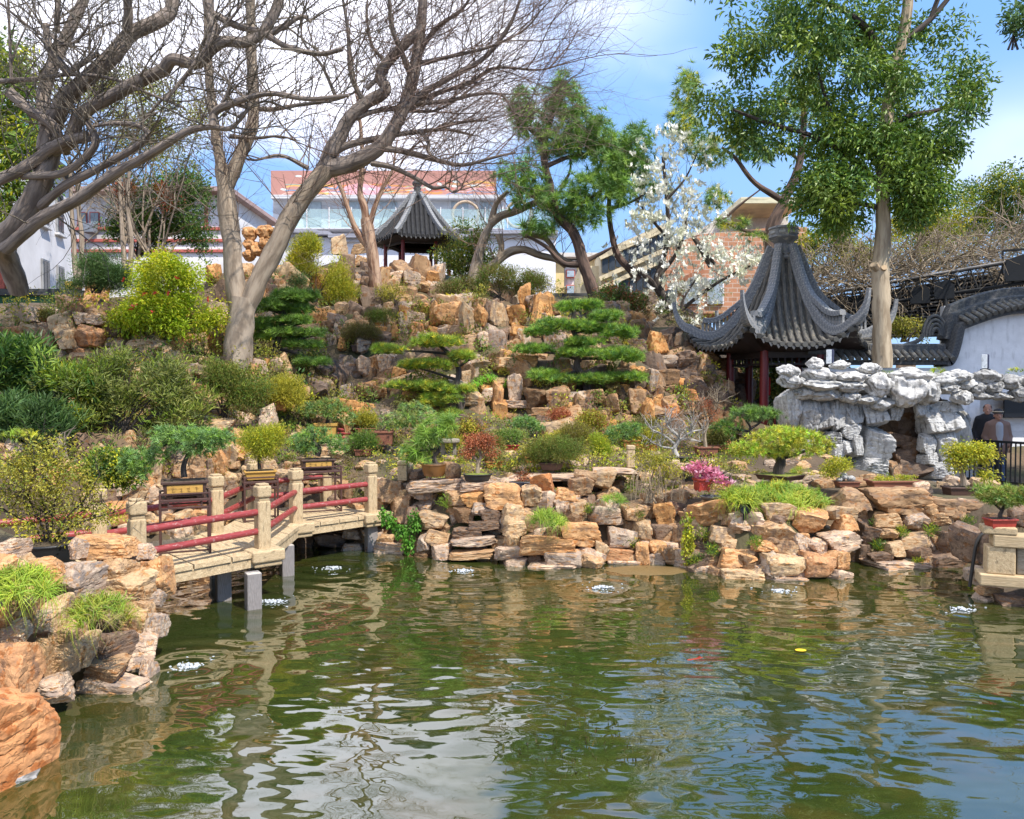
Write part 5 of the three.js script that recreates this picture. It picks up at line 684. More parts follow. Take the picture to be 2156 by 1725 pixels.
// greens (real-world leaf colours)
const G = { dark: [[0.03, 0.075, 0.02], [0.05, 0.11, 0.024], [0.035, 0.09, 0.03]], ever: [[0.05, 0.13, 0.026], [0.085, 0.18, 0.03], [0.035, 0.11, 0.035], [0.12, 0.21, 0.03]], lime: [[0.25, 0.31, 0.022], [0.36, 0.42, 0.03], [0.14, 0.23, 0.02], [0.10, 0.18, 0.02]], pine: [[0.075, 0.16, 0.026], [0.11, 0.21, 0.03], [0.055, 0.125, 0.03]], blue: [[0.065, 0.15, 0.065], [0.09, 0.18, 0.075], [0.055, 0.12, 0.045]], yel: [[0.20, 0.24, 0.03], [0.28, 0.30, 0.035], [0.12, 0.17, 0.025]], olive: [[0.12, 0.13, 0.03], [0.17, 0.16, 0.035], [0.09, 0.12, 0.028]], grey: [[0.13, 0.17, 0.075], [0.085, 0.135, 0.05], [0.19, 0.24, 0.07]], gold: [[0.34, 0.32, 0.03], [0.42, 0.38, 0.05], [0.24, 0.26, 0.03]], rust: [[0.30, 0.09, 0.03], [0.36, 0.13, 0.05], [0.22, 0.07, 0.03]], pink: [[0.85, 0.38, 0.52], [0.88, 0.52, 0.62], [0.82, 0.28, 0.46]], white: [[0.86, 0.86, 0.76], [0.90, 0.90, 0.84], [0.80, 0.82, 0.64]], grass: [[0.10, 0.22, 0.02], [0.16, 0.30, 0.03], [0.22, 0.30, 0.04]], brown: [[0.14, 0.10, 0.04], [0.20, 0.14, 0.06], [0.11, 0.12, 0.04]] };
function crown(parent, kind, blobs, n, R, colors, s = 1, mat = leafMat, name = 'crown', shell = 0.5, gap = 0) { return scatter(name, kind, mat, inBlobs(blobs, n, R, shell, gap).map(({ p, n: nn }) => ({ p, s: s * (0.75 + 0.5 * R()), c: tint(R, colors) })), parent, R); }
function needles(parent, kind, blobs, n, R, colors, s = 1, name = 'crown', shell = 0.45, up = 0.55) { return scatter(name, kind, needleMat, inBlobs(blobs, n, R, shell).map(({ p, n: nn }) => ({ p, s: s * (0.75 + 0.5 * R()), c: tint(R, colors).map((q) => q * 1.35), n: nn.clone().add(V(0, up, 0)).add(V(R() - 0.5, R() - 0.5, R() - 0.5).multiplyScalar(0.5)).normalize() })), parent, R); }

// ---------------------------------------------------------------- big trees
{ // near bare tree with heavy limbs, left
  const d = 13.2, R = rngOf(21), K = (l) => l.map(([x, y, dd = 0]) => at(x * 0.3339, y * 0.3339, d + dd)), px2 = (w) => sz(w * 0.3339, d) / 2;
  const t = thing('bare_tree', 'large leafless grey tree with heavy crooked limbs reaching in from the left edge', 'tree', at(35, 612, d + 1.4));
  const tr = new TB(); limb(tr, K([[120, 1830, 1.4], [85, 1720, 1.1], [40, 1620, 0.8], [10, 1540, 0.4], [90, 1430, 0.2], [200, 1270, 0.1], [280, 1080], [310, 930]]), px2(135), px2(125), 14); tr.build('trunk', BARK.grey, t);
  const L = [[[[300, 960], [320, 800], [370, 700, -0.1], [440, 590, -0.2], [570, 480, -0.3], [720, 340, -0.3], [820, 220, -0.2], [1000, 130, -0.1], [1075, 70], [1085, -60], [1060, -300]], 118, 70], [[[310, 860, 0.2], [270, 640, 0.4], [320, 440, 0.5], [420, 220, 0.6], [530, -10, 0.7], [600, -260, 0.8]], 92, 60], [[[330, 940, -0.1], [440, 890, -0.2], [500, 740, -0.3], [680, 620, -0.5], [900, 500, -0.6], [1030, 440, -0.7], [1090, 375, -0.8], [1240, 400, -0.8], [1390, 270, -0.9], [1560, 265, -1], [1660, 200, -1], [1760, 0, -1], [1800, -160, -1]], 92, 50], [[[30, 1570, 0.3], [250, 1390], [500, 1250, -0.3], [740, 1085, -0.6], [900, 1000, -0.8], [1050, 905, -1], [1190, 825, -1.1], [1330, 800, -1.2], [1440, 812, -1.2], [1500, 770, -1.2], [1560, 700, -1.3]], 90, 14], [[[1340, 800, -1.2], [1355, 710, -1.2], [1470, 650, -1.3], [1700, 590, -1.4], [1950, 625, -1.5], [2200, 600, -1.6]], 55, 20], [[[-80, 1180, -0.2], [0, 1130, -0.2], [150, 1060, -0.2], [300, 950, -0.2], [420, 890, -0.3], [560, 860, -0.4]], 66, 66], [[[140, 1110, -0.1], [380, 1095, -0.3], [510, 1015, -0.4], [600, 910, -0.5], [600, 850, -0.5], [545, 770, -0.5]], 52, 36], [[[250, 1300, 0.1], [420, 1165, -0.2], [640, 1050, -0.4], [890, 900, -0.6], [930, 840, -0.6], [880, 795, -0.6], [700, 780, -0.6], [590, 795, -0.6]], 60, 22]];
  const L2 = [[[[-60, 515], [250, 495, -0.4], [440, 470, -0.5], [700, 495, -0.6], [960, 600, -0.7], [1160, 680, -0.8]], 34, 12], [[[60, 580, -0.3], [180, 690, -0.3], [340, 800, -0.3], [390, 910, -0.1], [420, 960, 0.1]], 66, 50], [[[440, 470, -0.5], [330, 330, -0.6], [295, 240, -0.6], [290, 150, -0.6]], 52, 36], [[[440, 450, -0.5], [530, 390, -0.5], [620, 335, -0.4]], 36, 30], [[[800, 190, -0.3], [810, 90, -0.4], [800, -40, -0.5], [820, -220, -0.5]], 60, 44], [[[1330, 300, -0.9], [1350, 190, -0.9], [1320, 90, -0.9], [1320, -60, -0.9]], 66, 50], [[[1350, 90, -0.9], [1500, 165, -0.9], [1650, 205, -1], [1800, 290, -1.1], [2020, 340, -1.2], [2160, 310, -1.3]], 46, 26], [[[1690, 220, -1], [1800, 160, -1], [1910, 105, -1], [1960, 140, -1]], 44, 16], [[[360, 210, 0.5], [360, 80, 0.4], [370, -60, 0.4]], 40, 30], [[[320, 220, -0.6], [400, 280, -0.7], [480, 260, -0.7], [560, 160, -0.8]], 26, 14], [[[70, 500, -0.3], [60, 240, -0.4], [50, -40, -0.5]], 22, 14], [[[0, 20, -0.3], [200, 180, -0.4], [330, 280, -0.5], [560, 540, -0.6], [620, 640, -0.6]], 16, 8], [[[1040, 640, -1], [1180, 460, -1], [1340, 250, -1], [1500, 60, -1], [1560, -60, -1]], 24, 12], [[[1380, 700, -1.2], [1440, 560, -1.2], [1450, 470, -1.2]], 26, 10], [[[870, 800, -0.6], [1000, 650, -0.7], [1180, 480, -0.8], [1230, 300, -0.9]], 20, 10], [[[1500, 740, -1.2], [1660, 640, -1.3], [1850, 700, -1.4]], 22, 8]];
  const all = []; for (const [pts, a, b] of [...L, ...L2]) { const tb = new TB(), c = limb(tb, K(pts), px2(a), px2(b), a > 60 ? 12 : 8, [1, 1, 1], 0.8); tb.build('limb', BARK.grey, t); all.push([c, px2(a), px2(b)]); }
  const tw = new TB(), opt = { kids: 4, wob: 0.5, up: 0.10, col: [0.95, 0.98, 0.9] };
  for (const [c, a, b] of all) for (let k = 2; k < c.length; k += a > 0.12 ? 3 : 2) { const i = Math.min(c.length - 2, k), dir = V().subVectors(c[i + 1], c[i]).normalize(), s = V(R() - 0.5, R() - 0.25, (R() - 0.5) * 0.7).normalize(); grow(tw, c[i], dir.multiplyScalar(0.4).add(s), 0.8 + 1.3 * R(), 0.009 + 0.009 * R(), R() < 0.42 ? 2 : 1, R, opt); }
  tw.build('twigs', BARK.grey, t).userData.kind = 'stuff';
}
{ // forked tree in the middle, leaning stem to the right
  const d = 15.4, R = rngOf(22), K1 = (l, o = 0) => l.map(([x, y, dd = 0]) => at(x * 0.3339, y * 0.3339, d + o + dd)), K2 = (l, o = 0) => l.map(([x, y, dd = 0]) => at(672 + x * 0.3339, y * 0.3339, d + o + dd)), px2 = (w) => sz(w * 0.3339, d) / 2;
  const t = thing('bare_tree', 'forked leafless tree with pale lower trunk and one stem leaning right past the small pavilion', 'tree', at(500, 780, d));
  const tr = new TB(); limb(tr, pxPath([[498, 800], [500, 770], [503, 720], [508, 670], [514, 628]], d), sz(30, d), sz(27, d), 16); tr.build('trunk', BARK.tan, t);
  const parts = [[pxPath([[506, 668], [496, 600], [488, 520], [480, 450], [474, 400], [470, 350]], d), 21, 17, 'tan'], [pxPath([[516, 655], [545, 590], [580, 520], [612, 455], [645, 405], [690, 355]], d), 20, 19, 'tan'], [pxPath([[690, 355], [735, 345], [780, 325], [808, 300], [845, 240], [868, 170], [882, 90], [890, 0], [892, -120]], d), 19, 8, 'grey'], [pxPath([[680, 362], [702, 310], [716, 285], [735, 250], [770, 218], [812, 188], [800, 160], [855, 90], [888, 62]], d), 17, 9, 'grey'], [pxPath([[474, 400], [462, 330], [452, 260], [440, 160], [436, 40], [430, -100]], d), 12, 6, 'tan'], [pxPath([[478, 390], [510, 318], [530, 262], [534, 220], [530, 130], [527, 0], [524, -120]], d), 15, 8, 'tan']];
  const more = [[[[70, 965], [180, 915], [380, 870], [640, 828], [800, 818], [970, 852]], 58, 20], [[[640, 828], [690, 900], [690, 960], [740, 1000]], 30, 18], [[[400, 935], [560, 960], [740, 1010], [900, 1040], [1110, 990], [1240, 960]], 46, 16], [[[330, 1030], [450, 1050], [600, 1120], [720, 1185], [800, 1180], [850, 1215], [920, 1170]], 40, 10], [[[520, 720], [640, 600], [840, 480], [1040, 365], [1200, 160], [1280, -40], [1340, -260]], 52, 16], [[[560, 690], [740, 590], [950, 520], [1100, 430], [1400, 440], [1540, 400]], 40, 10], [[[580, 650], [800, 640], [960, 600], [1150, 600], [1240, 720], [1340, 740]], 34, 8], [[[230, 745], [310, 712], [430, 690], [600, 700], [720, 700], [850, 640], [1060, 480]], 38, 12], [[[760, 800], [900, 770], [1060, 760]], 30, 14], [[[600, 500], [520, 330], [460, 180], [440, 0], [420, -160]], 46, 20], [[[640, 300], [760, 160], [900, 60], [1000, -100]], 40, 16], [[[280, 640], [210, 500], [190, 360], [180, 180], [150, 0], [140, -150]], 40, 14], [[[620, 400], [900, 340], [1090, 290], [1300, 180], [1420, 40]], 30, 8], [[[-70, 1060], [-250, 980], [-420, 1010], [-560, 960]], 30, 10], [[[-560, 860], [-400, 870], [-250, 860], [-120, 890]], 30, 8], [[[-580, 640], [-330, 690], [-120, 660], [100, 630], [230, 580]], 40, 16], [[[100, 600], [20, 420], [-100, 260], [-120, 80]], 26, 10], [[[300, 560], [420, 420], [330, 280], [300, 60], [320, -120]], 32, 12]];
  const all = []; for (const [p, a, b, m] of parts) { const tb = new TB(), c = limb(tb, p, sz(a, d), sz(b, d), 12, [1, 1, 1], 1); tb.build('limb', BARK[m], t); all.push([c, a]); }
  for (const [p, a, b] of more) { const oo = (R() - 0.5) * 1.8, tb = new TB(), c = limb(tb, K2(p.map(([x, y], i) => [x, y, oo * i / (p.length - 1)])), px2(a), px2(b) * 0.7, 7); tb.build('limb', BARK.grey, t); all.push([c, 8]); }
  const tw = new TB(), opt = { kids: 5, wob: 0.34, up: 0.06, col: [1.25, 1.1, 1.05] };
  for (const [c, a] of all) for (let k = a > 15 ? 12 : 2; k < c.length; k += 2) { const i = Math.min(c.length - 2, k), dir = V().subVectors(c[i + 1], c[i]).normalize(), s = V((R() - 0.4) * 1.2, R() - 0.2, R() - 0.5).normalize(); grow(tw, c[i], dir.multiplyScalar(0.7).add(s), 0.9 + 1.2 * R(), 0.009 + 0.007 * R(), R() < 0.55 ? 2 : 1, R, opt); }
  for (let k = 0; k < 150; k++) { const x = lerp(760, 1150, R()), y = lerp(-120, 330, R()), p = at(x, y, d + (R() - 0.5) * 2.5); if (x > 1170 - Math.max(0, y - 120) * 0.5) continue; grow(tw, p, V(0.75, 0.55 - y / 900, (R() - 0.5) * 0.8), 1.2 + R(), 0.008, 2, R, { kids: 5, wob: 0.26, up: 0.04, col: [1.7, 1.5, 1.5] }); }
  tw.build('twigs', BARK.grey, t).userData.kind = 'stuff';
}
{ // tall evergreen on the right
  const d = 17.6, R = rngOf(23), t = thing('evergreen_tree', 'tall evergreen tree with smooth bare trunk and glossy crown rising behind the white grotto', 'tree', at(1857, 760, d));
  const tr = new TB(), c = limb(tr, pxPath([[1857, 775], [1857, 740], [1856, 680], [1855, 600], [1854, 560], [1857, 520], [1860, 450], [1858, 380], [1864, 280], [1880, 160], [1905, 60], [1915, -80], [1920, -260]], d), sz(20, d), sz(9, d), 16); tr.build('trunk', BARK.pale, t);
  const kn = new TB(); kn.tube(pxPath([[1850, 568, -0.05], [1843, 562, -0.12], [1840, 556, -0.16]], d), sz(8, d), 10, [0.9, 0.85, 0.8], { caps: true }); kn.tube(pxPath([[1858, 570, -0.1], [1862, 563, -0.22]], d), sz(6, d), 10, [1.1, 1, 0.9], { caps: true }); kn.build('branch_stub', BARK.pale, t);
  for (const [p, a] of [[[[1858, 400], [1800, 340], [1720, 290], [1620, 260], [1540, 230]], 8], [[[1864, 290], [1900, 250], [1980, 230], [2060, 190]], 8], [[[1878, 170], [1840, 80], [1790, 30], [1720, 0], [1640, -40]], 9], [[[1900, 90], [1960, 40], [2010, -20], [2060, -90]], 8], [[[1960, 40], [1985, -40], [1990, -140]], 6], [[[1860, 440], [1800, 430], [1740, 450]], 6], [[[1860, 350], [1920, 350], [1990, 320]], 6], [[[1800, 340], [1750, 240], [1720, 140]], 6]]) { const tb = new TB(); limb(tb, pxPath(p, d), sz(a, d), sz(a * 0.35, d), 7); tb.build('branch', BARK.dark, t); }
  const B1 = [[1700, 40, 130, 70], [1600, 110, 90, 60], [1560, 210, 100, 70], [1520, 250, 80, 55], [1600, 270, 90, 60], [1660, 160, 110, 80], [1780, 150, 110, 80], [1760, 60, 110, 70], [1850, 30, 110, 70], [1850, 240, 110, 90], [1940, 200, 100, 80], [2010, 200, 80, 70], [2040, 150, 50, 40], [1960, 290, 80, 60], [1770, 290, 70, 60], [1990, 60, 60, 50]], B2 = [[1840, 340, 100, 70], [1760, 390, 90, 50], [1830, 430, 110, 50], [1900, 400, 90, 55], [1960, 370, 70, 60], [1720, 450, 60, 35], [1900, 450, 70, 30], [1790, 470, 60, 25], [1700, 380, 45, 40], [2000, 330, 50, 40]];
  crown(t, 'broad', pxBlobs(B1, d, 1.1), 1750, R, [...G.ever, [0.05, 0.13, 0.06], G.lime[3], G.lime[2]], 0.8, glossLeaf, 'crown', 0.25, 0.9); crown(t, 'broad', pxBlobs(B2, d, 1.1), 1200, R, [...G.ever, G.lime[2], G.lime[3], G.ever[3]], 0.8, glossLeaf, 'crown', 0.25, 0.9);
  crown(t, 'broad', pxBlobs([[1700, -80, 200, 70], [1860, -110, 160, 80], [1560, -20, 60, 60]], d, 1.1), 260, R, G.ever, 0.95, glossLeaf, 'crown', 0.3, 1.0);
}
function pineTree(name, label, d, trunk, r0, r1, boughs, blobs, n, seed, cols, s = 1, bark = 'pine', kind = 'farpine') {
  const R = rngOf(seed), t = thing(name, label, name.includes('pine') ? 'pine tree' : 'tree', at(trunk[0][0], trunk[0][1], d)), tr = new TB(); limb(tr, pxPath(trunk, d), sz(r0, d), sz(r1, d), 10); tr.build('trunk', BARK[bark], t);
  for (const [p, a] of boughs) { const tb = new TB(); limb(tb, pxPath(p, d), sz(a, d), sz(a * 0.35, d), 7); tb.build('branch', BARK[bark], t); }
  if (n) needles(t, kind, pxBlobs(blobs, d, 1.1), n, R, cols, s, 'crown', 0.3, 0.5); return t;
}
pineTree('pine_tree', 'tall pine with a bent brown trunk and bright green needles right of the small pavilion', 23.3, [[1256, 650], [1251, 622], [1229, 555], [1208, 491], [1173, 451], [1160, 400], [1145, 320], [1165, 230], [1185, 170]], 15, 5, [[[[1229, 555], [1190, 556], [1150, 520], [1110, 497]], 8], [[[1230, 552], [1262, 535], [1290, 520]], 6], [[[1173, 451], [1140, 425], [1095, 400]], 6], [[[1150, 350], [1200, 330], [1270, 320]], 6], [[[1148, 300], [1100, 260], [1075, 240]], 5], [[[1173, 451], [1220, 430], [1270, 400]], 5], [[[1180, 395], [1200, 360], [1200, 300]], 4]], [[1185, 215, 48, 40], [1225, 262, 50, 42], [1265, 285, 35, 35], [1160, 300, 50, 30], [1210, 305, 50, 30], [1275, 335, 40, 40], [1245, 395, 62, 32], [1195, 430, 58, 28], [1235, 455, 50, 25], [1095, 370, 50, 32], [1125, 415, 45, 28], [1300, 400, 32, 35], [1140, 475, 45, 20], [1100, 230, 30, 50], [1130, 260, 30, 30], [1190, 172, 22, 20]], 1500, 31, [...G.pine, ...G.ever], 0.95);
pineTree('pine_tree', 'slender pine with thin dark S-shaped trunk left of the white blossom tree', 23.8, [[1345, 590], [1328, 568], [1302, 539], [1288, 491], [1282, 437], [1290, 370], [1310, 300]], 10, 3, [[[[1284, 440], [1330, 425], [1370, 400]], 4], [[[1290, 380], [1330, 340]], 4]], [[1305, 320, 32, 38], [1340, 300, 32, 40], [1300, 380, 32, 25], [1345, 350, 28, 28], [1365, 395, 28, 16]], 380, 32, [...G.blue, ...G.pine], 0.9);
pineTree('pine_tree', 'dark trunked pine standing half behind the finial of the large pavilion', 23.5, [[1620, 620], [1620, 540], [1624, 480], [1652, 420], [1682, 350], [1692, 250], [1690, 170]], 15, 5, [[[[1624, 492], [1570, 486], [1510, 462]], 6], [[[1650, 424], [1590, 385], [1545, 330], [1520, 310]], 7], [[[1685, 340], [1640, 300], [1610, 280]], 4], [[[1520, 465], [1560, 430], [1600, 400]], 4]], [[1445, 190, 30, 45], [1440, 255, 35, 35], [1480, 300, 45, 25], [1500, 330, 30, 20], [1690, 225, 55, 35], [1700, 175, 40, 25], [1570, 300, 40, 25], [1545, 470, 35, 12], [1510, 420, 30, 20], [1600, 330, 30, 14], [1580, 500, 24, 10]], 620, 33, [...G.blue, ...G.pine, ...G.yel], 0.85);
{ // flaky bark tree
  const d = 21.8, Z = (l) => pxPath(l.map(([x, y]) => [537.6 + x * 0.2226, 336 + y * 0.2226]), d), t = thing('bare_tree', 'flaky brown barked tree with three upright stems left of the small pavilion', 'tree', at(795, 632, d)), R = rngOf(41);
  const a = new TB(); limb(a, Z([[1170, 1390], [1150, 1290], [1120, 1000], [1075, 720], [1045, 560]]), sz(15, d), sz(12, d), 14); a.build('trunk', BARK.flaky, t);
  const S = [[[[1045, 620], [1030, 450], [990, 330], [1010, 100], [1000, -250], [960, -600]], 10], [[[1060, 820], [960, 680], [880, 480], [810, 270], [760, 170], [700, -100]], 8], [[[1075, 620], [1130, 450], [1200, 280], [1290, 110], [1330, -100]], 7]], tips = new TB();
  for (const [p, r] of S) { const tb = new TB(), c = limb(tb, Z(p), sz(r, d), sz(r * 0.25, d), 9); tb.build('stem', BARK.flaky, t); for (let k = 5; k < c.length; k += 2) { const i = Math.min(k, c.length - 2); grow(tips, c[i], V().subVectors(c[i + 1], c[i]).normalize().add(V((R() - 0.5) * 1.6, R() * 0.6, R() - 0.5)), 1.1 + R(), 0.016, 2, R, { kids: 4, wob: 0.4, up: 0.12, col: [1.2, 1, 0.85] }); } } tips.build('twigs', BARK.flaky, t).userData.kind = 'stuff';
}
{ // gnarled pinkish tree
  const d = 24, Z = (l) => pxPath(l.map(([x, y]) => [672 + x * 0.3339, y * 0.3339]), d), t = thing('bare_tree', 'gnarled pale pinkish tree with twisting limbs between small pavilion and bent pine', 'tree', at(1000, 600, d)), R = rngOf(42), tw = new TB();
  for (const [p, r] of [[[[960, 1820], [1000, 1640], [1040, 1500], [1090, 1400]], 14], [[[1080, 1410], [1140, 1365], [1250, 1330], [1400, 1270], [1450, 1290]], 10], [[[1085, 1400], [1115, 1290], [1190, 1205]], 8], [[[1000, 1760], [1090, 1680], [1200, 1590], [1290, 1575], [1390, 1610], [1500, 1640], [1560, 1680]], 11], [[[1130, 1480], [1150, 1560], [1090, 1700]], 8], [[[1230, 1340], [1270, 1240], [1250, 1180]], 8], [[[1290, 1480], [1420, 1500], [1520, 1620], [1640, 1670]], 7]]) { const tb = new TB(), c = limb(tb, Z(p), sz(r, d), sz(r * 0.5, d), 10); tb.build('limb', BARK.tan, t); for (let k = 4; k < c.length; k += 3) { const i = Math.min(k, c.length - 2); grow(tw, c[i], V(R() - 0.5, R() * 0.9, R() - 0.5), 0.9 + R(), 0.014, 2, R, { kids: 4, wob: 0.5, up: 0.1, col: [1, 0.8, 0.75] }); } } tw.build('twigs', BARK.tan, t).userData.kind = 'stuff';
}
{ // white blossom tree
  const d = 23.6, R = rngOf(43), t = thing('blossom_tree', 'leafless tree covered in white blossom left of the large pavilion roof', 'tree', at(1395, 640, d)), tw = new TB(), tips = [];
  for (const [p, r] of [[[[1410, 690], [1395, 622], [1382, 590], [1395, 550], [1406, 504], [1407, 464], [1403, 411], [1396, 330]], 8], [[[1395, 622], [1360, 582], [1330, 560]], 8], [[[1382, 588], [1420, 540], [1440, 490], [1450, 420]], 5], [[[1500, 560], [1473, 518], [1457, 496]], 9], [[[1406, 500], [1370, 460], [1340, 420]], 4], [[[1410, 680], [1450, 640], [1520, 590], [1580, 560]], 5], [[[1400, 650], [1370, 660], [1330, 680]], 4], [[[1440, 690], [1436, 640], [1470, 580]], 4], [[[1404, 420], [1440, 380], [1470, 320]], 3]]) { const tb = new TB(), c = limb(tb, pxPath(p, d), sz(r, d), sz(r * 0.4, d), 8); tb.build('limb', BARK.dark, t); for (let k = 3; k < c.length; k += 2) { const i = Math.min(k, c.length - 2); grow(tw, c[i], V(R() - 0.5, R() * 0.9 - 0.1, R() - 0.5), 0.7 + 0.5 * R(), 0.009, 2, R, { kids: 3, wob: 0.45, up: 0.15, tips }); } } tw.build('twigs', BARK.dark, t).userData.kind = 'stuff';
  const B = [[1390, 325, 62, 50], [1370, 400, 50, 50], [1425, 400, 60, 40], [1455, 460, 55, 30], [1400, 500, 70, 30], [1355, 460, 42, 30], [1505, 540, 70, 40], [1560, 570, 55, 40], [1440, 645, 60, 45], [1370, 655, 45, 30], [1590, 545, 40, 30], [1480, 320, 35, 40], [1490, 600, 50, 35], [1345, 680, 22, 10]];
  scatter('blossom', 'petal', petalMat, [...inBlobs(pxBlobs(B, d, 1.2), 1150, R, 0.1, 1.5), ...tips.filter(() => R() < 0.4).map((p) => ({ p }))].map(({ p }) => ({ p, s: 1.25 + 0.9 * R(), c: tint(R, G.white, 0.1) })), t, R);
}
// ---------------------------------------------------------------- pots, bonsai, shrubs
const POT = { brown: paint(0.085, 0.045, 0.032, { roughness: 0.45 }), yellow: paint(0.56, 0.33, 0.07, { roughness: 0.6 }), orange: paint(0.52, 0.22, 0.055, { roughness: 0.6 }), terracotta: paint(0.27, 0.105, 0.06, { roughness: 0.7 }), red: paint(0.40, 0.045, 0.030, { roughness: 0.5 }), blue: paint(0.045, 0.065, 0.10, { roughness: 0.3 }), black: paint(0.022, 0.024, 0.026, { roughness: 0.5 }), grey: paint(0.10, 0.115, 0.125, { roughness: 0.5 }), amber: paint(0.22, 0.10, 0.028, { roughness: 0.35 }) };
const soilMat = std({ color: new THREE.Color().setRGB(0.075, 0.055, 0.032), bumpMap: fineBump, bumpScale: 0.02, roughness: 1 }), mossMat = std({ map: texture(128, (u, v) => mix3([0.10, 0.15, 0.02], [0.26, 0.27, 0.04], smooth(-0.2, 0.2, fbm(u * 12, v * 12, 2, 4))), true), bumpMap: fineBump, bumpScale: 0.02, roughness: 1 });
function potInto(t, kind, w, h, dp, mat, turn = 0, soil = soilMat, y = 0) {
  let body, s;
  if (kind === 'rect') { // flaring tray with rim and feet
    const sh = new THREE.CylinderGeometry(0.7071, 0.62, 1, 4, 1, true); sh.rotateY(Math.PI / 4); const a = sh.clone(); a.scale(w, h * 0.82, dp); a.translate(0, h * 0.5, 0); const fl = plain(a); fl.computeVertexNormals();
    const rim = []; for (const [bw, bd, x, z] of [[w * 1.06, 0.035, 0, dp / 2], [w * 1.06, 0.035, 0, -dp / 2], [0.035, dp * 1.06, w / 2, 0], [0.035, dp * 1.06, -w / 2, 0]]) rim.push(rbox(bw, h * 0.16, bd, x, h * 0.9, z, 0.008));
    const feet = []; for (const sx of [-1, 1]) for (const szz of [-1, 1]) feet.push(rbox(w * 0.16, h * 0.14, dp * 0.2, sx * w * 0.34, h * 0.06, szz * dp * 0.32, 0.008));
    body = merge([fl, ...rim, ...feet, rbox(w * 0.86, h * 0.06, dp * 0.86, 0, h * 0.13, 0, 0.005)]); s = rbox(w * 0.96, 0.03, dp * 0.96, 0, h * 0.86, 0, 0.01);
  } else {
    const r = 0.5, pts = kind === 'drum' ? [[0, 0.02], [0.36, 0.02], [0.40, 0.06], [0.475, 0.45], [0.5, 0.8], [0.53, 0.9], [0.54, 0.98], [0.50, 1], [0.47, 0.98], [0.46, 0.9]] : [[0, 0.03], [0.34, 0.03], [0.36, 0.0], [0.40, 0.06], [0.46, 0.5], [0.49, 0.82], [0.53, 0.88], [0.53, 0.98], [0.50, 1], [0.47, 0.97], [0.46, 0.85]];
    body = lathe(pts, kind === 'hex' ? 6 : 36); body.scale(w, h, dp); if (kind === 'hex') body = toCreasedNormals(body, 0.5); s = new THREE.SphereGeometry(0.475, 28, 8, 0, 6.2832, 0, Math.PI / 2); s.scale(w, 0.06 + h * 0.1, dp); s.translate(0, h * 0.84, 0);
  }
  for (const g of [body, s]) { g.rotateY(turn); g.translate(0, y, 0); }
  addMesh('pot', body, mat, t); addMesh('soil', s, soil, t); return t;
}
let seedB = 500;
function bonsai(label, o) {
  const R = rngOf(seedB++), base = o.d ? at(o.x, o.y, o.d) : hit(o.x, o.y, 8.6), d = -base.z; if (o.lift) base.y += o.lift;
  const t = thing(o.name ?? 'potted_bonsai', label, o.cat ?? 'bonsai', base, o.group), w = sz(o.w, d), h = sz(o.h, d);
  if (o.pot) potInto(t, o.pot[0], w, h, w * (o.pot[3] ?? 0.62), POT[o.pot[1]], o.pot[2] ?? 0, o.moss ? mossMat : soilMat);
  const tb = new TB(); for (const [p, r, r2] of o.trunk ?? []) limb(tb, pxPath(p, d), sz(r, d), sz(r2 ?? r * 0.4, d), 8); if (o.trunk) tb.build('trunk', BARK[o.bark ?? 'dark'], t);
  if (o.twigs) { const tw = new TB(); for (let k = 0; k < o.twigs; k++) { const [p] = o.trunk[Math.floor(R() * o.trunk.length)], c = pxPath(p, d), b = c[Math.floor(c.length * (0.3 + 0.7 * R()))] ?? c[c.length - 1]; grow(tw, b, V(R() - 0.5, R() * 0.8, R() - 0.5), sz(o.tl ?? 28, d) * (0.6 + 0.7 * R()), sz(1.2, d), 1, R, { kids: 4, wob: 0.5, up: 0.1 }); } tw.build('twigs', BARK[o.bark ?? 'dark'], t); }
  for (const [kind, pads, n, cols, s, nm] of o.crown ?? []) {
    const B = pxBlobs(pads, d, o.deep ?? 1.0).map(([c, a, b, e]) => [c, a, b, Math.max(e, a * (o.round ?? 0.75))]);
    if (['pine', 'bonsai', 'longpine', 'farpine'].includes(kind)) needles(t, kind, B, n, R, cols, s ?? 1, nm ?? 'crown'); else crown(t, kind, B, n, R, cols, s ?? 1, leafMat, nm ?? 'crown', 0.4);
  }
  return t;
}
// stands on the bridge
function stand(label, x, y, d, wpx, hpx, turn) {
  const p = at(x, y, d), w = sz(wpx, d), h = sz(hpx, d), t = thing('plant_stand', label, 'plant stand', p, 'tall wooden plant stands on the bridge'); t.rotation.y = turn; const m = paint(0.085, 0.040, 0.032, { roughness: 0.5 }), dp = w * 0.72;
  for (const sx of [-1, 1]) for (const s2 of [-1, 1]) addMesh('leg', rbox(0.028, h * 1.1, 0.028, sx * w / 2, h * 0.55, s2 * dp / 2, 0.004), m, t);
  addMesh('top', rbox(w + 0.03, 0.035, dp + 0.03, 0, h * 0.97, 0, 0.006), m, t);
  for (const [yy, n] of [[1.085, 'rim_rail'], [0.07, 'stretcher'], [0.84, 'apron_rail']]) for (const s of [-1, 1]) { addMesh(n, rbox(w, 0.022, 0.02, 0, h * yy, s * dp / 2, 0.004), m, t); addMesh(n, rbox(0.02, 0.022, dp, s * w / 2, h * yy, 0, 0.004), m, t); }
  for (const s of [-1, 1]) for (const k of [-1, 1]) { addMesh('fretwork', merge([rbox(0.016, h * 0.13, 0.016, k * w * 0.34, h * 0.90, s * dp / 2), rbox(w * 0.14, 0.016, 0.016, k * w * 0.41, h * 0.77 + 0.03, s * dp / 2), rbox(w * 0.1, 0.016, 0.016, k * w * 0.29, h * 0.88, s * dp / 2)]), m, t); }
  return [p, h];
}
const S1 = stand('tall brown wooden stand at the near end of the bridge under the largest pot', 390, 1163, 9.45, 95, 118, 0.42);
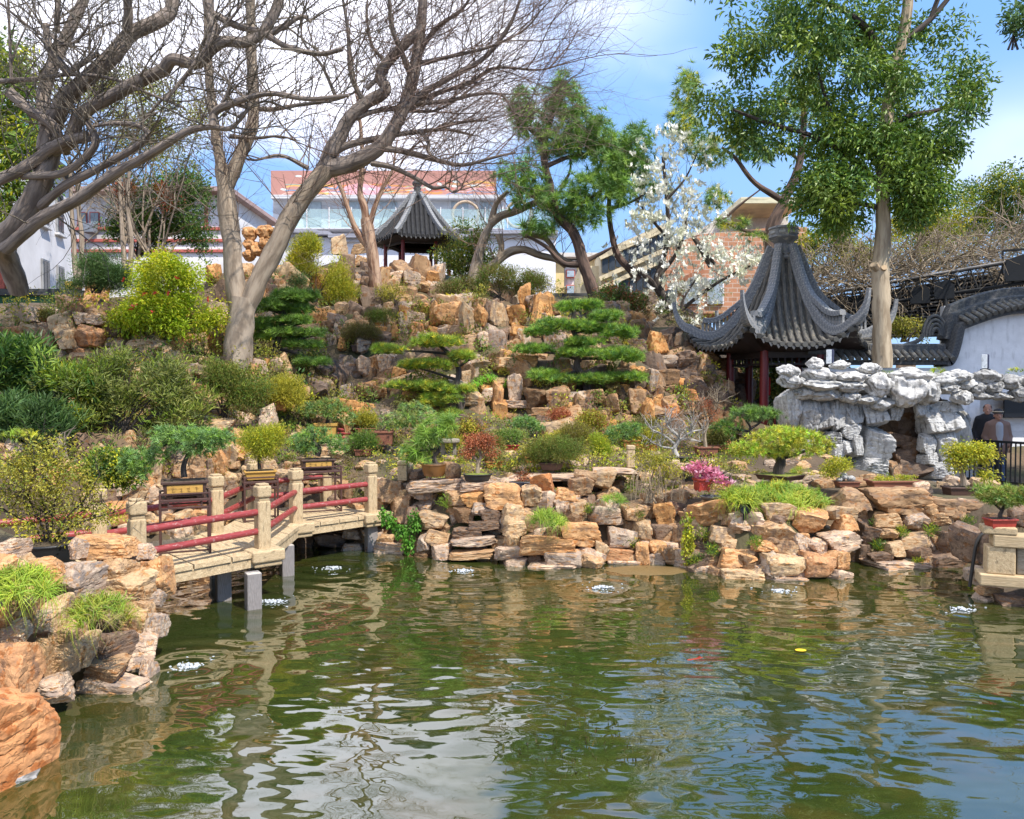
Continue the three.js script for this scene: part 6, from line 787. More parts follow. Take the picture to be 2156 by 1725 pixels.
const S2 = stand('narrow reddish brown wooden stand carrying the plain yellow tray in the middle of the bridge', 548, 1098, 11.8, 66, 88, 0.42);
const S3 = stand('brown wooden stand at the far end of the bridge under a two-coloured pot', 668, 1078, 12.7, 88, 90, 0.42);
function onStand(S, label, w, h, dp, mat, turn, d, trunk, crowns, o = {}) {
  const t = thing('potted_bonsai', label, 'bonsai', V(S[0].x, S[0].y + S[1] * 1.0, S[0].z)), R = rngOf(seedB++); potInto(t, 'rect', w, h, dp, POT[mat], turn);
  if (o.panel) { const pn = rbox(w * 0.80, h * 0.56, 0.012, 0, h * 0.50, dp / 2 * 0.955, 0.004); pn.rotateX(0); const g = pn; g.rotateY(turn); addMesh('yellow_panel', g, POT.yellow, t); const ch = []; for (let k = 0; k < 4; k++) { const x = (k - 1.5) * w * 0.17; for (let q = 0; q < 4; q++) ch.push(rbox(q % 2 ? 0.006 : 0.03, q % 2 ? 0.035 : 0.005, 0.004, x + (R() - 0.5) * 0.02, h * 0.5 + (R() - 0.5) * 0.045, dp / 2 * 0.955 + 0.008, 0.001)); } const cg = merge(ch); cg.rotateY(turn); addMesh('lettering', cg, paint(0.30, 0.17, 0.04), t); }
  const tb = new TB(); for (const [p, r] of trunk) limb(tb, pxPath(p, d), sz(r, d), sz(r * 0.45, d), 8); tb.build('trunk', BARK.dark, t);
  for (const [kind, pads, n, cols, s] of crowns) { const B = pxBlobs(pads, d, 1).map(([c, a, b, e]) => [c, a, b, Math.max(e, a * 0.75)]); kind === 'fluffy' ? crown(t, kind, B, n, R, cols, s, leafMat, 'crown', 0.3) : needles(t, kind, B, n, R, cols, s); }
}
onStand(S1, 'spreading green pine bonsai in a brown pot with yellow lettered panel on the bridge', 0.50, 0.21, 0.34, 'brown', 0.42, 9.45, [[[[388, 1005], [386, 985], [392, 965], [402, 945], [408, 930]], 7], [[[404, 945], [370, 930], [340, 940], [310, 950]], 4], [[[404, 940], [440, 930], [470, 925]], 4]], [['bonsai', [[400, 925, 70, 22], [370, 915, 40, 16], [450, 918, 42, 14], [475, 930, 20, 8], [420, 948, 40, 12], [345, 930, 25, 14]], 560, [...G.pine, ...G.blue], 1.1], ['bonsai', [[290, 965, 36, 20], [330, 960, 26, 14], [300, 990, 20, 16], [265, 975, 18, 14]], 240, [...G.pine, ...G.blue], 1.1]], { panel: 1 });
onStand(S2, 'feathery yellow-green bonsai in a plain yellow tray on the narrow bridge stand', 0.44, 0.15, 0.30, 'yellow', 0.42, 11.8, [[[[546, 988], [545, 970], [552, 950], [548, 930]], 4]], [['fluffy', [[548, 930, 36, 26], [570, 915, 24, 18], [530, 920, 22, 18], [550, 955, 22, 12]], 300, [...G.yel, ...G.lime], 0.9]]);
onStand(S3, 'layered blue-green pine bonsai in a small brown-yellow pot on the far bridge stand', 0.52, 0.18, 0.34, 'brown', 0.42, 12.7, [[[[668, 960], [672, 945], [660, 930], [664, 912]], 6], [[[664, 935], [700, 930]], 3]], [['bonsai', [[664, 910, 28, 12], [640, 925, 30, 11], [700, 928, 28, 10], [650, 945, 26, 9], [710, 945, 20, 9], [636, 942, 22, 8]], 420, [...G.blue, ...G.pine], 1.1]], { panel: 1 });

// bonsai on the far bank
bonsai('long-needled bright pine leaning left from a round glossy amber pot on the bank', { x: 914, y: 1003, d: 12.5, w: 52, h: 27, pot: ['drum', 'amber', 0, 1], trunk: [[[[918, 980], [914, 962], [925, 945], [918, 925]], 6], [[[920, 945], [880, 950], [855, 960]], 3]], crown: [['longpine', [[920, 905, 36, 26], [945, 890, 22, 18], [880, 940, 28, 16], [862, 955, 22, 14], [900, 920, 24, 20], [885, 965, 24, 10]], 230, [...G.pine, G.lime[3], G.grass[0]], 0.75]] });
bonsai('white trunked maple bonsai with rusty leaves in an oval mossy black tray', { x: 1005, y: 1014, d: 12.3, w: 60, h: 16, pot: ['oval', 'black', 0.1, 0.6], moss: 1, bark: 'pale', trunk: [[[[1005, 1000], [1006, 980], [1012, 962], [1008, 940], [1012, 928]], 5], [[[1007, 972], [992, 955], [985, 942]], 3], [[[1010, 965], [1028, 950]], 2.5]], twigs: 8, crown: [['tiny', [[1010, 928, 28, 10], [985, 950, 14, 6], [1035, 953, 12, 5]], 120, G.rust, 0.9]] });
bonsai('low oval blue pot with a few dead stems behind the big square tan boulder', { x: 1100, y: 1030, d: 12.4, w: 54, h: 16, pot: ['oval', 'blue', 0, 0.6], bark: 'tan', trunk: [[[[1098, 1016], [1095, 1005], [1105, 996]], 2]], twigs: 6, tl: 16, crown: [['tiny', [[1102, 1002, 14, 6]], 12, G.rust, 0.8]] });
bonsai('wide low olive bonsai in a six-sided brown tray at the centre of the bank', { x: 1160, y: 990, d: 13.0, w: 56, h: 16, pot: ['hex', 'brown', 0.1, 0.6], bark: 'dark', trunk: [[[[1158, 975], [1150, 960], [1165, 948], [1172, 935]], 4], [[[1158, 962], [1130, 960], [1110, 966]], 2.5]], crown: [['fluffy', [[1170, 938, 52, 16], [1140, 950, 30, 12], [1200, 950, 32, 12], [1165, 955, 52, 12], [1120, 968, 20, 8]], 420, [...G.olive, ...G.pine], 0.8]] });
bonsai('long grey tray with mixed herbs right of the six-sided brown tray', { x: 1207, y: 982, d: 13.6, w: 54, h: 12, pot: ['rect', 'grey', 0.05, 0.5], crown: [['azalea', [[1195, 962, 22, 12], [1225, 955, 20, 14]], 70, [...G.grey, ...G.lime], 1]] });
bonsai('pink flowering azalea spilling from a square red pot', { x: 1478, y: 1034, d: 11.75, w: 28, h: 28, pot: ['rect', 'red', 0.2, 1], name: 'potted_azalea', cat: 'potted plant', bark: 'dark', trunk: [[[[1478, 1004], [1482, 990], [1476, 976]], 2.5], [[[1482, 990], [1510, 1000], [1535, 1015]], 2]], twigs: 14, crown: [['petal', [[1480, 990, 32, 12], [1462, 985, 16, 10], [1505, 1008, 22, 10], [1530, 1018, 14, 7], [1480, 1010, 18, 9]], 120, G.pink, 0.85, 'blossom'], ['azalea', [[1485, 975, 28, 8], [1510, 1018, 26, 12]], 60, [...G.lime, ...G.rust], 0.9]] });
bonsai('broad umbrella-shaped yellow-green pine bonsai on a shallow square brown tray above the grass mound', { x: 1643, y: 1018, d: 12.5, lift: 0.06, w: 74, h: 12, pot: ['rect', 'brown', 0.7, 1], moss: 1, bark: 'dark', trunk: [[[[1643, 1008], [1640, 990], [1644, 972], [1640, 960]], 13, 9], [[[1642, 968], [1615, 955], [1585, 945]], 5], [[[1644, 966], [1680, 955], [1710, 945]], 5], [[[1642, 962], [1640, 940]], 5]], crown: [['bonsai', [[1640, 925, 62, 18], [1570, 942, 34, 12], [1700, 925, 42, 14], [1735, 940, 26, 9], [1650, 910, 48, 10], [1600, 950, 44, 10], [1680, 950, 52, 10], [1555, 952, 20, 8], [1630, 955, 30, 8]], 1250, [...G.yel, G.lime[2], G.olive[0], G.grass[1]], 1.1]] });
bonsai('small red tray with a white rock landscape and yellow-green tree beside the grass mound', { x: 1783, y: 1025, d: 12.4, w: 46, h: 12, pot: ['rect', 'terracotta', 0.05, 0.6], bark: 'tan', trunk: [[[[1778, 1012], [1775, 998], [1768, 985]], 2]], crown: [['tiny', [[1770, 980, 24, 7], [1745, 992, 16, 8]], 110, [...G.gold, ...G.lime], 0.9]] });
{ const t = scene.children[scene.children.length - 1]; for (const [x, y, s] of [[1778, 1003, 16], [1792, 1008, 14], [1768, 1010, 10]]) { const m = stone(t, at(x, y, 12.35), sz(s * 1.3, 12.4), sz(s, 12.4), 0.1, 'w0', { geo: pick(LIME) }); m.name = 'landscape_rock'; } }
bonsai('long terracotta trough with moss and seedlings below the cave mouth', { x: 1882, y: 1034, d: 12.6, w: 106, h: 24, pot: ['rect', 'terracotta', 0.03, 0.35], moss: 1, name: 'planter_trough', cat: 'planter', crown: [['moss', [[1860, 1008, 20, 4], [1890, 1006, 20, 4], [1915, 1007, 16, 4]], 60, [...G.gold, ...G.lime], 0.9]], trunk: [[[[1884, 1010], [1880, 995], [1886, 982]], 1.2]], bark: 'tan', twigs: 4, tl: 14 });
bonsai('open branched bright leafy bonsai in a dark brown tray in front of the black fence', { x: 2022, y: 1048, d: 12.5, w: 62, h: 24, pot: ['rect', 'brown', 0.03, 0.55], bark: 'tan', trunk: [[[[2030, 1022], [2028, 1005], [2024, 985], [2030, 965], [2040, 950]], 7], [[[2026, 990], [2060, 985], [2085, 995]], 3], [[[2028, 970], [2000, 950]], 3]], crown: [['small', [[2010, 950, 18, 10], [2050, 950, 32, 14], [2030, 962, 26, 12], [2080, 960, 18, 8], [2078, 1000, 16, 8], [2015, 975, 14, 10]], 150, [...G.lime, ...G.gold], 0.7]] });
bonsai('spreading low green juniper bonsai in a glazed red tray on the balustrade post', { x: 2106, y: 1113, d: 9.3, w: 54, h: 22, pot: ['rect', 'red', 0.05, 0.55], bark: 'dark', trunk: [[[[2108, 1098], [2106, 1085], [2112, 1072], [2116, 1060]], 6], [[[2112, 1072], [2140, 1060], [2165, 1058]], 3], [[[2110, 1075], [2080, 1050]], 3]], crown: [['bonsai', [[2110, 1038, 52, 14], [2150, 1042, 40, 14], [2080, 1045, 26, 10], [2180, 1045, 30, 14], [2120, 1055, 40, 8]], 620, [...G.pine, ...G.olive], 1]] });
bonsai('pine bonsai with two flat dark tiers in front of the pavilion railing', { x: 1580, y: 925, d: 15.2, w: 60, h: 12, pot: ['rect', 'brown', 0.05, 0.6], bark: 'dark', trunk: [[[[1578, 914], [1580, 900], [1570, 885]], 4], [[[1578, 905], [1600, 890], [1610, 876]], 3], [[[1576, 908], [1550, 905], [1530, 905]], 3]], crown: [['pine', [[1585, 872, 50, 12], [1527, 900, 34, 15], [1600, 868, 30, 9]], 330, [...G.pine, ...G.dark], 0.75]] });
bonsai('silvery dead-branched bonsai with spreading white limbs', { x: 1425, y: 975, d: 14.2, w: 70, h: 14, pot: ['rect', 'black', 0.05, 0.5], bark: 'white', trunk: [[[[1425, 962], [1420, 945], [1430, 925], [1415, 905]], 6], [[[1424, 938], [1395, 915], [1372, 905]], 3], [[[1428, 930], [1455, 910], [1478, 905]], 3], [[[1422, 945], [1390, 940], [1370, 930]], 2.5], [[[1420, 915], [1405, 895], [1400, 882]], 2.5], [[[1428, 925], [1450, 925], [1475, 930]], 2.5]], twigs: 60, tl: 34 });
bonsai('tall bare reddish bonsai with pale stem left of the pavilion', { x: 1487, y: 960, d: 15, w: 44, h: 20, pot: ['rect', 'terracotta', 0.1, 0.6], bark: 'pale', trunk: [[[[1486, 945], [1484, 915], [1490, 890], [1482, 860], [1478, 845]], 4], [[[1488, 895], [1505, 870], [1510, 850]], 2.5], [[[1486, 905], [1468, 885], [1458, 870]], 2.5]], twigs: 40, tl: 34, crown: [['tiny', [[1480, 850, 24, 18], [1500, 870, 20, 20]], 40, G.rust, 0.7]] });
bonsai('short grey-green pine in an orange tray at the foot of the central cliff', { x: 1328, y: 946, d: 14.9, w: 34, h: 20, pot: ['rect', 'orange', 0.05, 0.7], trunk: [[[[1326, 928], [1318, 915], [1322, 903]], 3]], crown: [['bonsai', [[1308, 910, 34, 14], [1330, 902, 26, 12], [1295, 920, 20, 8]], 280, [...G.blue, ...G.pine], 1.1]] });
bonsai('dwarf cypress like a bright green flame right of the herb tray', { x: 1262, y: 968, d: 13.9, w: 30, h: 14, pot: ['rect', 'terracotta', 0.05, 0.7], crown: [['fluffy', [[1264, 944, 16, 14], [1258, 930, 11, 12], [1270, 955, 14, 9]], 160, [...G.grass, ...G.lime], 0.7]], trunk: [[[[1262, 958], [1262, 945]], 2]] });
bonsai('yellow-tipped bonsai on a pale bent trunk behind the flame cypress', { x: 1245, y: 945, d: 15.1, w: 32, h: 14, pot: ['rect', 'brown', 0.05, 0.7], bark: 'pale', trunk: [[[[1244, 934], [1250, 918], [1242, 900], [1246, 885]], 3]], crown: [['tiny', [[1245, 882, 24, 12], [1232, 890, 14, 9], [1262, 892, 14, 8]], 170, [...G.yel, ...G.rust, ...G.lime], 1]] });
bonsai('small domed green pine in a red tray left of the yellow-leaved cluster', { x: 1112, y: 934, d: 15.2, w: 34, h: 11, pot: ['rect', 'terracotta', 0.05, 0.6], trunk: [[[[1112, 926], [1108, 912], [1114, 900]], 3]], crown: [['bonsai', [[1105, 888, 28, 10], [1128, 900, 18, 9], [1090, 895, 14, 7]], 230, [...G.pine, ...G.blue], 1.1]] });
bonsai('rust-topped pale stemmed bonsai high at the cliff foot', { x: 1178, y: 920, d: 15.8, w: 34, h: 12, pot: ['rect', 'brown', 0.1, 0.6], bark: 'pale', trunk: [[[[1176, 910], [1178, 895], [1172, 880]], 2.5], [[[1177, 900], [1188, 886]], 2]], crown: [['tiny', [[1177, 874, 22, 8], [1190, 880, 12, 6]], 110, G.rust, 0.9]] });
bonsai('olive rounded bonsai behind the six-sided tray', { x: 1210, y: 950, d: 14.4, w: 40, h: 12, pot: ['rect', 'grey', 0.1, 0.6], trunk: [[[[1208, 938], [1212, 920]], 3]], crown: [['fluffy', [[1210, 912, 30, 18], [1232, 928, 22, 12], [1190, 925, 18, 12]], 260, [...G.olive, ...G.brown, ...G.yel], 0.8]] });
bonsai('low yellow-leaved shrub in a blue-black tray', { x: 1170, y: 938, d: 15, w: 44, h: 10, pot: ['oval', 'blue', 0, 0.6], crown: [['tiny', [[1180, 922, 18, 7], [1158, 930, 16, 6]], 130, [...G.gold, ...G.lime], 0.9]] });
bonsai('greyish spreading pine left of the domed green pine', { x: 1062, y: 938, d: 14.8, w: 44, h: 10, pot: ['oval', 'grey', 0, 0.6], trunk: [[[[1060, 930], [1066, 915]], 3]], crown: [['bonsai', [[1065, 915, 38, 11], [1045, 925, 22, 8], [1090, 912, 20, 9]], 280, [...G.olive, ...G.grey, ...G.pine], 1.1]] });
bonsai('yellow and rust bush in a hidden pot right of the tiered pine', { x: 985, y: 925, d: 15.4, w: 34, h: 14, pot: ['drum', 'terracotta', 0, 1], crown: [['tiny', [[988, 898, 22, 16], [1010, 905, 18, 14]], 150, [...G.gold, ...G.rust, ...G.lime], 1]], trunk: [[[[986, 912], [990, 900]], 2]] });
bonsai('tall reddish brown pot holding a leggy green and white bonsai left of the amber pot', { x: 808, y: 938, d: 14.6, w: 40, h: 32, pot: ['rect', 'terracotta', 0.1, 0.9], bark: 'pale', trunk: [[[[806, 905], [812, 890], [800, 878]], 3]], twigs: 14, tl: 22, crown: [['bonsai', [[840, 880, 44, 10], [870, 862, 34, 13], [895, 872, 26, 12], [830, 895, 36, 8], [860, 890, 34, 8]], 420, [...G.blue, ...G.pine, ...G.grey], 1.1]] });
bonsai('flat-topped green pine in a tall yellow pot above the far end of the bridge', { x: 686, y: 928, d: 14.9, w: 46, h: 38, pot: ['rect', 'yellow', 0.15, 0.8], trunk: [[[[688, 895], [690, 880], [680, 868]], 5]], crown: [['bonsai', [[680, 862, 50, 14], [660, 868, 36, 12], [715, 872, 34, 14], [735, 884, 20, 9], [690, 850, 34, 8]], 520, [...G.pine, ...G.blue, ...G.olive], 1.15]] });
bonsai('yellow broom-like bush in an orange pot on the left slope', { x: 589, y: 866, d: 14.4, w: 28, h: 22, pot: ['rect', 'orange', 0.2, 0.9], name: 'potted_shrub', cat: 'potted plant', crown: [['fluffy', [[592, 822, 34, 24], [615, 830, 26, 26], [580, 830, 20, 20]], 420, [...G.gold, ...G.yel], 0.9]] });
bonsai('dwarf pine in a brown tray on a rock ledge in the middle of the hillside', { x: 757, y: 741, d: 18.6, w: 32, h: 14, pot: ['rect', 'brown', 0.1, 0.7], bark: 'pale', trunk: [[[[757, 728], [760, 715], [752, 705]], 2.5]], twigs: 10, tl: 18, crown: [['fluffy', [[760, 695, 32, 10], [740, 704, 22, 8], [782, 702, 20, 9]], 200, [...G.olive, ...G.brown], 0.9]] });
bonsai('clipped green bush in a round orange pot right of the hillside dwarf pine', { x: 802, y: 700, d: 19.3, w: 26, h: 20, pot: ['drum', 'orange', 0, 1], name: 'potted_shrub', cat: 'potted plant', crown: [['fluffy', [[802, 668, 28, 14]], 200, [...G.olive, ...G.pine], 0.9]] });
bonsai('tiny green plant in a red pot at the end of the pink rock terrace', { x: 95, y: 684, d: 15.3, w: 20, h: 14, pot: ['drum', 'red', 0, 1], name: 'potted_shrub', cat: 'potted plant', crown: [['tiny', [[95, 664, 14, 8]], 70, G.olive, 1]] });
bonsai('large sparse azalea bush with fresh yellow leaves in a round black pot at left', { x: 106, y: 1192, d: 7.75, w: 112, h: 52, pot: ['drum', 'black', 0, 1], name: 'potted_shrub', cat: 'potted plant', bark: 'dark', trunk: [[[[100, 1145], [85, 1100], [60, 1050], [40, 990]], 3], [[[104, 1145], [110, 1090], [120, 1020], [110, 960]], 3], [[[108, 1145], [140, 1090], [180, 1050], [210, 1000]], 3], [[[98, 1145], [70, 1110], [20, 1080], [-20, 1060]], 3], [[[106, 1145], [150, 1110], [200, 1090], [240, 1080]], 3], [[[102, 1145], [95, 1080], [75, 1000], [70, 940]], 3]], twigs: 70, tl: 60, crown: [['azalea', [[90, 990, 90, 50], [40, 1010, 60, 45], [160, 1010, 60, 45], [100, 940, 60, 25], [60, 1070, 70, 40], [170, 1070, 60, 35], [225, 1080, 35, 20], [-30, 1000, 40, 60], [110, 1110, 70, 20]], 560, [...G.yel, ...G.gold, ...G.olive, G.lime[3]], 1.0]], deep: 0.8 });
{ // extra small bonsai further back on the shelves
  const R = rngOf(77), L = [['red-potted seedling', 'beside the white-legged stone table', 1075, 950, 'red'], ['low grey-green bonsai', 'right of the moss tray on the bank shelf', 1040, 985, 'orange'], ['small orange pot of herbs', 'behind the low oval blue pot', 1122, 975, 'orange'], ['leafy dark green bush', 'behind the moss tray', 1030, 968, 'terracotta'], ['brown tray of fine twigs', 'right of the orange tray pine', 1365, 950, 'orange'], ['low green clump', 'left of the silvery dead-branched bonsai', 1355, 925, 'brown'], ['dark needled bonsai', 'under the tall bare reddish bonsai', 1510, 950, 'terracotta'], ['thin twiggy bonsai', 'left of the tall reddish brown pot', 770, 915, 'terracotta'], ['dwarf pale-twigged tree', 'behind the far bridge post', 765, 960, 'terracotta'], ['small round green bush', 'between amber pot and stone table', 945, 962, 'grey']];
  for (const [a, b, x, y, m] of L) { const p = hit(x, y, 9), d = -p.z; bonsai(`${a} ${b}`, { x, y, w: 32 + 10 * R(), h: 14, pot: ['rect', m, R() * 0.3, 0.6], bark: 'tan', trunk: [[[[x, y - 12], [x + 4, y - 22], [x - 2, y - 32]], 2.2]], twigs: 8, tl: 16, crown: [[pick(['tiny', 'fluffy', 'azalea'], R), [[x, y - 34, 24, 11], [x + 10, y - 26, 18, 9], [x - 12, y - 28, 16, 8]], 90, pick([G.olive, G.pine, G.yel, G.grey], R), 0.9]] }); }
}
// cloud-clipped pines
function cloudPine(label, d, trunk, boughs, pads, n, cols, seed, s = 1) {
  const R = rngOf(seed), base = at(trunk[0][0], trunk[0][1], d), t = thing('cloud_pine', label, 'pine tree', base), tb = new TB(); limb(tb, pxPath(trunk, d), sz(9, d), sz(4, d), 10); tb.build('trunk', BARK.dark, t);
  for (const p of boughs) { const b = new TB(); limb(b, pxPath(p, d), sz(4, d), sz(1.6, d), 6); b.build('branch', BARK.dark, t); }
  const sum = pads.reduce((a, p) => a + p[2] * p[3], 0);
  for (const p of pads) { const B = pxBlobs([p], d).map(([c, a, b]) => [c, a, b, a * 0.8]); const sub = []; for (let k = 0; k < 7; k++) { const a = R() * 6.28, r = Math.sqrt(R()) * 0.75, [c, rx, ry, rz] = B[0]; sub.push([V(c.x + Math.cos(a) * r * rx, c.y + (R() - 0.5) * ry * 0.5, c.z + Math.sin(a) * r * rz), rx * 0.42, ry * 0.58, rz * 0.42]); } needles(t, 'pine', sub, Math.round(n * p[2] * p[3] / sum), R, cols, s * 0.86, 'foliage_pad', 0.4, 1.3); }
  return t;
}
cloudPine('dark layered cloud-clipped pine right of the pale forked trunk', 16.6, [[548, 790], [556, 765], [575, 740], [590, 700], [598, 650], [600, 620]], [[[560, 760], [540, 730], [530, 720]], [[580, 735], [630, 715], [670, 705]], [[592, 690], [640, 680], [660, 675]], [[596, 660], [560, 650], [540, 640]], [[590, 735], [640, 750], [670, 765]]], [[605, 625, 62, 17], [595, 648, 66, 16], [596, 676, 64, 13], [612, 703, 76, 13], [630, 727, 44, 11], [658, 764, 38, 11], [560, 690, 34, 10], [560, 712, 34, 9]], 2600, [G.dark[1], ...G.pine], 601);
cloudPine('stepped cloud-clipped pine with flat yellow-green tiers at the centre of the hillside', 16.5, [[962, 900], [968, 860], [960, 820], [966, 780], [945, 745], [925, 728]], [[[966, 845], [930, 838], [890, 818]], [[962, 800], [915, 785], [880, 775]], [[962, 775], [985, 760], [1000, 752]], [[945, 745], [880, 740], [830, 738]]], [[915, 722, 60, 15], [904, 769, 66, 14], [878, 814, 60, 13], [926, 840, 46, 12], [986, 750, 34, 14], [818, 736, 44, 12], [965, 822, 34, 11], [958, 874, 30, 15], [900, 850, 34, 10]], 2900, [...G.yel, ...G.pine, G.lime[3], G.lime[2]], 602);
cloudPine('broad many-layered cloud-clipped pine covering the right part of the hillside', 17.3, [[1238, 830], [1232, 800], [1215, 770], [1222, 730], [1205, 690], [1210, 650]], [[[1225, 760], [1170, 745], [1120, 742]], [[1225, 755], [1290, 755], [1340, 752]], [[1215, 780], [1160, 800], [1120, 800]], [[1225, 795], [1280, 800], [1330, 797]], [[1212, 700], [1260, 690], [1300, 700]], [[1208, 690], [1170, 690], [1130, 692]]], [[1212, 642, 56, 16], [1262, 668, 52, 15], [1180, 686, 62, 15], [1238, 692, 60, 14], [1305, 702, 44, 16], [1120, 737, 50, 14], [1225, 722, 50, 12], [1262, 748, 92, 16], [1318, 752, 44, 15], [1130, 790, 50, 14], [1180, 800, 54, 12], [1250, 800, 66, 13], [1310, 796, 50, 13], [1140, 700, 36, 12], [1210, 740, 40, 10]], 4600, [...G.pine, ...G.ever, G.lime[3], G.lime[2], G.grass[0]], 603);
// shrubs on the slopes
function shrub(label, list, d, kind, n, cols, o = {}) {
  const R = rngOf(seedB++), b = at(list[0][0], Math.max(...list.map((p) => p[1] + p[3])), d), t = thing(o.name ?? 'shrub', label, o.cat ?? 'shrub', b), tb = new TB();
  for (let k = 0; k < (o.stems ?? 10); k++) { const [x, y, rx, ry] = pick(list, R), e = at(x + (R() - 0.5) * rx, y + (R() - 0.5) * ry, d); tb.tube(curve([b.clone().add(V((R() - 0.5) * 0.2, -0.1, 0)), b.clone().lerp(e, 0.5).add(V((R() - 0.5) * 0.2, 0.1, 0)), e], 6), (q) => 0.016 * (1.2 - q), 5); } tb.build('stem', BARK[o.bark ?? 'dark'], t);
  crown(t, kind, pxBlobs(list, d, o.deep ?? 0.9), n, R, cols, o.s ?? 1, o.mat ?? leafMat, 'foliage', o.shell ?? 0.35, o.gap ?? 1.7); return [t, R];
}
{ const [t, R] = shrub('dense rounded camellia bush with glowing yellow-green leaves and a few red flowers', [[350, 600, 70, 55], [300, 640, 60, 40], [400, 650, 65, 40], [350, 570, 45, 35], [440, 670, 40, 25], [270, 660, 40, 30], [330, 665, 70, 25], [360, 690, 30, 15]], 15.3, 'small', 1150, [G.lime[0], G.lime[1], G.lime[1], [0.22, 0.36, 0.02], [0.30, 0.46, 0.025], G.lime[2]], { s: 1.05 }); scatter('red_flower', 'petal', leafMat, [[282, 645], [372, 588], [327, 620], [357, 619], [306, 622], [262, 590], [322, 658], [440, 630]].map(([x, y], i) => ({ p: at(x, y, 14.75), s: i ? 0.7 : 1.2, c: [0.62, 0.06, 0.03] })), t, R); }
shrub('dark blue-green juniper spreading behind the big ochre stone', [[200, 570, 60, 24], [160, 590, 36, 18], [240, 585, 40, 22], [220, 550, 40, 18]], 17.2, 'fluffy', 700, [...G.dark, ...G.blue], { s: 1.3 });
shrub('grey-green oleander thicket with long leaves on the left slope', [[250, 800, 70, 50], [320, 830, 80, 50], [210, 850, 60, 50], [390, 850, 60, 45], [300, 880, 70, 40], [270, 760, 40, 30], [360, 800, 50, 40]], 12.9, 'lance', 900, [...G.grey, ...G.grey, G.lime[3], G.lime[2]], { stems: 26, s: 0.9 });
shrub('dark glossy shrub with drooping leaves at the left edge', [[60, 770, 55, 40], [30, 810, 50, 40], [90, 820, 40, 35], [20, 760, 40, 35]], 13, 'lance', 620, [...G.dark, ...G.ever], { s: 1.25, mat: glossLeaf });
shrub('fresh green bushy shrub right of the dark glossy shrub', [[130, 810, 50, 50], [160, 850, 45, 45], [120, 870, 50, 35]], 12.6, 'lance', 520, [...G.lime, ...G.ever, ...G.grey], {});
shrub('low bluish shrub under the dark glossy shrub at the left edge', [[60, 880, 60, 35], [20, 890, 40, 40], [100, 900, 40, 25]], 12, 'lance', 460, [...G.blue, ...G.dark], { s: 1.1 });
shrub('olive green podocarpus with flat branches above the middle of the bridge', [[470, 800, 55, 26], [520, 820, 40, 22], [440, 790, 40, 18], [500, 850, 50, 22], [530, 800, 30, 18]], 13.6, 'fluffy', 900, [...G.pine, ...G.olive, G.yel[2]], { s: 1.1 });
shrub('small reddish-yellow leaved shrub in the middle of the left slope', [[130, 920, 40, 22], [150, 900, 24, 24], [110, 935, 30, 14]], 11.4, 'azalea', 170, [...G.yel, ...G.rust, ...G.olive], { bark: 'tan' });
shrub('dark leafy shrub left of the near bridge stand', [[230, 970, 44, 22], [260, 990, 30, 24], [210, 985, 30, 18]], 10.8, 'small', 220, [...G.dark, ...G.ever, ...G.lime], { s: 0.9 });
shrub('golden-green bush tumbling down the hillside right of the leaning stem', [[660, 545, 40, 28], [690, 580, 40, 30], [710, 615, 36, 26], [650, 520, 26, 20], [630, 560, 22, 20]], 20.3, 'fluffy', 1150, [...G.yel, ...G.gold, ...G.lime], { s: 1.35 });
shrub('loose pale green bush right of the small pavilion', [[970, 500, 44, 40], [990, 560, 50, 30], [945, 540, 30, 30], [1020, 530, 34, 36]], 25.5, 'small', 420, [...G.grey, ...G.ever, ...G.yel], { s: 1.4 });
shrub('dark olive bush spreading over the cliff top right of the small pavilion', [[1060, 590, 60, 24], [1110, 600, 50, 22], [1000, 610, 40, 16], [950, 605, 34, 14]], 22.6, 'fluffy', 900, [...G.olive, ...G.brown, ...G.pine], { s: 1.4 });
shrub('yellowish bush below the small pavilion at the flaky trunk', [[830, 615, 34, 20], [850, 630, 24, 16]], 21.4, 'fluffy', 300, [...G.yel, ...G.olive], { s: 1.3 });
shrub('red-flecked dark bush behind the top of the broad layered pine', [[1290, 625, 40, 18], [1330, 640, 34, 16], [1250, 625, 30, 12]], 22, 'small', 260, [...G.dark, ...G.ever, ...G.rust], { s: 1.2 });
shrub('small clipped tree with bluish tiers left of the golden-green bush', [[600, 575, 24, 14], [585, 600, 30, 10], [620, 590, 22, 10]], 19.8, 'fluffy', 260, [...G.dark, ...G.blue], { s: 1.2 });
{ const [t, R] = shrub('weeping yellow shrub trailing over the bank left of the pink azalea', [[1370, 965, 44, 14], [1390, 985, 60, 20], [1350, 1000, 40, 24], [1420, 1005, 34, 24], [1380, 1030, 60, 16]], 11.9, 'azalea', 420, [...G.yel, ...G.gold, ...G.olive], { bark: 'pale', stems: 6 }); const tb = new TB(); for (let k = 0; k < 34; k++) { const x = lerp(1330, 1440, R()), a = at(1385 + (x - 1385) * 0.4, 972, 11.9), b = at(x, 1000, 11.8), c = at(x + (R() - 0.5) * 16, 1030 + 26 * R(), 11.75); tb.tube(curve([a, b, c], 7), 0.006, 4, [1.1, 1.05, 1]); } tb.build('hanging_twigs', BARK.pale, t); }
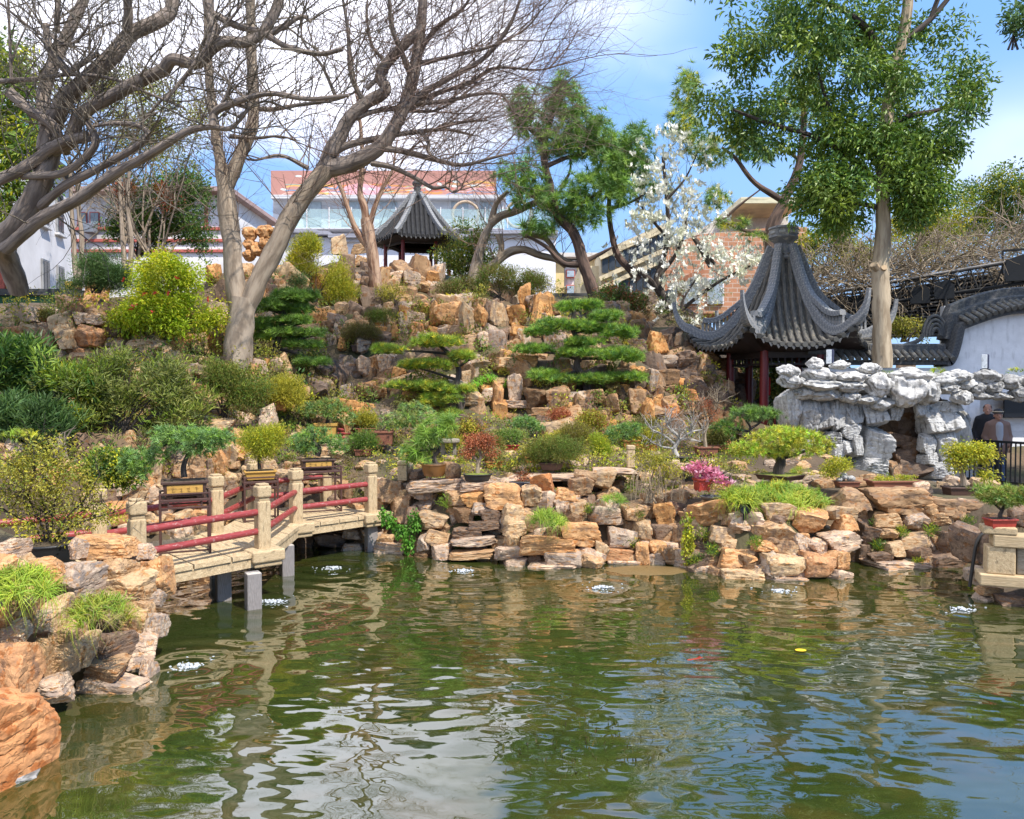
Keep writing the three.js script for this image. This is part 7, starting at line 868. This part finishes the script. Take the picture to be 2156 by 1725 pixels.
// trees and tall shrubs far left and right
shrub('tall leafy evergreen behind the heavy limbs at the far left edge', [[30, 330, 60, 60], [20, 250, 55, 60], [60, 380, 50, 50], [10, 420, 40, 50], [40, 160, 50, 60], [70, 300, 36, 50], [-60, 200, 90, 160], [-90, 420, 90, 120]], 19.5, 'broad', 900, [...G.ever, ...G.lime], { name: 'evergreen_tree', cat: 'tree', s: 0.95, stems: 8, shell: 0.25 });
shrub('loose olive tree behind the crossing limbs of the near bare tree', [[220, 210, 60, 50], [290, 270, 70, 60], [360, 310, 60, 60], [260, 180, 50, 40], [420, 250, 40, 50], [330, 220, 50, 50]], 25, 'small', 520, [...G.olive, ...G.yel, ...G.grey], { name: 'evergreen_tree', cat: 'tree', s: 1.5, stems: 14, shell: 0.2 });
shrub('dark dense evergreen in front of the white and red house', [[290, 420, 50, 60], [350, 450, 60, 60], [310, 490, 60, 40], [400, 420, 44, 60], [420, 490, 40, 44], [250, 480, 36, 40], [370, 390, 40, 30]], 22.5, 'small', 900, [...G.dark, ...G.ever], { name: 'evergreen_tree', cat: 'tree', s: 1.4, stems: 16, shell: 0.25 });
{ const [t, R] = shrub('thin tree with clusters of red-orange young leaves before the white and red house', [[265, 400, 34, 16], [330, 405, 26, 18], [350, 430, 24, 12], [300, 410, 20, 12]], 21.8, 'small', 110, [...G.rust, [0.5, 0.09, 0.05]], { name: 'red_leaf_tree', cat: 'tree', s: 1.0, bark: 'tan', stems: 10 }); const tw = new TB(); for (const [a, b] of [[310, 540], [330, 560], [290, 550]]) for (let k = 0; k < 5; k++) grow(tw, at(a, b, 21.6), V((R() - 0.5) * 0.9, 1, R() - 0.5), 2 + R(), 0.035, 2, R, { kids: 4, wob: 0.35, up: 0.12 }); tw.build('limb', BARK.tan, t); }
for (const [x, lab] of [[158, 'slim twin brown trunks against the white house'], [262, 'straight slim pale trunk left of the camellia bush top']]) { const d = 20, t = thing('bare_tree', lab, 'tree', at(x, 600, d)), R = rngOf(x); for (const o of [0, 12]) { const tb = new TB(); limb(tb, pxPath([[x + 6, 605], [x + o, 560], [x + o * 1.5 - 4, 500], [x + o * 1.2 - 8, 430], [x + o * 2 - 12, 330]], d), sz(7, d), sz(3, d), 8); for (let k = 0; k < 5; k++) grow(tb, at(x + o, 520 - k * 40, d), V(R() - 0.5, 0.6, R() - 0.5), 1.4, 0.02, 2, R, { kids: 3, wob: 0.4 }); tb.build('trunk', BARK.tan, t); } }
shrub('green tree rising behind the dry vines at the right edge', [[2060, 430, 60, 50], [2110, 400, 60, 50], [2150, 450, 70, 60], [2030, 480, 50, 30], [2190, 400, 60, 60], [2100, 470, 60, 30]], 30, 'small', 760, [...G.ever, ...G.yel, ...G.dark], { name: 'evergreen_tree', cat: 'tree', s: 1.9, stems: 8 });
shrub('yellow-green tree behind the tall smooth trunk', [[1920, 480, 60, 34], [1990, 470, 50, 40], [1880, 500, 40, 30], [1960, 510, 60, 24]], 28, 'small', 420, [...G.yel, ...G.lime, ...G.gold], { name: 'evergreen_tree', cat: 'tree', s: 1.8, stems: 8 });
shrub('yellow-green bush between pavilion finial and tall smooth trunk', [[1740, 510, 50, 30], [1780, 500, 36, 30], [1800, 540, 40, 26], [1690, 540, 30, 30]], 25, 'small', 300, [...G.yel, ...G.lime, ...G.olive], { s: 1.5, stems: 10 });
shrub('low green bush behind the wall coping right of the tall smooth trunk', [[1905, 680, 34, 26], [1935, 690, 24, 22], [1880, 690, 20, 20]], 19.6, 'small', 200, [...G.olive, ...G.yel], { s: 1.1 });
shrub('overhanging branch tip in the top right corner', [[2135, 30, 30, 34], [2150, 70, 18, 22], [2180, 20, 50, 60]], 13, 'broad', 70, [...G.dark, ...G.blue], { name: 'hanging_branch', cat: 'branch', s: 0.6, stems: 3 });
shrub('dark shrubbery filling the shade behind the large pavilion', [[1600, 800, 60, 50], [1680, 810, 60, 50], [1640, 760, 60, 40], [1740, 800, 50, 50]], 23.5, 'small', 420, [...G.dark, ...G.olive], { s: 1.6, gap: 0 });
shrub('dense evergreen tree outside the picture on the right, shading the garden wall', [[2890, -30, 220, 200], [2790, 90, 180, 130], [3000, 60, 200, 180], [2900, -220, 200, 140], [2720, -60, 150, 130], [2860, 180, 160, 90]], 14, 'broad', 620, [...G.ever], { name: 'evergreen_tree', cat: 'tree', s: 1.1, stems: 6, shell: 0.2, gap: 0 });
{ // dry vines heaped on the trellis
  const R = rngOf(88), t = thing('dry_vines', 'tangled heap of dry tan wisteria vines on the lattice girder', 'vines', at(1940, 600, 22)), a = new TB(), b = new TB();
  const put = (tb, n, y0, y1, d0, d1, len) => { for (let k = 0; k < n; k++) { const f = R(), x = lerp(1640, 2200, f), top = lerp(628, 548, f), y = top - lerp(y0, y1, R()) * lerp(0.75, 1.05, f), d = lerp(d0, d1, R()), p = at(x, y, d); grow(tb, p, V(R() - 0.5, (R() - 0.35) * 0.7, R() - 0.5), len * (0.6 + 0.8 * R()), 0.012 + 0.014 * R(), 1, R, { kids: 3, wob: 0.8, up: -0.02 }); } };
  put(a, 420, -4, 34, 20.5, 23.5, 1.2); put(b, 260, 20, 78, 22, 25, 1.3); a.build('vine_stem', BARK.pale, t).userData.kind = 'stuff'; b.build('upper_vine_stem', BARK.tan, t).userData.kind = 'stuff';
  const h = new TB(); for (let k = 0; k < 60; k++) { const f = R(), p = at(lerp(1700, 2180, f), lerp(640, 575, f), 21.6); h.tube(curve([p, p.clone().add(V((R() - 0.5) * 0.5, -0.3, 0)), p.clone().add(V((R() - 0.5) * 0.7, -0.5 - 0.4 * R(), 0))], 6), 0.014, 4); } h.build('hanging_stem', BARK.tan, t);
  crown(t, 'tiny', pxBlobs([[1800, 560, 120, 30], [1950, 540, 120, 30], [2090, 520, 90, 34]], 22.6, 0.5), 260, R, [...G.brown, ...G.olive, ...G.gold], 1.3, leafMat, 'dead_leaves', 0.1);
}
// grasses and small growth
function grass(label, x, y, d, w, h, n, cols, seed, kindN = 26) {
  const R = rngOf(seed), p = at(x, y, d), t = thing('grass_clump', label, 'grass', p), W0 = sz(w, d), H = sz(h, d), geo = grassTuft(seed, kindN, 1, 0.024, 1.35), items = [];
  const list = []; for (let k = 0; k < n; k++) { const a = R() * 6.283, r = Math.sqrt(R()); list.push({ p: V(p.x + Math.cos(a) * r * W0 * 0.36, p.y + (1 - r * r) * H * 0.42, p.z + Math.sin(a) * r * W0 * 0.30), s: H * (0.72 + 0.4 * R()), c: tint(R, cols, 0.3), n: V(Math.cos(a) * r * 0.9, 1, Math.sin(a) * r * 0.9).normalize() }); }
  C['_g' + seed] = [geo]; scatter('blades', '_g' + seed, leafMat, list, t, R); return t;
}
grass('bright grass tussock hanging over the near left bank at the picture edge', 45, 1255, 6.1, 150, 84, 34, [...G.grass, G.lime[0]], 701, 30);
grass('grass tussock with straw tips hanging from the near left bank above the hollow', 212, 1312, 6.3, 135, 78, 30, [...G.grass, G.yel[0], G.brown[1]], 702, 30);
grass('round drooping grass tussock on the far bank above the flat tan slab', 1150, 1108, 11.2, 84, 46, 26, [...G.grass, G.pine[1]], 703);
grass('wide mound of long bright grass under the umbrella-shaped bonsai', 1640, 1066, 11.7, 225, 60, 120, [...G.grass, G.grass[0], G.gold[2]], 704, 30);
grass('left shoulder of the long grass around the black spotlight', 1560, 1072, 11.35, 90, 60, 30, [...G.grass, G.lime[0]], 705);
grass('broad-bladed bright green lily leaves on the cliff ledge at centre', 1030, 818, 17.3, 90, 36, 18, [[0.16, 0.42, 0.03], [0.12, 0.34, 0.03]], 706, 14);
grass('small grass clump under the weeping yellow shrub', 1292, 1060, 11.6, 62, 30, 12, [...G.grass, G.pine[0]], 707);
grass('low bright grass at the left edge under the shrubs', 40, 925, 11.2, 110, 28, 16, [...G.grass, ...G.lime], 708);
grass('grass tuft on top of the grotto left of the big ridge stone', 1872, 792, 15.6, 44, 18, 8, [...G.grass, ...G.lime], 709);
grass('grass tuft on the grotto arch near the pointed pale stone', 1975, 788, 15.7, 50, 20, 8, [...G.grass, ...G.lime], 710);
grass('grass strip on the grotto top at the right edge', 2140, 786, 15.8, 70, 16, 10, [...G.grass, ...G.lime], 711);
grass('yellowish grass behind the umbrella-shaped bonsai trunk', 1690, 1000, 13.4, 60, 26, 12, [...G.grass, ...G.gold], 712);
function ivy(label, pts, d, n, cols, seed, s = 1) { const R = rngOf(seed), c = curve(pxPath(pts, d), 40), t = thing('creeper', label, 'climbing plant', c[0].clone()), tb = new TB(); tb.tube(c, 0.008, 5); tb.build('stem', BARK.dark, t); scatter('leaf', 'ivy', leafMat, Array.from({ length: n }, () => { const p = c[Math.floor(R() * 41)] ?? c[0]; return { p: p.clone().add(V((R() - 0.5) * 0.2 * s, (R() - 0.5) * 0.12, R() * 0.08)), s: s * (0.7 + 0.6 * R()), c: tint(R, cols) }; }), t, R); }
ivy('bright green ivy trailing down to the water beside the bridge end', [[802, 1072], [820, 1095], [840, 1112], [855, 1130], [864, 1155]], 12.05, 110, [[0.06, 0.20, 0.02], [0.09, 0.24, 0.025], [0.05, 0.15, 0.02]], 721, 0.8);
ivy('ivy strand right of the large trailing ivy', [[880, 1078], [872, 1100], [866, 1120]], 12.1, 36, [[0.06, 0.18, 0.02], [0.05, 0.15, 0.02]], 722, 0.8);
ivy('yellow-green creeper hanging straight down the bank below the weeping shrub', [[1444, 1090], [1448, 1120], [1446, 1150], [1452, 1195]], 11.15, 90, [...G.lime, ...G.yel], 723, 0.7);
{ // ferns and tufts rooted in the joints of the banks
  const R = rngOf(91), spots = [[935, 1060, 'left of the rusty ledge stones'], [985, 1055, 'under the square tan boulder'], [1000, 1100, 'in the shaded recess of the bank'], [970, 1145, 'on the low flat slab by the water'], [1325, 1140, 'beside the purple-grey stone'], [1340, 1085, 'under the weeping shrub'], [1500, 1160, 'low on the bank left of the square tan stone'], [1480, 1125, 'beside the hanging creeper'], [1590, 1140, 'under the green-grey stone'], [1845, 1105, 'in the dark gap left of the recess'], [1850, 1150, 'low in the dark gap'], [1900, 1120, 'on the recess face'], [1960, 1120, 'right side of the recess face'], [1935, 1185, 'on the waterline slab of the recess'], [2040, 1100, 'under the brown overhanging ledge'], [2066, 1225, 'at the foot of the balustrade'], [1240, 1075, 'right of the round grass tussock'], [1465, 1180, 'at the waterline by the creeper']];
  for (const [x, y, w] of spots) { const p = hit(x, y, 8.6), d = -p.z - 0.25; const t = thing('fern', `small green fern ${w}`, 'fern', at(x, y, d)); scatter('frond', 'lance', leafMat, Array.from({ length: 8 }, () => ({ p: at(x + (R() - 0.5) * 20, y + (R() - 0.5) * 12, d), s: 0.32 + 0.2 * R(), c: tint(R, [...G.ever, ...G.pine, ...G.lime]) })), t, R); }
  const g = thing('ground_cover', 'low moss and seedlings spread over the soil between pots and rocks', 'ground cover'); g.userData.kind = 'stuff'; const items = [];
  for (let k = 0; k < 2600; k++) { const x = lerp(620, 1640, R()), y = lerp(885, 1050, R()), p = hit(x, y, 9.5); if (PN.noise(p.x * 1.1, p.z * 1.1, 3) < -0.05) continue; items.push({ p: p.add(V(0, 0.02, 0)), s: 0.8 + 1.2 * R(), c: tint(R, [...G.olive, ...G.pine, ...G.brown, ...G.yel]) }); }
  for (let k = 0; k < 2200; k++) { const x = lerp(-30, 700, R()), y = lerp(680, 1010, R()), p = hit(x, y, 9.5); if (PN.noise(p.x * 1.3, p.z * 1.3, 8) < 0.02) continue; items.push({ p: p.add(V(0, 0.10, 0)), s: 1.2 + 1.8 * R(), c: tint(R, [...G.olive, ...G.pine, ...G.grey, ...G.yel]) }); }
  for (let k = 0; k < 1500; k++) { const x = lerp(560, 1540, R()), y = lerp(600, 890, R()), p = hit(x, y, 11); if (PN.noise(p.x * 1.2, p.z * 1.2, 5) < 0.10) continue; items.push({ p: p.add(V(0, 0.22, 0.08)), s: 1.4 + 2.0 * R(), c: tint(R, [...G.olive, ...G.brown, ...G.pine, ...G.yel]) }); }
  scatter('moss', 'moss', leafMat, items, g, R);
  const u = thing('undergrowth', 'mixed low foliage filling the gaps between the pots on the far bank', 'undergrowth'); u.userData.kind = 'stuff';
  for (const [kind, n, cols, s] of [['fluffy', 170, [...G.yel, ...G.olive, ...G.pine], 0.9], ['azalea', 230, [...G.yel, ...G.gold, ...G.lime], 1.4], ['tiny', 180, [...G.rust, ...G.gold, ...G.olive, ...G.lime], 1.2], ['small', 90, [...G.ever, ...G.lime], 0.8]]) scatter('leaves', kind, leafMat, Array.from({ length: n }, () => { const p = hit(lerp(770, 1580, R()), lerp(872, 1012, Math.pow(R(), 0.8)), 9.5); return { p: p.add(V(0, 0.05 + 0.16 * R(), 0)), s: s * (0.7 + 0.7 * R()), c: tint(R, cols) }; }), u, R);
  for (const [kind, n, cols, s] of [['fluffy', 640, [...G.yel, ...G.olive, ...G.pine, ...G.brown], 1.35], ['tiny', 420, [...G.olive, ...G.yel, ...G.lime], 1.5], ['small', 200, [...G.ever, ...G.yel], 1.0]]) { const L = []; for (let k = 0; k < n; k++) { const p = hit(lerp(20, 1530, R()), lerp(605, 880, R()), 11); if (PN.noise(p.x * 0.7, p.z * 0.9, 2.5) < 0.06) continue; L.push({ p: p.add(V(0, 0.26, 0.12)), s: s * (0.7 + 0.8 * R()), c: tint(R, cols) }); } scatter('leaves', kind, leafMat, L, u, R); }
}
// ---------------------------------------------------------------- stone tables, small fittings, water life
{
  const tbl = (label, x, y, d, w, h) => { const p = at(x, y, d), W0 = sz(w, d), H = sz(h, d), t = thing('stone_table', label, 'stone table', p); const top = lathe([[0, H], [W0 / 2 - 0.01, H], [W0 / 2, H + 0.015], [W0 / 2, H + 0.05], [W0 / 2 - 0.012, H + 0.065], [0, H + 0.065]], 32); addMesh('top', top, graniteGrey, t); addMesh('leg', rbox(W0 * 0.16, H, W0 * 0.16, -W0 * 0.26, H / 2, 0, 0.01), graniteGrey, t); addMesh('leg', rbox(W0 * 0.16, H, W0 * 0.16, W0 * 0.26, H / 2, 0, 0.01), graniteGrey, t); };
  tbl('low round pale stone table behind the leaning amber-pot pine', 945, 958, 13.6, 46, 26);
  for (const [x, y, h, w, lab] of [[1328, 985, 48, 16, 'short square stone post right of the flame cypress'], [848, 1012, 42, 20, 'stone post behind the amber pot'], [193, 1140, 92, 22, 'weathered stone post at the left end of the bridge railing'], [1420, 1010, 42, 18, 'pale stone block beside the red pot']]) { const d = x < 300 ? 9.7 : 12.9, p = at(x, y, d), t = thing('stone_post', lab, 'stone post', p), m = merge([rbox(sz(w, d), sz(h, d) * 0.78, sz(w, d), 0, sz(h, d) * 0.39, 0, 0.02), rbox(sz(w, d) * 1.08, sz(h, d) * 0.2, sz(w, d) * 1.08, 0, sz(h, d) * 0.89, 0, 0.02)]); addMesh('shaft', m, granite, t); }
  for (const [x, y, w, lab] of [[1180, 1004, 150, 'flat pale stone slab under the six-sided tray'], [1290, 992, 90, 'flat pale stone slab left of the weeping shrub'], [1450, 980, 70, 'flat dark stone shelf behind the pink azalea']]) { const d = 12.8, p = at(x, y, d), s = stone(scene, p, sz(w, d), 0.09, 0.7, 'g1', { geo: SLAB[2], name: 'stone_slab', turn: 0.1, tilt: 0.02 }); s.name = numbered('stone_slab'); tag(s, lab, 'stone slab'); }
  { const d = 15.2, t = thing('red_railing', 'short red tube railing of the stepped path behind the far end of the bridge', 'railing', at(724, 935, d)); for (const y of [905, 913, 922, 930]) { const tb = new TB(); tb.tube([at(700, y, d), at(762, y + 1, d + 0.5)], 0.034, 10); tb.build('rail', redPaint, t); } for (const x of [702, 758]) { const tb = new TB(); tb.bar(at(x, 902, d + 0.1), at(x, 945, d + 0.1), 0.07, 0.07); tb.build('post', redPaint, t); } }
  const spotm = paint(0.015, 0.016, 0.018, { roughness: 0.4 });
  const s = thing('spotlight', 'black round garden spotlight nestled in the grass mound', 'spotlight', at(1567, 1072, 11.0)); { const c = new THREE.CylinderGeometry(0.075, 0.065, 0.16, 20, 1, true); c.rotateX(Math.PI / 2 - 0.15); addMesh('housing', c, std({ color: 0x15171a, side: THREE.DoubleSide, roughness: 0.5 }), s); const l = new THREE.CircleGeometry(0.062, 20); l.translate(0, 0, 0.02); addMesh('lens', l, paint(0.06, 0.065, 0.07, { roughness: 0.1 }), s); const y = new TB(); y.bar(V(0, -0.16, 0), V(0, -0.06, 0), 0.03, 0.03); addMesh('stake', y.geometry(), spotm, s); }
  for (const [x, y, lab] of [[1748, 762, 'small white and blue flood lamp on the grotto below the pavilion eave'], [2075, 772, 'small white and blue flood lamp on the grotto near the right edge']]) { const d = 15.5, t = thing('flood_lamp', lab, 'lamp', at(x, y, d)); t.rotation.y = -0.5; addMesh('housing', rbox(0.13, 0.3, 0.14, 0, 0.1, -0.04, 0.03), paint(0.03, 0.04, 0.09), t); addMesh('face', rbox(0.10, 0.28, 0.03, -0.02, 0.1, 0.04, 0.01), paint(0.72, 0.78, 0.82, { roughness: 0.2 }), t); addMesh('bracket', rbox(0.18, 0.02, 0.05, 0, -0.06, 0, 0.005), spotm, t); }
  { const t = new TB(); t.tube(curve(pxPath([[2095, 1122], [2070, 1125], [2058, 1140], [2050, 1180], [2042, 1236]], 9.9), 20), 0.022, 10); const m = t.build('drain_pipe', paint(0.035, 0.035, 0.034, { roughness: 0.5 }), scene); tag(m, 'grey-black bent pipe running down into the water left of the balustrade', 'pipe'); }
  { const b = thing('pot_dish', 'round dark plastic saucer on the bank below the red azalea pot', 'saucer', at(1498, 1052, 11.6)); const g = lathe([[0, 0], [0.14, 0], [0.17, 0.05], [0.165, 0.055], [0.135, 0.015], [0, 0.015]], 28); addMesh('dish', g, POT.grey, b); }
  // dark niche beside the bridge stand
  { const R = rngOf(5), foam = new THREE.MeshPhysicalMaterial({ color: 0xe8eef2, roughness: 0.12, transmission: 0.55, thickness: 0.02, ior: 1.33 }); const where = ['left of the bridge end stones', 'under the pale block on the far bank', 'below the sandy shelf at centre', 'below the right-hand bank stones', 'beside the balustrade foot', 'by the front bridge pile', 'near the left bank foot'];
    JETS.forEach((j, k) => { const bl = []; for (let i = 0; i < 44; i++) { const a = R() * 6.28, r = 0.11 * R(), s = 0.007 + 0.017 * R() * (1 - r * 6), b = new THREE.SphereGeometry(Math.max(0.007, s), 8, 6); b.scale(1.3, 0.8, 1.1); b.translate(Math.cos(a) * r * 1.5, 0.004 + 0.02 * R() * (1 - r * 8), Math.sin(a) * r); bl.push(b); } const g = merge(bl); const t = thing('water_jet', `small white bubbling jet on the pond ${where[k]}`, 'fountain', V(j.x, 0.0, j.z), 'bubbling jets in the pond'); addMesh('foam', g, foam, t); const d = []; for (let q = 0; q < 9; q++) { const s = new THREE.SphereGeometry(0.005 + 0.006 * R(), 8, 6), a = R() * 6.28, r = 0.10 + 0.2 * R(); s.scale(1.6, 0.5, 1.2); s.translate(Math.cos(a) * r * 1.3, 0.008, Math.sin(a) * r); d.push(s); } addMesh('bubbles', merge(d), foam, t); }); }
  { const k = onPlane(1466, 1392, -0.028), t = thing('koi', 'red koi just breaking the surface in the middle of the pond', 'fish', k); t.rotation.y = 0.5; t.scale.setScalar(0.62); addMesh('body', blob([[[-0.16, 0, 0], [0.10, 0, 0.02], 0.05, 0.045, 1, 1.1], [[0.10, 0, 0.02], [0.26, 0, 0.05], 0.04, 0.012]], V(-0.35, -0.2, -0.2), V(0.35, 0.2, 0.2), 44, 0.02), std({ color: new THREE.Color().setRGB(0.30, 0.045, 0.022), roughness: 0.25 }), t); const f = new TB(); const fm = std({ color: 0x8a2a1c, side: THREE.DoubleSide }); f.tri(V(0.24, 0.0, 0.05), V(0.38, 0.02, 0.0), V(0.38, 0.02, 0.14)); addMesh('tail', f.geometry(), fm, t); const f2 = new TB(); f2.tri(V(-0.05, 0.03, 0), V(0.08, 0.07, 0.0), V(0.1, 0.03, 0)); addMesh('fin', f2.geometry(), fm, t); }
  { const p = onPlane(1686, 1369, 0.012), g = new THREE.CircleGeometry(0.04, 12); g.rotateX(-Math.PI / 2); g.scale(1.4, 1, 1); const m = addMesh('fallen_leaf', g, std({ color: 0xe0b820, side: THREE.DoubleSide }), scene); m.position.copy(p); tag(m, 'single yellow leaf floating on the right half of the pond', 'leaf'); }
  { const t = new TB(), c = onPlane(1365, 1205, 0), n = 26; const ring = (f) => { const o = []; for (let i = 0; i <= n; i++) { const a = i / n * 6.2832, r = f * (1 + 0.22 * PN.noise(Math.cos(a) * 1.5, Math.sin(a) * 1.5, 4)); o.push(V(c.x + Math.cos(a) * 0.78 * r, lerp(0.035, -0.03, f * f), c.z - 0.12 + Math.sin(a) * 0.42 * r)); } return o; }; let prev = ring(0.02); for (let k = 1; k <= 10; k++) { const cur = ring(k / 10); for (let i = 0; i < n; i++) t.quad(prev[i + 1], cur[i + 1], cur[i], prev[i], [0.17, 0.115, 0.045]); prev = cur; } structure(t.build('sandbank', std({ vertexColors: true, side: THREE.DoubleSide, roughness: 0.3, bumpMap: fineBump, bumpScale: 0.01 }), scene), 'small wet sand shelf at the foot of the far bank'); }
  { // pondweed with its tips at the surface
    const R = rngOf(12), t = thing('pondweed', 'olive green pondweed with leaf tips showing at the water surface', 'pondweed'); t.userData.kind = 'stuff'; const L = [];
    for (const [cx, cy, rx, ry, n] of [[1170, 1640, 120, 55, 60], [1240, 1585, 80, 30, 26], [1330, 1620, 70, 24, 12], [1690, 1335, 160, 30, 10]]) for (let k = 0; k < n; k++) { const a = R() * 6.28, r = Math.sqrt(R()); L.push({ p: onPlane(cx + Math.cos(a) * r * rx, cy + Math.sin(a) * r * ry, -0.135 - 0.02 * R()), s: 1.0 + 0.5 * R(), c: tint(R, [[0.03, 0.045, 0.008], [0.05, 0.06, 0.01], [0.06, 0.05, 0.01]]) }); }
    scatter('leaf_tips', 'fluffy', leafMat, L, t, R); }
}
scene.traverse((o) => { if (o.isMesh) { o.castShadow = true; o.receiveShadow = true; } });
renderer.render(scene, camera);
